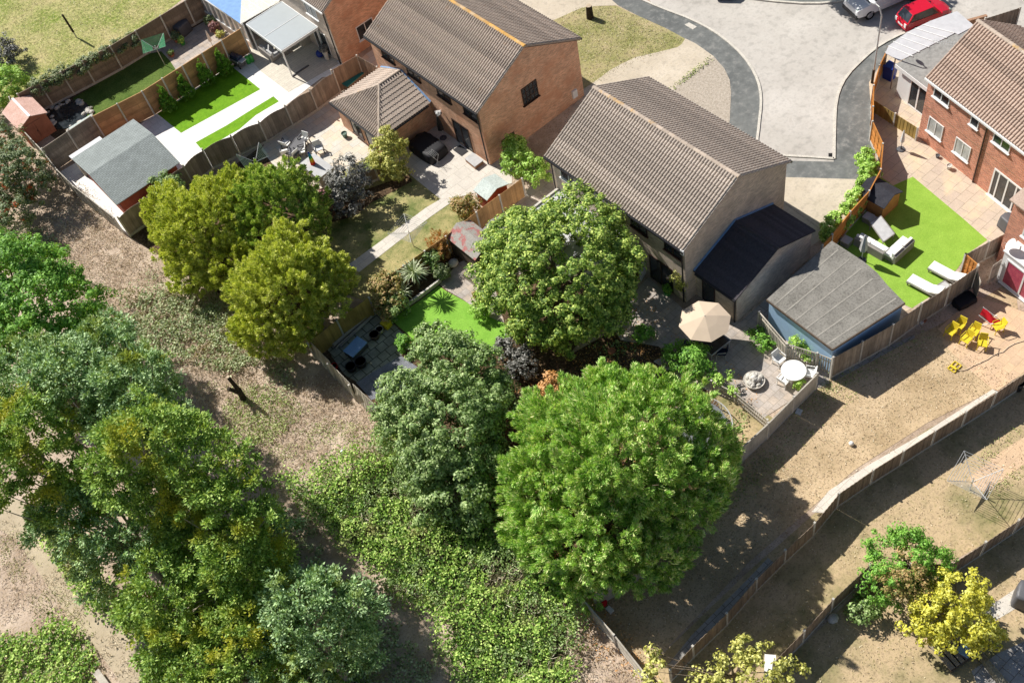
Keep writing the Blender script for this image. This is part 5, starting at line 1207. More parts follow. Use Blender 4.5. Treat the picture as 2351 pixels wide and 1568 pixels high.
def cover(name, polys, mat, dens, H, ln, wd, seed, thr=0.0, upright=0.0, blobs=None, lab=None):
    rng = np.random.default_rng(seed); Vs = []
    for q in polys:
        xs = [p[0] for p in q]; ys = [p[1] for p in q]
        n = int(dens*(max(xs)-min(xs))*(max(ys)-min(ys)))
        x = rng.uniform(min(xs), max(xs), n); y = rng.uniform(min(ys), max(ys), n)
        k = inpoly(x+rng.normal(0, 0.25, n), y+rng.normal(0, 0.25, n), q); x = x[k]; y = y[k]
        h = hump(x, y, 1.0, seed); h2 = hump(x, y, 2.3, seed+3)
        k = h*0.5+h2*0.5 > thr; x = x[k]; y = y[k]; h = (h[k]*0.6+h2[k]*0.4)
        z = H*np.clip(h, 0.08, 1.2)*rng.uniform(0.3, 1.0, len(x))**0.5
        p = np.stack([x, y, z+0.03], 1)
        if upright > 0:
            D = nrm_(rng.normal(size=p.shape)*np.array([1, 1, 0.25])+np.array([0, 0, upright])); N = nrm_(np.cross(D, rng.normal(size=p.shape)))
        else:
            N = nrm_(rng.normal(size=p.shape)*0.55+np.array([0, 0, 0.9])); D = np.cross(N, rng.normal(size=p.shape))
        Vs.append(leaves(p, D, N, ln, wd, rng))
    V = np.concatenate(Vs)
    o = mesh_obj(name, V, quads(len(V)), M[mat], None, uv=False); tag(o, lab, None, kind='stuff'); return o
cover('bramble', [DL('330,1400 420,1300 560,1250 680,1240 700,1330 860,1430 860,1600 400,1600')], 'lf_bramble', 120, 1.2, 0.17, 0.12, 23)
bank0 = None
bank = DL('640,1095 700,1110 780,1060 900,985 960,1040 1100,1160 1200,1260 1290,1330 1340,1400 1320,1600 1060,1600 1000,1420 900,1370 830,1290 760,1230 700,1170')
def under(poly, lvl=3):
    sheet('undergrowth_shade_soil', poly, lvl, M['under'])  # dark sheet painting shade on the soil between bramble leaves
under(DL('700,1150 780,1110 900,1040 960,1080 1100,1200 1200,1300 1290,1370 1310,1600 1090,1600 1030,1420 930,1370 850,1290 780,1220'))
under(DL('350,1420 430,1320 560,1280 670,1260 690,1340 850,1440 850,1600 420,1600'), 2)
cover('bramble', [bank], 'lf_bramble', 260, 1.6, 0.14, 0.1, 3, thr=0.3)
cover('nettles', [bank], 'lf_laurel', 200, 1.3, 0.13, 0.07, 43, thr=0.5)
cover('dry_grass', [bank], 'lf_straw', 90, 1.1, 0.3, 0.025, 44, thr=0.58, upright=0.6)
cover('bramble', [DL('280,680 330,670 420,660 480,700 560,740 600,800 560,860 480,850 430,830 350,830 300,760')], 'lf_bramblegrey', 190, 0.7, 0.15, 0.11, 4, thr=0.32)
cover('bramble', [DL('600,1200 700,1180 780,1260 900,1380 1000,1440 1060,1600 820,1600 800,1420 700,1330 640,1290'), DL('0,495 60,500 150,570 130,640 0,560'), DL('180,690 260,700 300,760 330,840 380,900 300,880 220,760')], 'lf_bramblegrey', 150, 0.6, 0.15, 0.11, 7, thr=0.42)
cover('bramble', [DL('-40,1460 80,1470 130,1420 200,1460 230,1530 190,1600 -40,1600'), DL('90,1180 140,1200 200,1300 300,1390 330,1440 300,1450 200,1390 110,1270')], 'lf_bramble', 230, 0.9, 0.17, 0.12, 8)
cover('weeds', [DL('520,930 560,890 640,900 700,940 640,1010 560,1030 520,990')], 'lf_grass', 160, 0.3, 0.13, 0.07, 9, thr=0.3)
cover('weeds', [DL('960,900 1000,960 1010,1010 900,1060 860,1000'), DL('1330,1390 1400,1400 1500,1540 1480,1600 1330,1600')], 'lf_orange', 60, 0.4, 0.16, 0.05, 10, thr=0.35, upright=1.0)
strawpoly = DL('100,520 180,420 300,560 400,640 500,690 560,760 690,860 760,880 900,990 960,1040 900,1100 780,1060 640,1100 700,1180 560,1080 400,940 330,820 200,700 110,590')
cover('dry_grass', [strawpoly], 'lf_straw', 150, 0.28, 0.24, 0.03, 12, thr=0.2, upright=0.7)
cover('dry_grass', [DL('1340,1400 1480,1540 1480,1600 1320,1600'), DL('0,1180 100,1270 280,1470 340,1568 0,1568')], 'lf_straw', 90, 0.2, 0.2, 0.03, 13, thr=0.3, upright=0.7)
cover('grass', [DL('-10,1200 20,1210 110,1330 220,1450 250,1560 180,1500 90,1400 0,1290')], 'lf_grass', 120, 0.12, 0.12, 0.04, 14, thr=0.38, upright=0.8)
cover('grass', [DL('0,0 420,0 300,85 60,215 0,225')], 'lf_straw', 45, 0.08, 0.14, 0.03, 15, upright=0.6)
cover('grass', [DL('0,0 420,0 300,85 60,215 0,225')], 'lf_grass', 40, 0.08, 0.12, 0.03, 16, thr=0.45, upright=0.6)
dl = DL('1890,880 2150,770 2350,870 2130,960 1960,1070 1720,1280 1480,1530 1340,1380 1600,1180 1780,1000')
cover('dry_grass', [dl], 'lf_straw', 60, 0.06, 0.1, 0.03, 17, upright=0.4)
cover('dry_grass', [DL('1560,1560 1720,1330 1960,1110 2130,1000 2350,900 2350,1150 2130,1310 1990,1320 1760,1540'), DL('1760,1568 1990,1350 2130,1340 2350,1210 2351,1568')], 'lf_straw', 35, 0.06, 0.1, 0.03, 18, upright=0.4, thr=0.4)
cover('leaf_litter', [DL('1000,1120 1180,900 1300,830 1440,760 1600,880 1640,1000 1500,1150 1340,1350 1180,1230')], 'lf_orange', 40, 0.05, 0.12, 0.08, 19, thr=0.4)
cover('grass', [DL('1278,48 1336,20 1412,16 1570,92 1500,128 1420,158 1345,200 1330,100')], 'lf_straw', 60, 0.06, 0.12, 0.03, 31, upright=0.5)
cover('grass', [DL('1278,48 1336,20 1412,16 1570,92 1500,128 1420,158 1345,200 1330,100')], 'lf_grass', 60, 0.06, 0.12, 0.03, 32, thr=0.45, upright=0.5)
cover('weeds', [ZL(2, 0, '1470,835 1500,790 1580,700 1700,620 1830,530 1850,540 1720,650 1640,720 1560,770 1490,830')], 'lf_grass', 260, 0.12, 0.13, 0.06, 33)
cover('grass', [DL('1850,905 1880,880 2000,830 2100,800 2000,870 1900,960 1800,1060 1700,1160 1650,1180 1760,1030')], 'lf_grass', 110, 0.06, 0.1, 0.04, 34, thr=0.5, upright=0.5)
cover('grass', [DL('2230,1060 2300,1010 2351,975 2351,990 2300,1030 2240,1075'), DL('2260,1130 2351,1065 2351,1090 2290,1135')], 'lf_grass', 200, 0.08, 0.1, 0.04, 35, upright=0.5)
c_ = P(2050, 40, 0); ty = c_[1]+8.5
tree('roadside_tree', 'large street tree just beyond the top edge shading the parked vehicles', (c_[0], ty, 0), [((c_[0], ty, 6.5), 3.0, 2.4), ((c_[0]+4.0, ty+0.3, 6.6), 3.2, 2.6), ((c_[0]+8, ty-1.0, 6.5), 3.0, 2.6)], 'lf_laurel', 140, mode='broad', dens=0.5, cr=0.45, per=70, ln=0.2, wd=0.14, r0=0.2)
cover('weeds', [DL('330,620 420,650 520,690 600,760 700,870 660,920 560,880 500,830 430,760')], 'lf_bramblegrey', 120, 0.4, 0.13, 0.08, 45, thr=0.45)
cover('weeds', [DL('400,900 560,880 760,950 930,1010 880,1080 780,1060 640,1090 520,1010')], 'lf_grass', 90, 0.2, 0.12, 0.05, 46, thr=0.58)
cover('leaf_litter', [DL('1440,700 1500,680 1560,790 1700,850 1745,960 1640,900 1500,830 1400,800')], 'lf_orange', 25, 0.03, 0.1, 0.06, 47, thr=0.35)
cover('ground_ivy', [DL('1340,800 1440,760 1560,800 1640,880 1560,880 1450,840'), DL('1655,930 1700,940 1750,1000 1700,1040 1660,990')], 'lf_laurel', 130, 0.35, 0.12, 0.07, 48, thr=0.45)
cover('grass', [DL('1890,880 2000,820 2130,755 2150,775 2010,850 1900,930 1760,1080 1620,1230 1400,1400 1350,1375 1600,1180 1780,1000')], 'lf_laurel', 90, 0.07, 0.1, 0.04, 49, thr=0.42, upright=0.5)
# ---------------------------------------------------------------- garden things
def yaw_of(a, b): return math.atan2(b[1]-a[1], b[0]-a[0])
def rdryer(lab, base, h, R, yaw, poleh=None, line='metal', pole='metal', lean=(0, 0), rise=0.45, nl=7, group='rotary clothes dryers'):
    b = P(*base, 0); t = thing('clothes_dryer', lab, 'clothes dryer', b, group=group)
    m = MB(); top = (b[0], b[1], h-0.1); m.tube(b, top, 0.028, n=6); m.build('pole', M[pole], t)
    ends = []
    for k in range(4):
        a = yaw+k*math.pi/2; e = (b[0]+R*math.cos(a)+lean[0]*0, b[1]+R*math.sin(a), h+rise*0.4); ends.append(e)
        m = MB(); m.tube((b[0], b[1], h-rise), e, 0.018, n=5); m.build('arm', M[pole], t)
    m = MB()
    for i in range(nl):
        f = 0.3+0.7*i/(nl-1)
        pts = [Vector((b[0], b[1], h-rise)).lerp(Vector(e), f) for e in ends]
        for k in range(4): m.tube(pts[k], pts[(k+1) % 4], 0.011, n=4, cap=False)
    m.build('line', M[line], t)
    return t
rdryer('bright green rotary dryer open over the shaded back lawn', (379, 151), 1.95, 1.2, R_(20), line='greenline', pole='metal', rise=0.4, nl=14)
rdryer('dark green rotary dryer between the conifer and grey arched fence', (600, 400), 1.6, 1.2, R_(35), line='dkgreen', pole='metal')
rdryer('thin white rotary dryer over the straight pale path', (950, 566), 1.6, 1.25, R_(62), line='metal', rise=0.35)
rdryer('silver rotary dryer on the dry lawn at lower right', (2226, 1124), 1.3, 1.35, R_(57), line='metal', rise=0.5)
def box_thing(name, lab, cat, corners, z0, z1, mat, part='body', lid=None, lidm=None):
    c = corners; ctr = (sum(p[0] for p in c)/len(c), sum(p[1] for p in c)/len(c), 0)
    t = thing(name, lab, cat, ctr)
    m = MB(); m.prism([(p[0], p[1]) for p in c], z0, z1); m.build(part, M[mat], t)
    if lid:
        m = MB(); q = [(ctr[0]+(p[0]-ctr[0])*1.04, ctr[1]+(p[1]-ctr[1])*1.04) for p in c]; m.prism(q, z1, z1+0.06); m.build(lid, M[lidm or mat], t)
    return t
def rect(px, py, L, W, yaw, h=0):
    c = P(px, py, h); a = Vector((math.cos(yaw), math.sin(yaw))); b = Vector((-a.y, a.x)); C = Vector(c[:2])
    return [tuple(C+a*(i*L/2)+b*(j*W/2)) for i, j in ((-1, -1), (1, -1), (1, 1), (-1, 1))]
def softcover(name, lab, cat, px, py, L, W, H, yaw, mat, seed=0, h=0.0):
    """loose cover draped over furniture: rounded, creased box"""
    import bmesh
    c = P(px, py, 0); rng = random.Random(seed)
    bm = bmesh.new(); bmesh.ops.create_cube(bm, size=1.0)
    for v in bm.verts: v.co = Vector((v.co.x*L, v.co.y*W, (v.co.z+0.5)*H))
    bmesh.ops.subdivide_edges(bm, edges=bm.edges[:], cuts=6, use_grid_fill=True)
    for v in bm.verts:
        k = v.co.z/H; r = 1-0.1*k*k
        nx, ny = v.co.x/(L/2), v.co.y/(W/2)
        cr = 1-0.10*(nx*nx*ny*ny)
        w = 1+0.035*math.sin(7*nx+seed)*math.cos(6*ny+seed*2)
        v.co = Vector((v.co.x*r*cr*w, v.co.y*r*cr*w, v.co.z*(1-0.1*(nx*nx+ny*ny)*0.5*(k > 0.9))+(0.03*math.sin(5*nx*2+seed)*math.sin(4*ny*2) if k > 0.9 else 0)))
    me = bpy.data.meshes.new(name); bm.to_mesh(me); bm.free(); me.polygons.foreach_set('use_smooth', np.ones(len(me.polygons), bool)); me.materials.append(M[mat])
    o = bpy.data.objects.new(name, me); COL.objects.link(o); o.location = (c[0], c[1], 0); o.rotation_euler = (0, 0, yaw); tag(o, lab, cat); return o
def pot(lab, px, py, r=0.2, h=0.35, mat='terracotta', plant=None, seed=1, pr=0.25):
    c = P(px, py, 0); t = thing('plant_pot', lab, 'plant pot', c)
    m = MB(); m.lathe(c, [(r*0.7, 0), (r, h*0.92), (r*1.1, h*0.93), (r*1.1, h), (r*0.9, h), (r*0.85, h*0.8)], 14); m.build('pot', M[mat], t)
    m = MB(); m.lathe(c, [(r*0.85, h*0.78), (0.02, h*0.8)], 12); m.build('soil', M['soil'], t)
    if plant:
        V, C = foliage([((c[0], c[1], h+pr*0.7), pr, pr)], seed, dens=0.8, cr=0.12, per=25, ln=0.1, wd=0.06)
        mesh_obj('plant', V, quads(len(V)), M[plant], t, uv=False)
    return t
def parasol(name, lab, px, py, h, mat, r=0.13, pole='metal', base=True, tip=None):
    c = P(px, py, 0); t = thing(name, lab, 'parasol', c)
    m = MB(); m.tube(c, (c[0], c[1], h), 0.025, n=8); m.build('pole', M[pole], t)
    m = MB(); n = 12; prof = [(0.05, h*0.38), (r*1.15, h*0.42), (r*1.0, h*0.6), (r*0.7, h*0.8), (r*0.35, h*0.97), (0.02, h)]
    m.lathe((c[0], c[1], 0), prof, n)
    for i in range(len(m.v)):
        x, y, z = m.v[i]; k = 0.75 if (i % n) % 2 else 1.0; m.v[i] = (c[0]+(x-c[0])*k, c[1]+(y-c[1])*k, z)
    cp = m.build('canopy', M[mat], t) if mat else None
    m = MB(); m.lathe(c, [(0.25, 0), (0.25, 0.06), (0.05, 0.1), (0.04, 0.3)], 14); m.build('foot', M['darkgrey'], t)
    return t
def table(lab, corners, h, top, leg):
    c = corners; ctr = (sum(p[0] for p in c)/4, sum(p[1] for p in c)/4, 0); t = thing('garden_table', lab, 'table', ctr)
    m = MB(); m.prism([(p[0], p[1]) for p in c], h-0.02, h); m.build('tabletop', M[top], t)
    m = MB()
    for i in range(4): a, b = c[i], c[(i+1) % 4]; m.beam((a[0], a[1], h-0.01), (b[0], b[1], h-0.01), 0.05, 0.05)
    m.build('frame', M[leg], t)
    for p in c:
        q = (ctr[0]+(p[0]-ctr[0])*0.93, ctr[1]+(p[1]-ctr[1])*0.93); m = MB(); m.tube((q[0], q[1], 0), (q[0], q[1], h-0.03), 0.025, n=6); m.build('leg', M[leg], t)
    return t
# garden one
softcover('barbecue_cover', 'dark blue grey domed cover by the far fence', 'cover', 424, 76, 1.3, 0.9, 1.0, R_(15), 'darkgrey', 3)
pot('red flowering pot beside the dark domed cover', 396, 72, 0.2, 0.3, 'blue', 'lf_maroon', 3)
pot('pot of red flowers in the middle of the far patio', 408, 97, 0.22, 0.3, 'terracotta', 'lf_red', 4, 0.35)
pot('green leafed pot at the right of the red flower pot', 421, 103, 0.2, 0.3, 'green', 'lf_climber', 5, 0.25)
pot('terracotta bowl at the edge of the shaded back lawn', 395, 129, 0.24, 0.2, 'terracotta', 'lf_laurel', 6, 0.2)
pot('pot with orange foliage leaning at the glass conservatory', 488, 62, 0.25, 0.35, 'terracotta', 'lf_red', 7, 0.4)
pot('large reddish potted shrub near the white conservatory frame', 500, 78, 0.25, 0.35, 'terracotta', 'lf_maroon', 8, 0.4)
pot('pale yellow potted plant near the fence end and conservatory', 512, 92, 0.22, 0.3, 'stone', 'lf_yelgreen', 9, 0.3)
parasol('parasol', 'closed white parasol standing on the far patio', 491, 112, 1.7, 'white', 0.12)
rk = thing('rockery', 'dark pond rockery with pale stones beside the terracotta shed', 'rockery', P(160, 262, 0))
m = MB(); rr = random.Random(4); c = P(158, 264, 0)
for i in range(40):
    a = rr.uniform(0, 6.28); d = rr.uniform(0.7, 1.15); x, y = c[0]+1.5*d*math.cos(a), c[1]+1.9*d*math.sin(a); s = rr.uniform(0.1, 0.25)
    m = MB(); m.ell((x, y, s*0.4), (s, s*rr.uniform(0.6, 1), s*0.6), 7, 5); m.build('stone', M['stone'], rk)
m = MB(); m.lathe((c[0], c[1], 0.0), [(1.55, 0.022), (1.55, 0.06), (0.02, 0.06)], 20); m.build('water', M['glass'], rk)
bt = thing('bird_table', 'turquoise topped white trellis bench at the garden corner fence', 'bench', P(170, 300, 0))
a = Z(0, 0, 640, 1190, 1.0); b = Z(0, 0, 850, 1060, 1.0)
m = MB(); m.beam(a, b, 0.35, 0.05); m.build('top', M['mint'], bt)
m = MB()
for q in (a, b): m.tube((q[0], q[1], 0), (q[0], q[1], 0.98), 0.04)
m.build('legs', M['white'], bt)
# garden two
def bbq(lab, px, py, yaw):
    c = P(px, py, 0); t = thing('barbecue', lab, 'barbecue', c)
    Mx = Matrix.Translation(c) @ Matrix.Rotation(yaw, 4, 'Z')
    m = MB(); m.box(-0.4, -0.28, 0.15, 0.4, 0.28, 0.75); m.xf(Mx); m.build('cabinet', M['darkgrey'], t)
    m = MB(); m.add([(x, 0.3*math.cos(a), 0.78+0.32*math.sin(a)) for x in (-0.42, 0.42) for a in [math.pi*k/8 for k in range(9)]], [tuple(range(9))[::-1], tuple(range(9, 18))]+[(i, i+1, i+10, i+9) for i in range(8)]); m.xf(Mx); m.build('hood', M['darkcar'], t)
    for s in (-1, 1):
        m = MB(); m.box(s*0.62-0.2, -0.25, 0.76, s*0.62+0.2, 0.25, 0.8); m.xf(Mx); m.build('side_shelf', M['metal'], t)
    for sx in (-1, 1):
        m = MB(); m.tube((sx*0.32, -0.3, 0.09), (sx*0.32, -0.24, 0.09), 0.09, n=10); m.xf(Mx); m.build('wheel', M['rubber'], t)
    m = MB(); m.box(-0.4, -0.36, 0.62, 0.4, -0.285, 0.74); m.xf(Mx); m.build('control_panel', M['chrome'], t)
bbq('black hooded barbecue with silver shelves by the tan fence', 552, 152, R_(-80))
gs = None
for i, (x, y, l) in enumerate(((572, 146, 'green gas bottle nearest the barbecue'), (580, 142, 'green gas bottle nearest the white canopy post'))):
    c = P(x, y, 0)
    if gs is None:
        gs = thing('gas_bottle', l, 'gas bottle', c, group='green gas bottles'); m = MB(); m.lathe(c, [(0.14, 0), (0.17, 0.06), (0.17, 0.55), (0.1, 0.68), (0.04, 0.7)], 14); m.build('bottle', M['green'], gs, True)
        m = MB(); m.lathe((c[0], c[1], 0.7), [(0.05, 0), (0.05, 0.08), (0.02, 0.1)], 8); m.build('valve', M['metal'], gs)
    else: copy_tree(gs, loc=c, label=l)
cb = R_(90)
def sofa(lab, px, py, L, yaw, fm='greyrattan', cm='cushion', D=0.8, mirror=1, group=None):
    c = P(px, py, 0); t = thing('outdoor_sofa', lab, 'sofa', c, group=group); Mx = Matrix.Translation(c) @ Matrix.Rotation(yaw, 4, 'Z')
    m = MB(); m.box(-L/2, -D/2, 0, L/2, D/2, 0.3); m.xf(Mx); m.build('seat_frame', M[fm], t)
    m = MB(); m.box(-L/2, D/2-0.14, 0.3, L/2, D/2, 0.62); m.xf(Mx); m.build('backrest', M[fm], t)
    n = max(1, int(L/0.7)); s = L/n
    for i in range(n):
        m = MB(); x = -L/2+i*s; m.box(x+0.01, -D/2+0.02, 0.3, x+s-0.01, D/2-0.16, 0.43); m.xf(Mx); m.build('seat_cushion', M[cm], t)
        m = MB(); m.box(x+0.03, D/2-0.3, 0.43, x+s-0.03, D/2-0.145, 0.74); m.xf(Mx); m.build('back_cushion', M[cm], t)
    return t
sofa('pale blue cushioned sofa under the white patio canopy', 622, 128, 1.7, R_(90), 'greyrattan', 'greycush')
bx0 = None
for i, (x, y) in enumerate(((651, 126), (662, 121))):
    t = box_thing('stool', ['square rattan stool nearest the canopy sofa', 'square rattan stool further along under the canopy'][i], 'stool', rect(x, y, 0.45, 0.45, 0), 0, 0.4, 'greyrattan', 'frame', 'cushion', 'greycush'); t['group'] = 'stools under the canopy'
box_thing('cabinet', 'light wooden cabinet under the white patio canopy', 'cabinet', rect(703, 100, 0.9, 0.5, 0), 0, 0.9, 'palewood', 'body', 'top', 'palewood')
bl = thing('ball', 'shiny blue ball on the shaded deck by the canopy post', 'ball', P(737, 131, 0)); c = P(737, 131, 0); m = MB(); m.ell((c[0], c[1], 0.3), (0.3, 0.3, 0.3), 18, 12); m.build('shell', M['blue'], bl, True); m = MB(); m.tube((c[0], c[1], 0.58), (c[0], c[1], 0.64), 0.04); m.build('valve', M['white'], bl)
pot('tall pale vase with dark foliage at the wall of the top house', 752, 137, 0.2, 0.8, 'stone', 'lf_purple', 12, 0.3)
tb = box_thing('hot_tub', 'teal covered hot tub behind the kitchen wing', 'hot tub', rect(808, 190, 1.7, 1.3, R_(8)), 0, 0.55, 'brownwood', 'shell', 'cover', 'teal')
# garden three
hb = box_thing('bar_table', 'grey topped long outdoor bar counter next to the conifer', 'table', [Z(0, 0, 0, 0)]*0 or [P(690, 377, 0.85), P(721, 353, 0.85), P(765, 385, 0.85), P(731, 411, 0.85)], 0, 0.82, 'greyrattan', 'body', 'top', 'greycush')
def rainbow():
    m, nt, b = newmat('rainbow_stripes', 0.8, 0.2)
    g = nt.nodes.new('ShaderNodeNewGeometry'); s = nt.nodes.new('ShaderNodeSeparateXYZ'); nt.links.new(g.outputs['Position'], s.inputs[0])
    mr = nt.nodes.new('ShaderNodeMapRange'); mr.inputs[1].default_value = 0.6; mr.inputs[2].default_value = 2.1; nt.links.new(s.outputs[2], mr.inputs[0])
    r = nt.nodes.new('ShaderNodeValToRGB'); r.color_ramp.interpolation = 'CONSTANT'; e = r.color_ramp.elements
    cs = [(0, (0.55, 0.01, 0.03)), (0.18, (0.7, 0.05, 0.02)), (0.34, (0.8, 0.35, 0.02)), (0.46, (0.55, 0.6, 0.03)), (0.56, (0.05, 0.4, 0.12)), (0.68, (0.02, 0.3, 0.5)), (0.84, (0.01, 0.03, 0.35))]
    while len(e) < len(cs): e.new(0.5)
    for i, (p, c) in enumerate(cs): e[i].position = p; e[i].color = (*c, 1)
    nt.links.new(mr.outputs[0], r.inputs[0]); nt.links.new(r.outputs[0], b.inputs['Base Color']); return m
M['rainbow'] = rainbow()
parasol('parasol', 'closed rainbow striped parasol beside the grey bar counter', 728, 398, 2.0, 'rainbow', 0.16)
def chair(name, lab, px, py, yaw, fm, cm, cat='chair', group=None, seat=0.42, arms=True, back=0.85, recl=0.12, W=0.48, thin=0.025, cush=True):
    """local origin at floor; x forward"""
    c = P(px, py, seat); t = thing(name, lab, cat, (c[0], c[1], 0), yaw, group=group, world=False)
    m = MB(); m.box(-0.23, -W/2, seat-0.03, 0.25, W/2, seat+(0.03 if cush else 0.0)); m.build('seat', M[cm], t)
    m = MB(); m.hexa([(-0.25, -W/2+0.02, seat), (-0.21, -W/2+0.02, seat), (-0.21, W/2-0.02, seat), (-0.25, W/2-0.02, seat)], [(-0.25-recl, -W/2+0.03, back), (-0.21-recl, -W/2+0.03, back), (-0.21-recl, W/2-0.03, back), (-0.25-recl, W/2-0.03, back)]); m.build('backrest', M[cm], t)
    for sx, sy in ((0.22, -1), (0.22, 1), (-0.22, -1), (-0.22, 1)):
        m = MB(); m.tube((sx*1.15, sy*(W/2-0.01), 0), (sx, sy*(W/2-0.03), seat-0.03), thin, n=6); m.build('leg', M[fm], t)
    if arms:
        for sy in (-1, 1):
            m = MB(); m.tube((0.2, sy*W/2, seat), (0.18, sy*(W/2+0.03), seat+0.2), thin*0.9, n=6); m.tube((0.18, sy*(W/2+0.03), seat+0.2), (-0.27, sy*(W/2), seat+0.24), thin*0.9, n=6); m.build('armrest', M[fm], t)
    return t
wl5 = ['white cushioned patio chair nearest the grey arched fence', 'white cushioned patio chair behind the rainbow parasol', 'white cushioned patio chair closest to the dark dryer', 'white cushioned patio chair left of the grey bar counter', 'white cushioned patio chair standing alone on the sunny slabs', 'white cushioned patio chair in the middle of the cluster']
ch0 = None
for i, (x, y, a) in enumerate(((656, 329, 20), (697, 321, 200), (655, 349, 60), (672, 352, 100), (731, 341, 250), (692, 345, 150))):
    if ch0 is None: ch0 = chair('patio_chair', wl5[0], x, y, R_(a), 'darkgrey', 'cushion', group='white cushioned chairs by the bar', W=0.6, thin=0.045)
    else:
        c = P(x, y, 0.42); copy_tree(ch0, loc=(c[0], c[1], 0), yaw=R_(a), label=wl5[i])
table('low dark dining table among the white cushioned chairs', rect(680, 338, 1.6, 0.9, R_(25), 0.45), 0.5, 'darkgrey', 'darkgrey')
pot('small dark green glazed pot on the sandstone patio', 793, 315, 0.2, 0.38, 'dkgreen')
# garden four
softcover('furniture_cover', 'large black cover over furniture in the shade of the brick house', 'cover', 985, 348, 2.6, 1.7, 0.75, R_(92), 'darkcover', 1)
parasol('parasol', 'closed black parasol by the kitchen wing wall', 1018, 318, 2.0, 'darkcover', 0.2)
st = thing('clothes_airer', 'thin white folding airer on the shaded paving', 'airer', P(1000, 375, 0)); c = P(1000, 375, 0)
m = MB()
for dy in (-0.35, 0.35):
    m.tube((c[0]-0.2, c[1]+dy, 0), (c[0]+0.2, c[1]+dy, 0.9), 0.012, n=5); m.tube((c[0]+0.2, c[1]+dy, 0), (c[0]-0.2, c[1]+dy, 0.9), 0.012, n=5)
m.build('frame', M['metal'], st)
m = MB()
for k in range(5): m.tube((c[0]-0.2+k*0.1, c[1]-0.35, 0.9), (c[0]-0.2+k*0.1, c[1]+0.35, 0.9), 0.006, n=4)
m.build('rail', M['metal'], st)
sp = box_thing('doorstep', 'brick doorstep box in front of the patio door', 'step', [P(1068, 366, 0.25), P(1085, 352, 0.25), P(1109, 370, 0.25), P(1090, 384, 0.25)], 0, 0.25, 'brownbrick', 'base', 'tread', 'greycush')
mt = rect(1058, 347, 0.9, 0.6, R_(90)); m = MB(); m.prism(mt, 0.03, 0.05); o = m.build('door_mat', M['darkcover']); tag(o, 'dark door mat at the foot of the patio door', 'mat')
bn = box_thing('crate', 'white crate of bits beside the tiny red shed', 'crate', rect(1106, 461, 0.6, 0.35, R_(90)), 0, 0.4, 'white', 'body', 'lid', 'greycush')
hk = thing('hanging_basket', 'white hanging basket on the wall above the black cover', 'hanging basket', Z(1, 0, 1685, 1060, 1.9)); c = Z(1, 0, 1685, 1060, 1.9); m = MB(); m.lathe(c, [(0.05, 0), (0.18, 0.14), (0.2, 0.15)], 10); m.build('bowl', M['black'], hk)
V, C = foliage([((c[0], c[1], c[2]+0.2), 0.2, 0.15)], 9, dens=0.8, cr=0.1, per=25, ln=0.08, wd=0.06); mesh_obj('flowers', V, quads(len(V)), M['white'], hk, uv=False)
# garden five
def planks(m, a, b, n, w, z0, rng, spread):
    a = Vector(a); b = Vector(b)
    d = (b-a).normalized(); q = Vector((-d.y, d.x, 0))
    for i in range(n):
        o = q*rng.uniform(-spread, spread); z = z0+rng.uniform(0, 0.25); e = rng.uniform(-0.2, 0.2)
        m.beam(a+o+d*e+Vector((0, 0, z)), b+o*rng.uniform(0.6, 1.2)+d*e+Vector((0, 0, z+rng.uniform(-.05, .1))), w, 0.05)
tp = thing('timber_pile', 'pile of long dark timbers under the mustard fence', 'timber pile', P(800, 755, 0)); rr = random.Random(8)
for k in range(12):
    m = MB(); planks(m, P(768, 795, 0), P(845, 730, 0), 1, rr.choice([0.08, 0.12, 0.16]), 0.05, rr, 0.45); m.build('plank', M[rr.choice(['darkwood', 'greywood', 'darkwood', 'palewood'])], tp)
box_thing('crate', 'blue grey crate with a white edge on the mossy slabs', 'crate', rect(820, 806, 0.8, 1.2, R_(100)), 0, 0.4, 'darkgrey', 'body', 'lid', 'bluebright')
yc = box_thing('crate', 'bright yellow crate beside the artificial lawn corner', 'crate', rect(889, 749, 0.45, 0.5, R_(10)), 0, 0.35, 'yellow', 'body', 'rim', 'yellow')
def tub(lab, px, py, r, h, mat, name='tub'):
    c = P(px, py, 0); t = thing(name, lab, name.replace('_', ' '), c)
    m = MB(); m.lathe(c, [(r*0.85, 0), (r, h), (r*0.93, h), (r*0.8, 0.05), (0.01, 0.05)], 16); m.build('shell', M[mat], t, True)
    m = MB(); m.lathe((c[0], c[1], h), [(r*1.04, -0.02), (r*1.04, 0.02), (r*0.94, 0.02), (r*0.94, -0.02)], 16); m.build('rim', M[mat], t)
    return t
tub('round black tub with open top on the mossy slabs', 831, 838, 0.34, 0.4, 'black')
tub('round dark tub nearest the bleached fence', 808, 848, 0.32, 0.35, 'black')
tub('pale yellow rimmed round tub beside the yellow crate', 873, 761, 0.24, 0.25, 'palewood')
tub('round dark brown tub between the yellow rimmed tub and lawn', 862, 775, 0.3, 0.35, 'darkwood')
tub('small red bucket in the corner by the bleached fence', 770, 846, 0.19, 0.3, 'redcloth', 'bucket')
box_thing('storage_box', 'grey outdoor storage box half under the round leafy tree', 'storage box', [P(1061, 626, 0.55), P(1099, 598, 0.55), P(1136, 630, 0.55), P(1104, 656, 0.55)], 0, 0.5, 'palewood', 'body', 'lid', 'greywood')
pot('terracotta pot on the sunny slabs beside the round tree', 1095, 686, 0.2, 0.28, 'terracotta', 'lf_rust', 21, 0.2)
bo = MB(); c = P(1042, 609, 0); bo.ell((c[0], c[1], 0.2), (0.36, 0.3, 0.25), 10, 7); tag(bo.build('boulder', M['stone'], None, True), 'smooth pale boulder beside the old curved shed', 'boulder')
ed = MB(); pts = [Z(1, 1, x, y) for x, y in ((1240, 1370), (1330, 1290), (1480, 1190), (1600, 1100), (1700, 1020))]
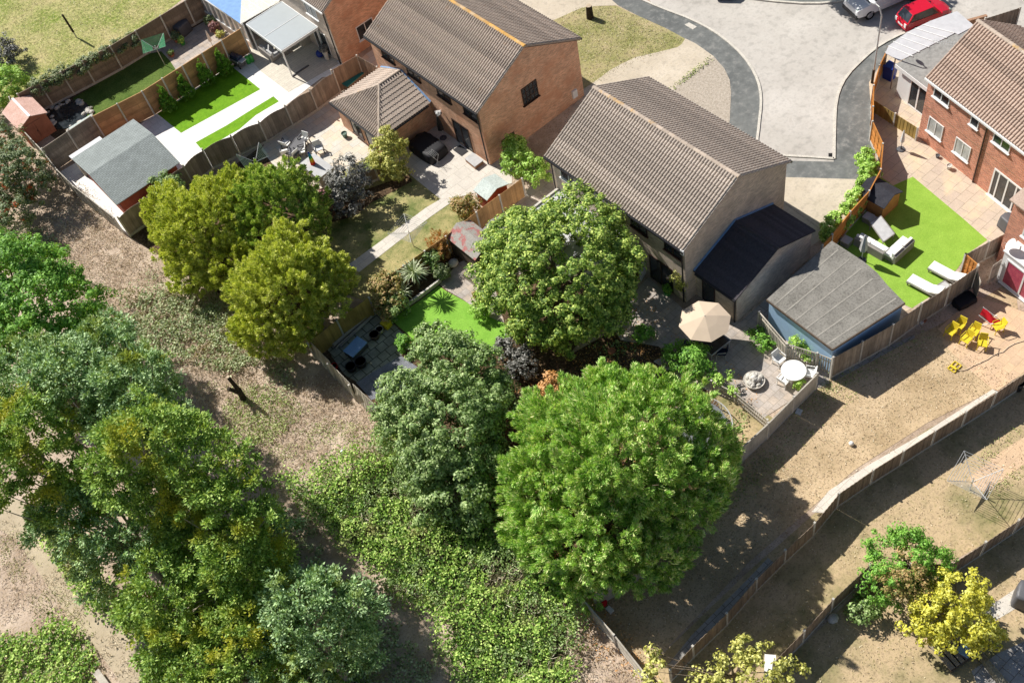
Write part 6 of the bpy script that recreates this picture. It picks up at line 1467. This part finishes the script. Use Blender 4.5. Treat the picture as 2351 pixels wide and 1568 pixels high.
for a, b in zip(pts[:-1], pts[1:]): ed.beam((a[0], a[1], 0.15), (b[0], b[1], 0.15), 0.14, 0.32)
tag(ed.build('retaining_wall', M['stone']), 'low raised bed wall along the top of artificial lawn', 'wall')
# garden six
um = P(1618, 735, 2.1); ut = thing('parasol', 'open cream eight sided parasol over the garden table', 'parasol', (um[0], um[1], 0))
m = MB(); n = 8; R8 = 1.42; V = [(um[0], um[1], 2.5)]+[(um[0]+R8*math.cos(2*math.pi*k/n+0.2), um[1]+R8*math.sin(2*math.pi*k/n+0.2), 2.0) for k in range(n)]
Vm = [(um[0]+R8*0.5*math.cos(2*math.pi*k/n+0.2), um[1]+R8*0.5*math.sin(2*math.pi*k/n+0.2), 2.27) for k in range(n)]
Va = V+Vm
F = []
for k in range(n):
    k2 = (k+1) % n; F += [(0, 9+k, 9+k2), (9+k, 1+k, 1+k2, 9+k2)]
m.add(Va, F); m.build('canopy', M['cream'], ut)
m = MB(); m.tube((um[0], um[1], 0), (um[0], um[1], 2.52), 0.025); m.build('pole', M['metal'], ut)
for k in range(n):
    m = MB(); m.tube((um[0], um[1], 2.44), (um[0]+R8*0.97*math.cos(2*math.pi*k/n+0.2), um[1]+R8*0.97*math.sin(2*math.pi*k/n+0.2), 1.97), 0.012, n=5); m.build('rib', M['metal'], ut)
table('rectangular glass garden table in the shade of the cream parasol', [P(1574, 773, .72), P(1634, 816, .72), P(1678, 781, .72), P(1618, 738, .72)], 0.72, 'glass', 'metal')
dk = ['dark sling chair at the left end of the glass table', 'dark sling chair on the near side of the glass table', 'dark sling chair at the right corner of glass table']
d0 = None
for i, (x, y, a) in enumerate(((1573, 792, 75), (1592, 806, 75), (1656, 808, 130))):
    if d0 is None: d0 = chair('garden_chair', dk[0], x, y, R_(a), 'metal', 'darkcar', group='dark sling chairs around the glass table')
    else: c = P(x, y, 0.42); copy_tree(d0, loc=(c[0], c[1], 0), yaw=R_(a), label=dk[i])
rt = thing('garden_table', 'round frosted glass garden table with a white rim', 'table', P(1822, 862, 0)); c = P(1822, 850, 0.7)
_ORG[rt.name] = tuple(rt.location)
m = MB(); m.lathe((c[0], c[1], 0.69), [(0.6, 0), (0.6, 0.012), (0.02, 0.012)], 32); m.build('tabletop', M['frost'], rt)
m = MB(); m.lathe((c[0], c[1], 0.68), [(0.6, 0), (0.66, 0.0), (0.66, 0.035), (0.6, 0.035)], 32); m.build('rim', M['white'], rt)
m = MB()
for k in range(4):
    a = 0.5+k*math.pi/2; m.beam((c[0]+0.36*math.cos(a), c[1]+0.36*math.sin(a), 0.71), (c[0]+0.6*math.cos(a), c[1]+0.6*math.sin(a), 0.71), 0.03, 0.015)
m.build('spokes', M['white'], rt)
for k in range(4):
    a = 0.5+k*math.pi/2; m = MB(); m.tube((c[0]+0.5*math.cos(a), c[1]+0.5*math.sin(a), 0), (c[0]+0.4*math.cos(a), c[1]+0.4*math.sin(a), 0.68), 0.03, n=6); m.build('leg', M['white'], rt)
wc = ['white plastic armchair behind the round frosted table', 'white plastic armchair in front of the round frosted table', 'white plastic armchair between the round table and slat fence']
w0 = None
for i, (x, y, tx, ty) in enumerate(((1789, 824, 1822, 850), (1800, 872, 1822, 850), (1858, 856, 1822, 850))):
    a = yaw_of(P(x, y), P(tx, ty))
    if w0 is None: w0 = chair('garden_chair', wc[0], x, y, a, 'white', 'white', group='white chairs around the round table', W=0.55, thin=0.03)
    else: cc = P(x, y, 0.42); copy_tree(w0, loc=(cc[0], cc[1], 0), yaw=a, label=wc[i])
fo = thing('stone_fountain', 'round bowl heaped with pale stones on the slate patio', 'fountain', P(1731, 878, 0)); c = P(1731, 878, 0)
m = MB(); m.lathe(c, [(0.3, 0), (0.32, 0.12), (0.55, 0.2), (0.58, 0.27), (0.5, 0.24), (0.02, 0.2)], 20); m.build('bowl', M['postc'], fo)
rr = random.Random(3)
for i in range(26):
    a = rr.uniform(0, 6.28); d = rr.uniform(0, 0.42); s = rr.uniform(0.09, 0.16); m = MB(); m.ell((c[0]+d*math.cos(a), c[1]+d*math.sin(a), 0.5-d*0.6), (s*1.3, s, s*0.8), 7, 5); m.build('stone', M['stone'], fo)
tr = P(1603, 975, 0.6); tt = thing('trampoline', 'round trampoline half hidden under the pale cypress', 'trampoline', (tr[0], tr[1], 0)); RT = 1.75
m = MB(); n = 40
for k in range(n):
    a, b = 2*math.pi*k/n, 2*math.pi*(k+1)/n; m.tube((tr[0]+RT*math.cos(a), tr[1]+RT*math.sin(a), 0.62), (tr[0]+RT*math.cos(b), tr[1]+RT*math.sin(b), 0.62), 0.03, n=6, cap=False)
m.build('ring', M['metal'], tt)
m = MB(); m.lathe((tr[0], tr[1], 0.6), [(RT*0.84, 0), (RT*0.84, 0.01), (0.02, 0.01)], 40); m.build('mat', M['tramp'], tt)
m = MB()
for k in range(60):
    a = 2*math.pi*k/60; m.tube((tr[0]+RT*0.84*math.cos(a), tr[1]+RT*0.84*math.sin(a), 0.61), (tr[0]+RT*math.cos(a), tr[1]+RT*math.sin(a), 0.62), 0.012, n=4, cap=False)
m.build('springs', M['metal'], tt)
for k in range(6):
    a = 2*math.pi*k/6; m = MB(); m.tube((tr[0]+RT*math.cos(a), tr[1]+RT*math.sin(a), 0), (tr[0]+RT*math.cos(a), tr[1]+RT*math.sin(a), 0.6), 0.03, n=6); m.build('leg', M['metal'], tt)
pot('terracotta rimmed pot in the shade under the round tree', 1405, 812, 0.2, 0.3, 'terracotta')
pot('green tub of foliage beside the open patio door', 1533, 676, 0.22, 0.35, 'green', 'lf_bright', 31, 0.25)
pot('pot plant at the slat fence corner behind the round table', 1880, 828, 0.2, 0.35, 'stone', 'lf_laurel', 32, 0.3)
# artificial turf garden
sofa('white cushioned rattan sofa section nearest the felt roof', 2000, 572, 1.9, R_(92), D=0.75, group='corner sofa sections')
sofa('white cushioned rattan sofa section facing the long table', 2062, 580, 1.7, R_(180), D=0.8, group='corner sofa sections')
table('long slatted pale garden table half in fence shadow', [P(1997, 512, .6), P(2022, 496, .6), P(2054, 537, .6), P(2028, 556, .6)], 0.62, 'greycush', 'greyrattan')
for i, (x, y, l) in enumerate(((1994, 497, 'square padded stool nearest the playhouse'), (2010, 507, 'square padded stool at the end of the long table'), (1944, 551, 'square padded stool beside the felt roofed garage'))):
    t = box_thing('stool', l, 'stool', rect(x, y, 0.5, 0.5, R_(5), 0.4), 0, 0.38, 'greyrattan', 'frame', 'cushion', 'greycush'); t['group'] = 'padded stools on the turf'
parasol('parasol', 'closed pale grey parasol behind the corner sofa', 1978, 598, 2.2, 'greycush', 0.2)
def lounger(lab, a, b, group='sun loungers on the turf'):
    """a foot end, b head end (pixels at seat height)"""
    A = Vector(P(*a, 0.35)); Bv = Vector(P(*b, 0.35)); yw = yaw_of(A, Bv); L = 1.95
    t = thing('sun_lounger', lab, 'sun lounger', (A.x, A.y, 0), yw, group=group, world=False)
    m = MB(); m.box(0, -0.33, 0.22, L, 0.33, 0.29); m.build('frame', M['greyrattan'], t)
    m = MB(); m.box(0.02, -0.31, 0.29, 1.3, 0.31, 0.39); m.build('mattress', M['cushion'], t)
    m = MB(); m.hexa([(1.3, -0.31, 0.29), (1.98, -0.31, 0.6), (1.98, 0.31, 0.6), (1.3, 0.31, 0.29)], [(1.28, -0.31, 0.39), (1.94, -0.31, 0.7), (1.94, 0.31, 0.7), (1.28, 0.31, 0.39)]); m.build('headrest', M['cushion'], t)
    for x in (0.1, L-0.1):
        for y in (-0.28, 0.28):
            m = MB(); m.box(x-0.03, y-0.03, 0, x+0.03, y+0.03, 0.22); m.build('leg', M['greyrattan'], t)
    return t
lounger('white sun lounger further from the felt roof', Z(3, 1, 1500, 870)[:0] or (2137, 607), (2200, 641))
lounger('white sun lounger nearest the felt roofed garage', (2088, 637), (2152, 671))
table('small slatted side table between the two loungers', rect(2168, 657, 0.5, 0.5, R_(80), 0.3), 0.35, 'greycush', 'greyrattan')
softcover('barbecue_cover', 'grey black barbecue cover against the weathered fence', 'cover', 2318, 530, 0.75, 1.5, 0.9, R_(-15), 'darkgrey', 7)
softcover('rubbish_heap', 'black plastic sheeting heap at the foot of the fence', 'plastic sheet', 2213, 694, 1.3, 0.8, 0.35, R_(-15), 'darkcover', 9)
parasol('parasol', 'closed white parasol leaning by the fence shadow on slabs', 2068, 344, 1.6, 'white', 0.12)
pot('dark round pot on the slabs by the red brick wall', 2152, 362, 0.12, 0.2, 'darkgrey')
pot('brown pot with stone rim on the slabs under the windows', 2178, 388, 0.16, 0.3, 'stone')
bb = thing('wheelie_bin', 'dark blue bin bag stack beside the white side wing', 'bin', Z(3, 0, 1110, 720)); c = Z(3, 0, 1110, 720)
m = MB(); m.hexa([(c[0]-.25, c[1]-.3, 0), (c[0]+.25, c[1]-.3, 0), (c[0]+.25, c[1]+.3, 0), (c[0]-.25, c[1]+.3, 0)], [(c[0]-.3, c[1]-.36, 1.0), (c[0]+.3, c[1]-.36, 1.0), (c[0]+.3, c[1]+.36, 1.0), (c[0]-.3, c[1]+.36, 1.0)]); m.build('body', M['blue'], bb)
m = MB(); m.box(c[0]-.32, c[1]-.38, 1.0, c[0]+.32, c[1]+.38, 1.06); m.build('lid', M['blue'], bb)
# garden seven: yellow chairs
def yz(x, y): return ((3460+x/4.126)/1.6333, (1040+y/4.126)/1.6333)
yl = ['yellow chair furthest left at the edge of fence shadow', 'yellow chair just behind the furthest left one', 'yellow chair in the front of the sunlit cluster', 'yellow chair with its back to the red deck chair', 'yellow chair nearest the coiled hose', 'yellow chair standing right of the red cloth']
y0_ = None
for i, (sx, sy, bx, by) in enumerate(((440, 830, 495, 745), (570, 745, 625, 650), (680, 950, 740, 860), (795, 835, 850, 735), (930, 1010, 950, 900), (1170, 755, 1255, 690))):
    s = yz(sx, sy); b = yz(bx, by); a = yaw_of(P(*b, 0.65), P(*s, 0.42))
    if y0_ is None: y0_ = chair('yellow_chair', yl[0], s[0], s[1], a, 'yellow', 'yellow', group='yellow plastic chairs on the patio', W=0.46, back=0.8, thin=0.022, cush=False)
    else: c = P(*s, 0.42); copy_tree(y0_, loc=(c[0], c[1], 0), yaw=a, label=yl[i])
rc_ = yz(1060, 650); c = P(*rc_, 0.4)
dc = thing('deck_chair', 'white deck chair draped with bright red cloth', 'deck chair', (c[0], c[1], 0)); yw = R_(-75)
Mx = Matrix.Translation((c[0], c[1], 0)) @ Matrix.Rotation(yw, 4, 'Z')
m = MB()
for sy in (-0.3, 0.3): m.tube((-0.6, sy, 0.75), (0.55, sy, 0.12), 0.025, n=6); m.tube((-0.4, sy, 0), (0.2, sy, 0.5), 0.025, n=6)
m.xf(Mx); m.build('frame', M['white'], dc)
m = MB()
import itertools
N_ = 12; VV = []; 
for i in range(N_+1):
    for j in range(7):
        u = i/N_; v = j/6; x = -0.58+1.05*u; z = 0.76-0.6*u+0.03*math.sin(9*u+5*v)+0.02*math.cos(11*v); VV.append((x, -0.25+0.5*v+0.03*math.sin(8*u), z))
m.add(VV, [(i*7+j, i*7+j+1, (i+1)*7+j+1, (i+1)*7+j) for i in range(N_) for j in range(6)]); m.xf(Mx); m.build('cloth', M['redcloth'], dc, True)
hs = [P(*yz(x, y), 0.02) for x, y in ((550, 1438), (600, 1450), (680, 1430), (780, 1375), (900, 1320), (1000, 1275), (1070, 1225), (1160, 1180), (1240, 1160), (1320, 1085), (1420, 1030), (1568, 985), (1800, 900))]
m = MB()
for a, b in zip(hs[:-1], hs[1:]): m.tube(Vector(a)+Vector((0, 0, .02)), Vector(b)+Vector((0, 0, .02)), 0.022, n=5, cap=False)
tag(m.build('hose', M['cream']), 'thin tan garden hose winding across the peach patio', 'hose')
c = P(*yz(490, 1395), 0); t = thing('hose_reel', 'yellow hose reel frame lying on the dry lawn', 'hose reel', c)
m = MB()
for d in (-0.2, 0.0, 0.2): m.beam((c[0]-0.3, c[1]+d, 0.06), (c[0]+0.3, c[1]+d, 0.06), 0.04, 0.04)
m.beam((c[0]-0.3, c[1]-0.2, 0.06), (c[0]-0.3, c[1]+0.2, 0.06), 0.04); m.beam((c[0]+0.3, c[1]-0.2, 0.06), (c[0]+0.3, c[1]+0.2, 0.06), 0.04)
m.build('frame', M['yellow'], t)
m = MB(); m.tube((c[0]-0.1, c[1]-0.18, 0.12), (c[0]-0.1, c[1]+0.18, 0.12), 0.07); m.build('drum', M['yellow'], t)
c = P(1954, 1021, 0); m = MB(); m.ell((c[0], c[1], 0.13), (0.13, 0.13, 0.13), 16, 10); tag(m.build('football', M['cushion'], None, True), 'small white football alone on the dry lawn', 'ball')
pot('small pink pot at the foot of the closeboard fence', 2121, 739, 0.12, 0.18, 'terracotta')
pot('small white pot beside the pink one at the fence foot', 2116, 743, 0.1, 0.15, 'white')
tub('black bin at the right edge beside the lower lawn path', 2336, 893, 0.24, 0.6, 'black', 'bin')
c = rect(1834, 946, 0.35, 0.3, 0.3); m = MB(); m.prism(c, 0.02, 0.06); tag(m.build('board', M['white']), 'pale triangular scrap board by the slat fence', 'board')
c = P(1385, 1388, 0); t = thing('toy', 'small red and white toy in the dark corner of the dry lawn', 'toy', c); m = MB(); m.ell((c[0], c[1], 0.18), (0.25, 0.18, 0.18), 10, 7); m.build('body', M['redcloth'], t, True); m = MB(); m.box(c[0]-0.1, c[1]-0.6, 0, c[0]+0.15, c[1]-0.25, 0.15); m.build('base', M['white'], t)
# garden eight / nine
t = box_thing('bench', 'white bench at the bottom edge beneath the lower fence', 'bench', rect(1768, 1530, 1.1, 0.5, R_(40), 0.3), 0.25, 0.35, 'white', 'seat')
c = rect(2343, 1362, 1, 1, 0)
softcover('furniture_cover', 'dark grey draped cover standing at the right edge', 'cover', 2350, 1378, 1.1, 1.0, 1.1, R_(20), 'darkgrey', 12)
pl = thing('pallet_platform', 'dark weathered pallet platform below the yellow tree', 'platform', P(2190, 1500, 0))
pc = [Z(3, 3, 1480, 1220, 0.25), Z(3, 3, 1680, 1450, 0.25), Z(3, 3, 1900, 1300, 0.25), Z(3, 3, 1700, 1080, 0.25)]
for k in range(5):
    a = Vector(pc[0]).lerp(Vector(pc[3]), (k+0.5)/5); b = Vector(pc[1]).lerp(Vector(pc[2]), (k+0.5)/5); m = MB(); m.beam(a, b, 0.33, 0.04); m.build('board', M['greywood'], pl)
m = MB(); m.beam((*pc[0][:2], 0.12), (*pc[3][:2], 0.12), 0.1, 0.2); m.beam((*pc[1][:2], 0.12), (*pc[2][:2], 0.12), 0.1, 0.2); m.build('bearer', M['darkwood'], pl)
box_thing('storage_box', 'blue lidded box on the pallet platform', 'box', rect(2215, 1492, 0.5, 0.5, R_(10), 0.5), 0.28, 0.5, 'darkgrey', 'body', 'lid', 'bluebright')
a = Z(3, 3, 1950, 1310, 0.15); b = Z(3, 3, 2180, 1600, 0.15); m = MB(); m.tube(a, b, 0.17, 0.22, 12); tag(m.build('log', M['barkpale'], None, True), 'long pale barked log lying at the bottom right', 'log')
c = P(2028, 1423, 0)
m = MB(); m.ell((P(1912, 1421)[0], P(1912, 1421)[1], 0.1), (0.3, 0.25, 0.15), 8, 6); tag(m.build('boulder', M['stone'], None, True), 'flat grey stone beside the lower fence', 'boulder')
# clothes-line shape on right lower garden done above; waste strip
b = P(560, 917, 0); t = thing('dead_tree', 'dark forked dead tree stump standing on the bare strip', 'tree stump', b)
m = MB(); m.tube(b, (b[0]+0.05, b[1], 1.0), 0.2, 0.15, 9); m.tube((b[0]+0.05, b[1], 0.9), (b[0]-0.05, b[1]+0.1, 2.3), 0.14, 0.1, 9); m.tube((b[0], b[1], 0.7), (b[0]-0.4, b[1]+0.0, 1.6), 0.13, 0.11, 9); m.build('trunk', M['charred'], t)
m = MB(); m.tube((b[0]-0.05, b[1]+0.1, 2.3), (b[0]-0.05, b[1]+0.1, 2.32), 0.1, 0.1, 9); m.build('cut_face', M['stumpcut'], t)
b = P(176, 87, 0); t = thing('post', 'lone black post with pale foot in the open field', 'post', b)
m = MB(); m.tube((b[0], b[1], 0.55), (b[0]-0.06, b[1], 2.25), 0.09, 0.08, 10); m.build('shaft', M['charred'], t); m = MB(); m.tube(b, (b[0], b[1], 0.55), 0.05, 0.05, 8); m.build('foot', M['postc'], t)
b = Z(2, 0, 718, 168); t = thing('tree_stump', 'thick dark tree stump on the front lawn with pale cut top', 'tree stump', b)
m = MB(); m.tube(b, (b[0], b[1], 1.05), 0.27, 0.22, 12); m.build('trunk', M['charred'], t); m = MB(); m.tube((b[0], b[1], 1.05), (b[0], b[1], 1.08), 0.22, 0.21, 12); m.build('cut_face', M['stumpcut'], t)
a = Z(0, 3, 880, 1460, 0.3); b = Z(0, 3, 1010, 1640, 0.3); m = MB(); m.beam(a, b, 0.35, 0.08); tag(m.build('plank', M['palewood']), 'pale plank poking out at the bottom left corner', 'plank')
# scattered litter
for x, y, l in ((330, 1013, 'white scrap of litter on the bare strip'), (1282, 840, None)):
    pass
c = Z(1, 2, 795, 1015); m = MB(); m.ell((c[0], c[1], 0.06), (0.22, 0.14, 0.08), 7, 5); tag(m.build('litter', M['white'], None), 'white scrap of litter on the bare strip', 'litter')
# ---------------------------------------------------------------- vehicles and street things
def wheel(parent, x, y, r, side):
    m = MB(); m.tube((x, y-0.09, r), (x, y+0.09, r), r, r, 18); w = m.build('wheel', M['rubber'], parent)
    yy = y+side*0.085; m = MB(); m.tube((x, yy, r), (x, yy+side*0.02, r), r*0.62, r*0.55, 14); m.build('rim', M['chrome'], w)
def loft(secs, closed=True):
    """secs: list of cross sections, each list of (x,y,z) same count"""
    m = MB(); n = len(secs[0]); V = [p for s in secs for p in s]; F = []
    for k in range(len(secs)-1):
        for i in range(n): F.append((k*n+i, (k+1)*n+i, (k+1)*n+(i+1) % n, k*n+(i+1) % n))
    F.append(tuple(range(n))); F.append(tuple(range((len(secs)-1)*n, len(secs)*n))[::-1])
    m.add(V, F); return m
def car(name, lab, loc, yaw, L, W, H, paint, kind='hatch', cat='car'):
    t = thing(name, lab, cat, loc, yaw, world=False)
    hw = W/2
    def ring(x, w, z0, z1):
        return [(x, -w*0.82, z0), (x, -w, z0+0.16), (x, -w, (z0+z1)*0.55), (x, -w*0.9, z1), (x, 0, z1+0.03), (x, w*0.9, z1), (x, w, (z0+z1)*0.55), (x, w, z0+0.16), (x, w*0.82, z0)]
    if kind == 'hatch':
        st = [(-L/2, 0.72, .38, .72), (-L/2+0.1, 0.88, .25, .9), (-L/2+0.5, 0.98, .2, .95), (0, 1.0, .2, .92), (L/2-0.9, 0.99, .2, .92), (L/2-0.35, 0.93, .22, .78), (L/2-0.06, 0.8, .27, .62), (L/2, 0.68, .33, .5)]
        cab = [(-L/2+0.1, .78, .9), (-L/2+0.5, .8, H), (0.25, .8, H+0.01), (L/2-1.0, .86, .93)]
    else:
        st = [(-L/2, .95, .35, 1.1), (-L/2+0.1, .98, .3, 1.15), (0, 1.0, .28, 1.15), (L/2-1.0, 1.0, .28, 1.15), (L/2-0.35, .97, .28, 1.02), (L/2-0.06, .88, .3, .9), (L/2, .8, .35, .75)]
        cab = [(-L/2+0.02, .96, 1.15), (-L/2+0.06, .93, H), (L/2-1.75, .9, H), (L/2-0.85, .92, 1.15)]
    m = loft([ring(x, hw*w, a, b) for x, w, a, b in st]); b_ = m.build('body', M[paint], t)
    # greenhouse: 4 base/top sections
    (xa, wa, za), (xb, wb, zb), (xc, wc_, zc), (xd, wd_, zd) = cab
    zb0 = za-0.02
    base = lambda x, w, z: [(x, -hw*w*1.04, z), (x, hw*w*1.04, z)]
    A0 = [(xa, -hw*wa*1.05, zb0), (xa, hw*wa*1.05, zb0)]; D0 = [(xd, -hw*wd_*1.02, zb0), (xd, hw*wd_*1.02, zb0)]
    T = [(xb, -hw*wb*0.86, zb), (xc, -hw*wc_*0.86, zc), (xc, hw*wc_*0.86, zc), (xb, hw*wb*0.86, zb)]
    m = MB(); m.add([A0[0], D0[0], D0[1], A0[1]]+T, [(0, 1, 5, 4), (1, 2, 6, 5), (2, 3, 7, 6), (3, 0, 4, 7), (4, 5, 6, 7)]); m.build('cabin', M[paint], t)
    def pane(q, mat='glass', nm='window', k=0.86, off=0.012):
        q = [Vector(p) for p in q]; c = sum(q, Vector())/4; nn_ = (q[1]-q[0]).cross(q[3]-q[0]).normalized()
        if nn_.dot(c-Vector((0, 0, H*0.6))) < 0: nn_ = -nn_
        p2 = [c+(p-c)*k+nn_*off for p in q]; p1 = [p-nn_*0.01 for p in p2]; m = MB(); m.hexa([tuple(p) for p in p1], [tuple(p) for p in p2]); m.build(nm, M[mat], t)
    pane([D0[0], D0[1], T[2], T[1]], nm='windscreen'); pane([A0[1], A0[0], T[0], T[3]], nm='rear_window')
    if kind == 'hatch':
        pane([A0[0], D0[0], T[1], T[0]]); pane([D0[1], A0[1], T[3], T[2]])
    else:
        for s in (0, 1):
            y = -1 if s == 0 else 1
            q = [(xd-1.0, hw*wd_*1.0*y, zb0+0.05), (xd-0.15, hw*wd_*1.0*y, zb0+0.05), (xc+0.05, hw*wc_*0.88*y, zc-0.1), (xc-0.55, hw*wc_*0.88*y, zc-0.1)]; pane(q)
    rr_ = 0.3 if kind == 'hatch' else 0.34
    for x in (-L/2+0.62, L/2-0.66 if kind == 'hatch' else L/2-0.95):
        for s in (-1, 1): wheel(t, x, s*(hw-0.09), rr_, s)
    for s in (-1, 1):
        m = MB(); m.ell((L/2-0.17, s*hw*0.66, 0.62 if kind == 'hatch' else 0.86), (0.12, 0.15, 0.1), 10, 6); m.build('headlight', M['frost'], t)
        m = MB(); m.box(-L/2-0.005, s*hw*0.62-0.07, 0.55, -L/2+0.09, s*hw*0.62+0.12, 0.82); m.build('tail_light', M['redcloth'] if kind == 'van' else M['white'], t)
        m = MB(); m.ell((L/2-1.05, s*(hw+0.09), 0.98 if kind == 'hatch' else 1.3), (0.06, 0.1, 0.07), 8, 5); m.build('mirror', M[paint], t)
    m = MB(); m.box(-L/2-0.015, -0.25, 0.5, -L/2+0.05, 0.25, 0.62); m.box(L/2-0.03, -0.25, 0.35, L/2+0.012, 0.25, 0.46); m.build('number_plate', M['white'], t)
    m = MB(); m.box(L/2-0.08, -hw*0.6, 0.22, L/2+0.008, hw*0.6, 0.34) if kind == 'hatch' else m.box(L/2-0.12, -hw*0.85, 0.3, L/2+0.03, hw*0.85, 0.58); m.build('bumper', M['black'], t)
    return t
pr = Vector(Z(3, 0, 1240, 225)); pf = Vector(Z(3, 0, 1600, 80))
ya = yaw_of(pr, pf); dd = Vector((math.cos(ya), math.sin(ya), 0))
ctr = Vector(Z(3, 0, 1430, 130, 0.6)); car('parked_car', 'bright red small hatchback parked behind the translucent canopy', (ctr.x, ctr.y, 0), ya, 3.5, 1.62, 1.42, 'redcar')
yv = yaw_of(Z(3, 0, 1200, 0), Z(3, 0, 880, 135)); fv = Vector(Z(3, 0, 775, 95, 0.5)); dv = Vector((math.cos(yv), math.sin(yv), 0)); cv_ = fv-dv*2.3
car('parked_van', 'white delivery van with black bumper at the top edge of the road', (cv_.x, cv_.y, 0), yv, 5.0, 1.95, 2.3, 'whitecar', 'van', 'van')
c = Vector(P(1665, -22, 0.4)); car('parked_car', 'dark blue car whose nose shows at the top edge of the road', (c.x+1.0, c.y+0.8, 0), R_(215), 4.0, 1.7, 1.4, 'darkcar')
b = Z(3, 0, 955, 765); t = thing('street_lamp', 'tall pale grey street lamp by the orange fence', 'street lamp', b)
m = MB(); m.tube(b, (b[0], b[1], 1.1), 0.09, 0.09, 10); m.build('base', M['charred'], t)
m = MB(); m.tube((b[0], b[1], 1.1), (b[0], b[1], 5.3), 0.06, 0.045, 10); h0 = Vector((b[0], b[1], 5.3)); hd = Vector(Z(3, 0, 985, 35, 5.75)); md = h0.lerp(hd, 0.4)+Vector((0, 0, 0.25)); m.tube(h0, md, 0.045, 0.04); m.tube(md, hd, 0.04, 0.035); m.build('column', M['lampmetal'], t)
dl_ = (hd-md); dl_.z = 0; dl_.normalize(); m = MB(); m.ell((0, 0, 0), (0.34, 0.14, 0.08), 14, 8); m.xf(Matrix.Translation(hd+dl_*0.25) @ Matrix.Rotation(math.atan2(dl_.y, dl_.x), 4, 'Z')); m.build('lamp_head', M['white'], t, True)
c = [Z(2, 0, x, y) for x, y in ((1585, 232), (1625, 210), (1698, 250), (1660, 275))]; m = MB(); m.prism([(p[0], p[1]) for p in c], 0.0, 0.016); tag(m.build('access_cover', M['kerb']), 'pale rectangular access cover in the dark pavement', 'cover')
c = [Z(3, 0, x, y) for x, y in ((555, 1410), (590, 1410), (590, 1445), (555, 1445))]; m = MB(); m.prism([(p[0], p[1]) for p in c], 0.0, 0.016); tag(m.build('drain_grate', M['rubber']), 'rusty drain grate at the corner of the road kerb', 'drain')
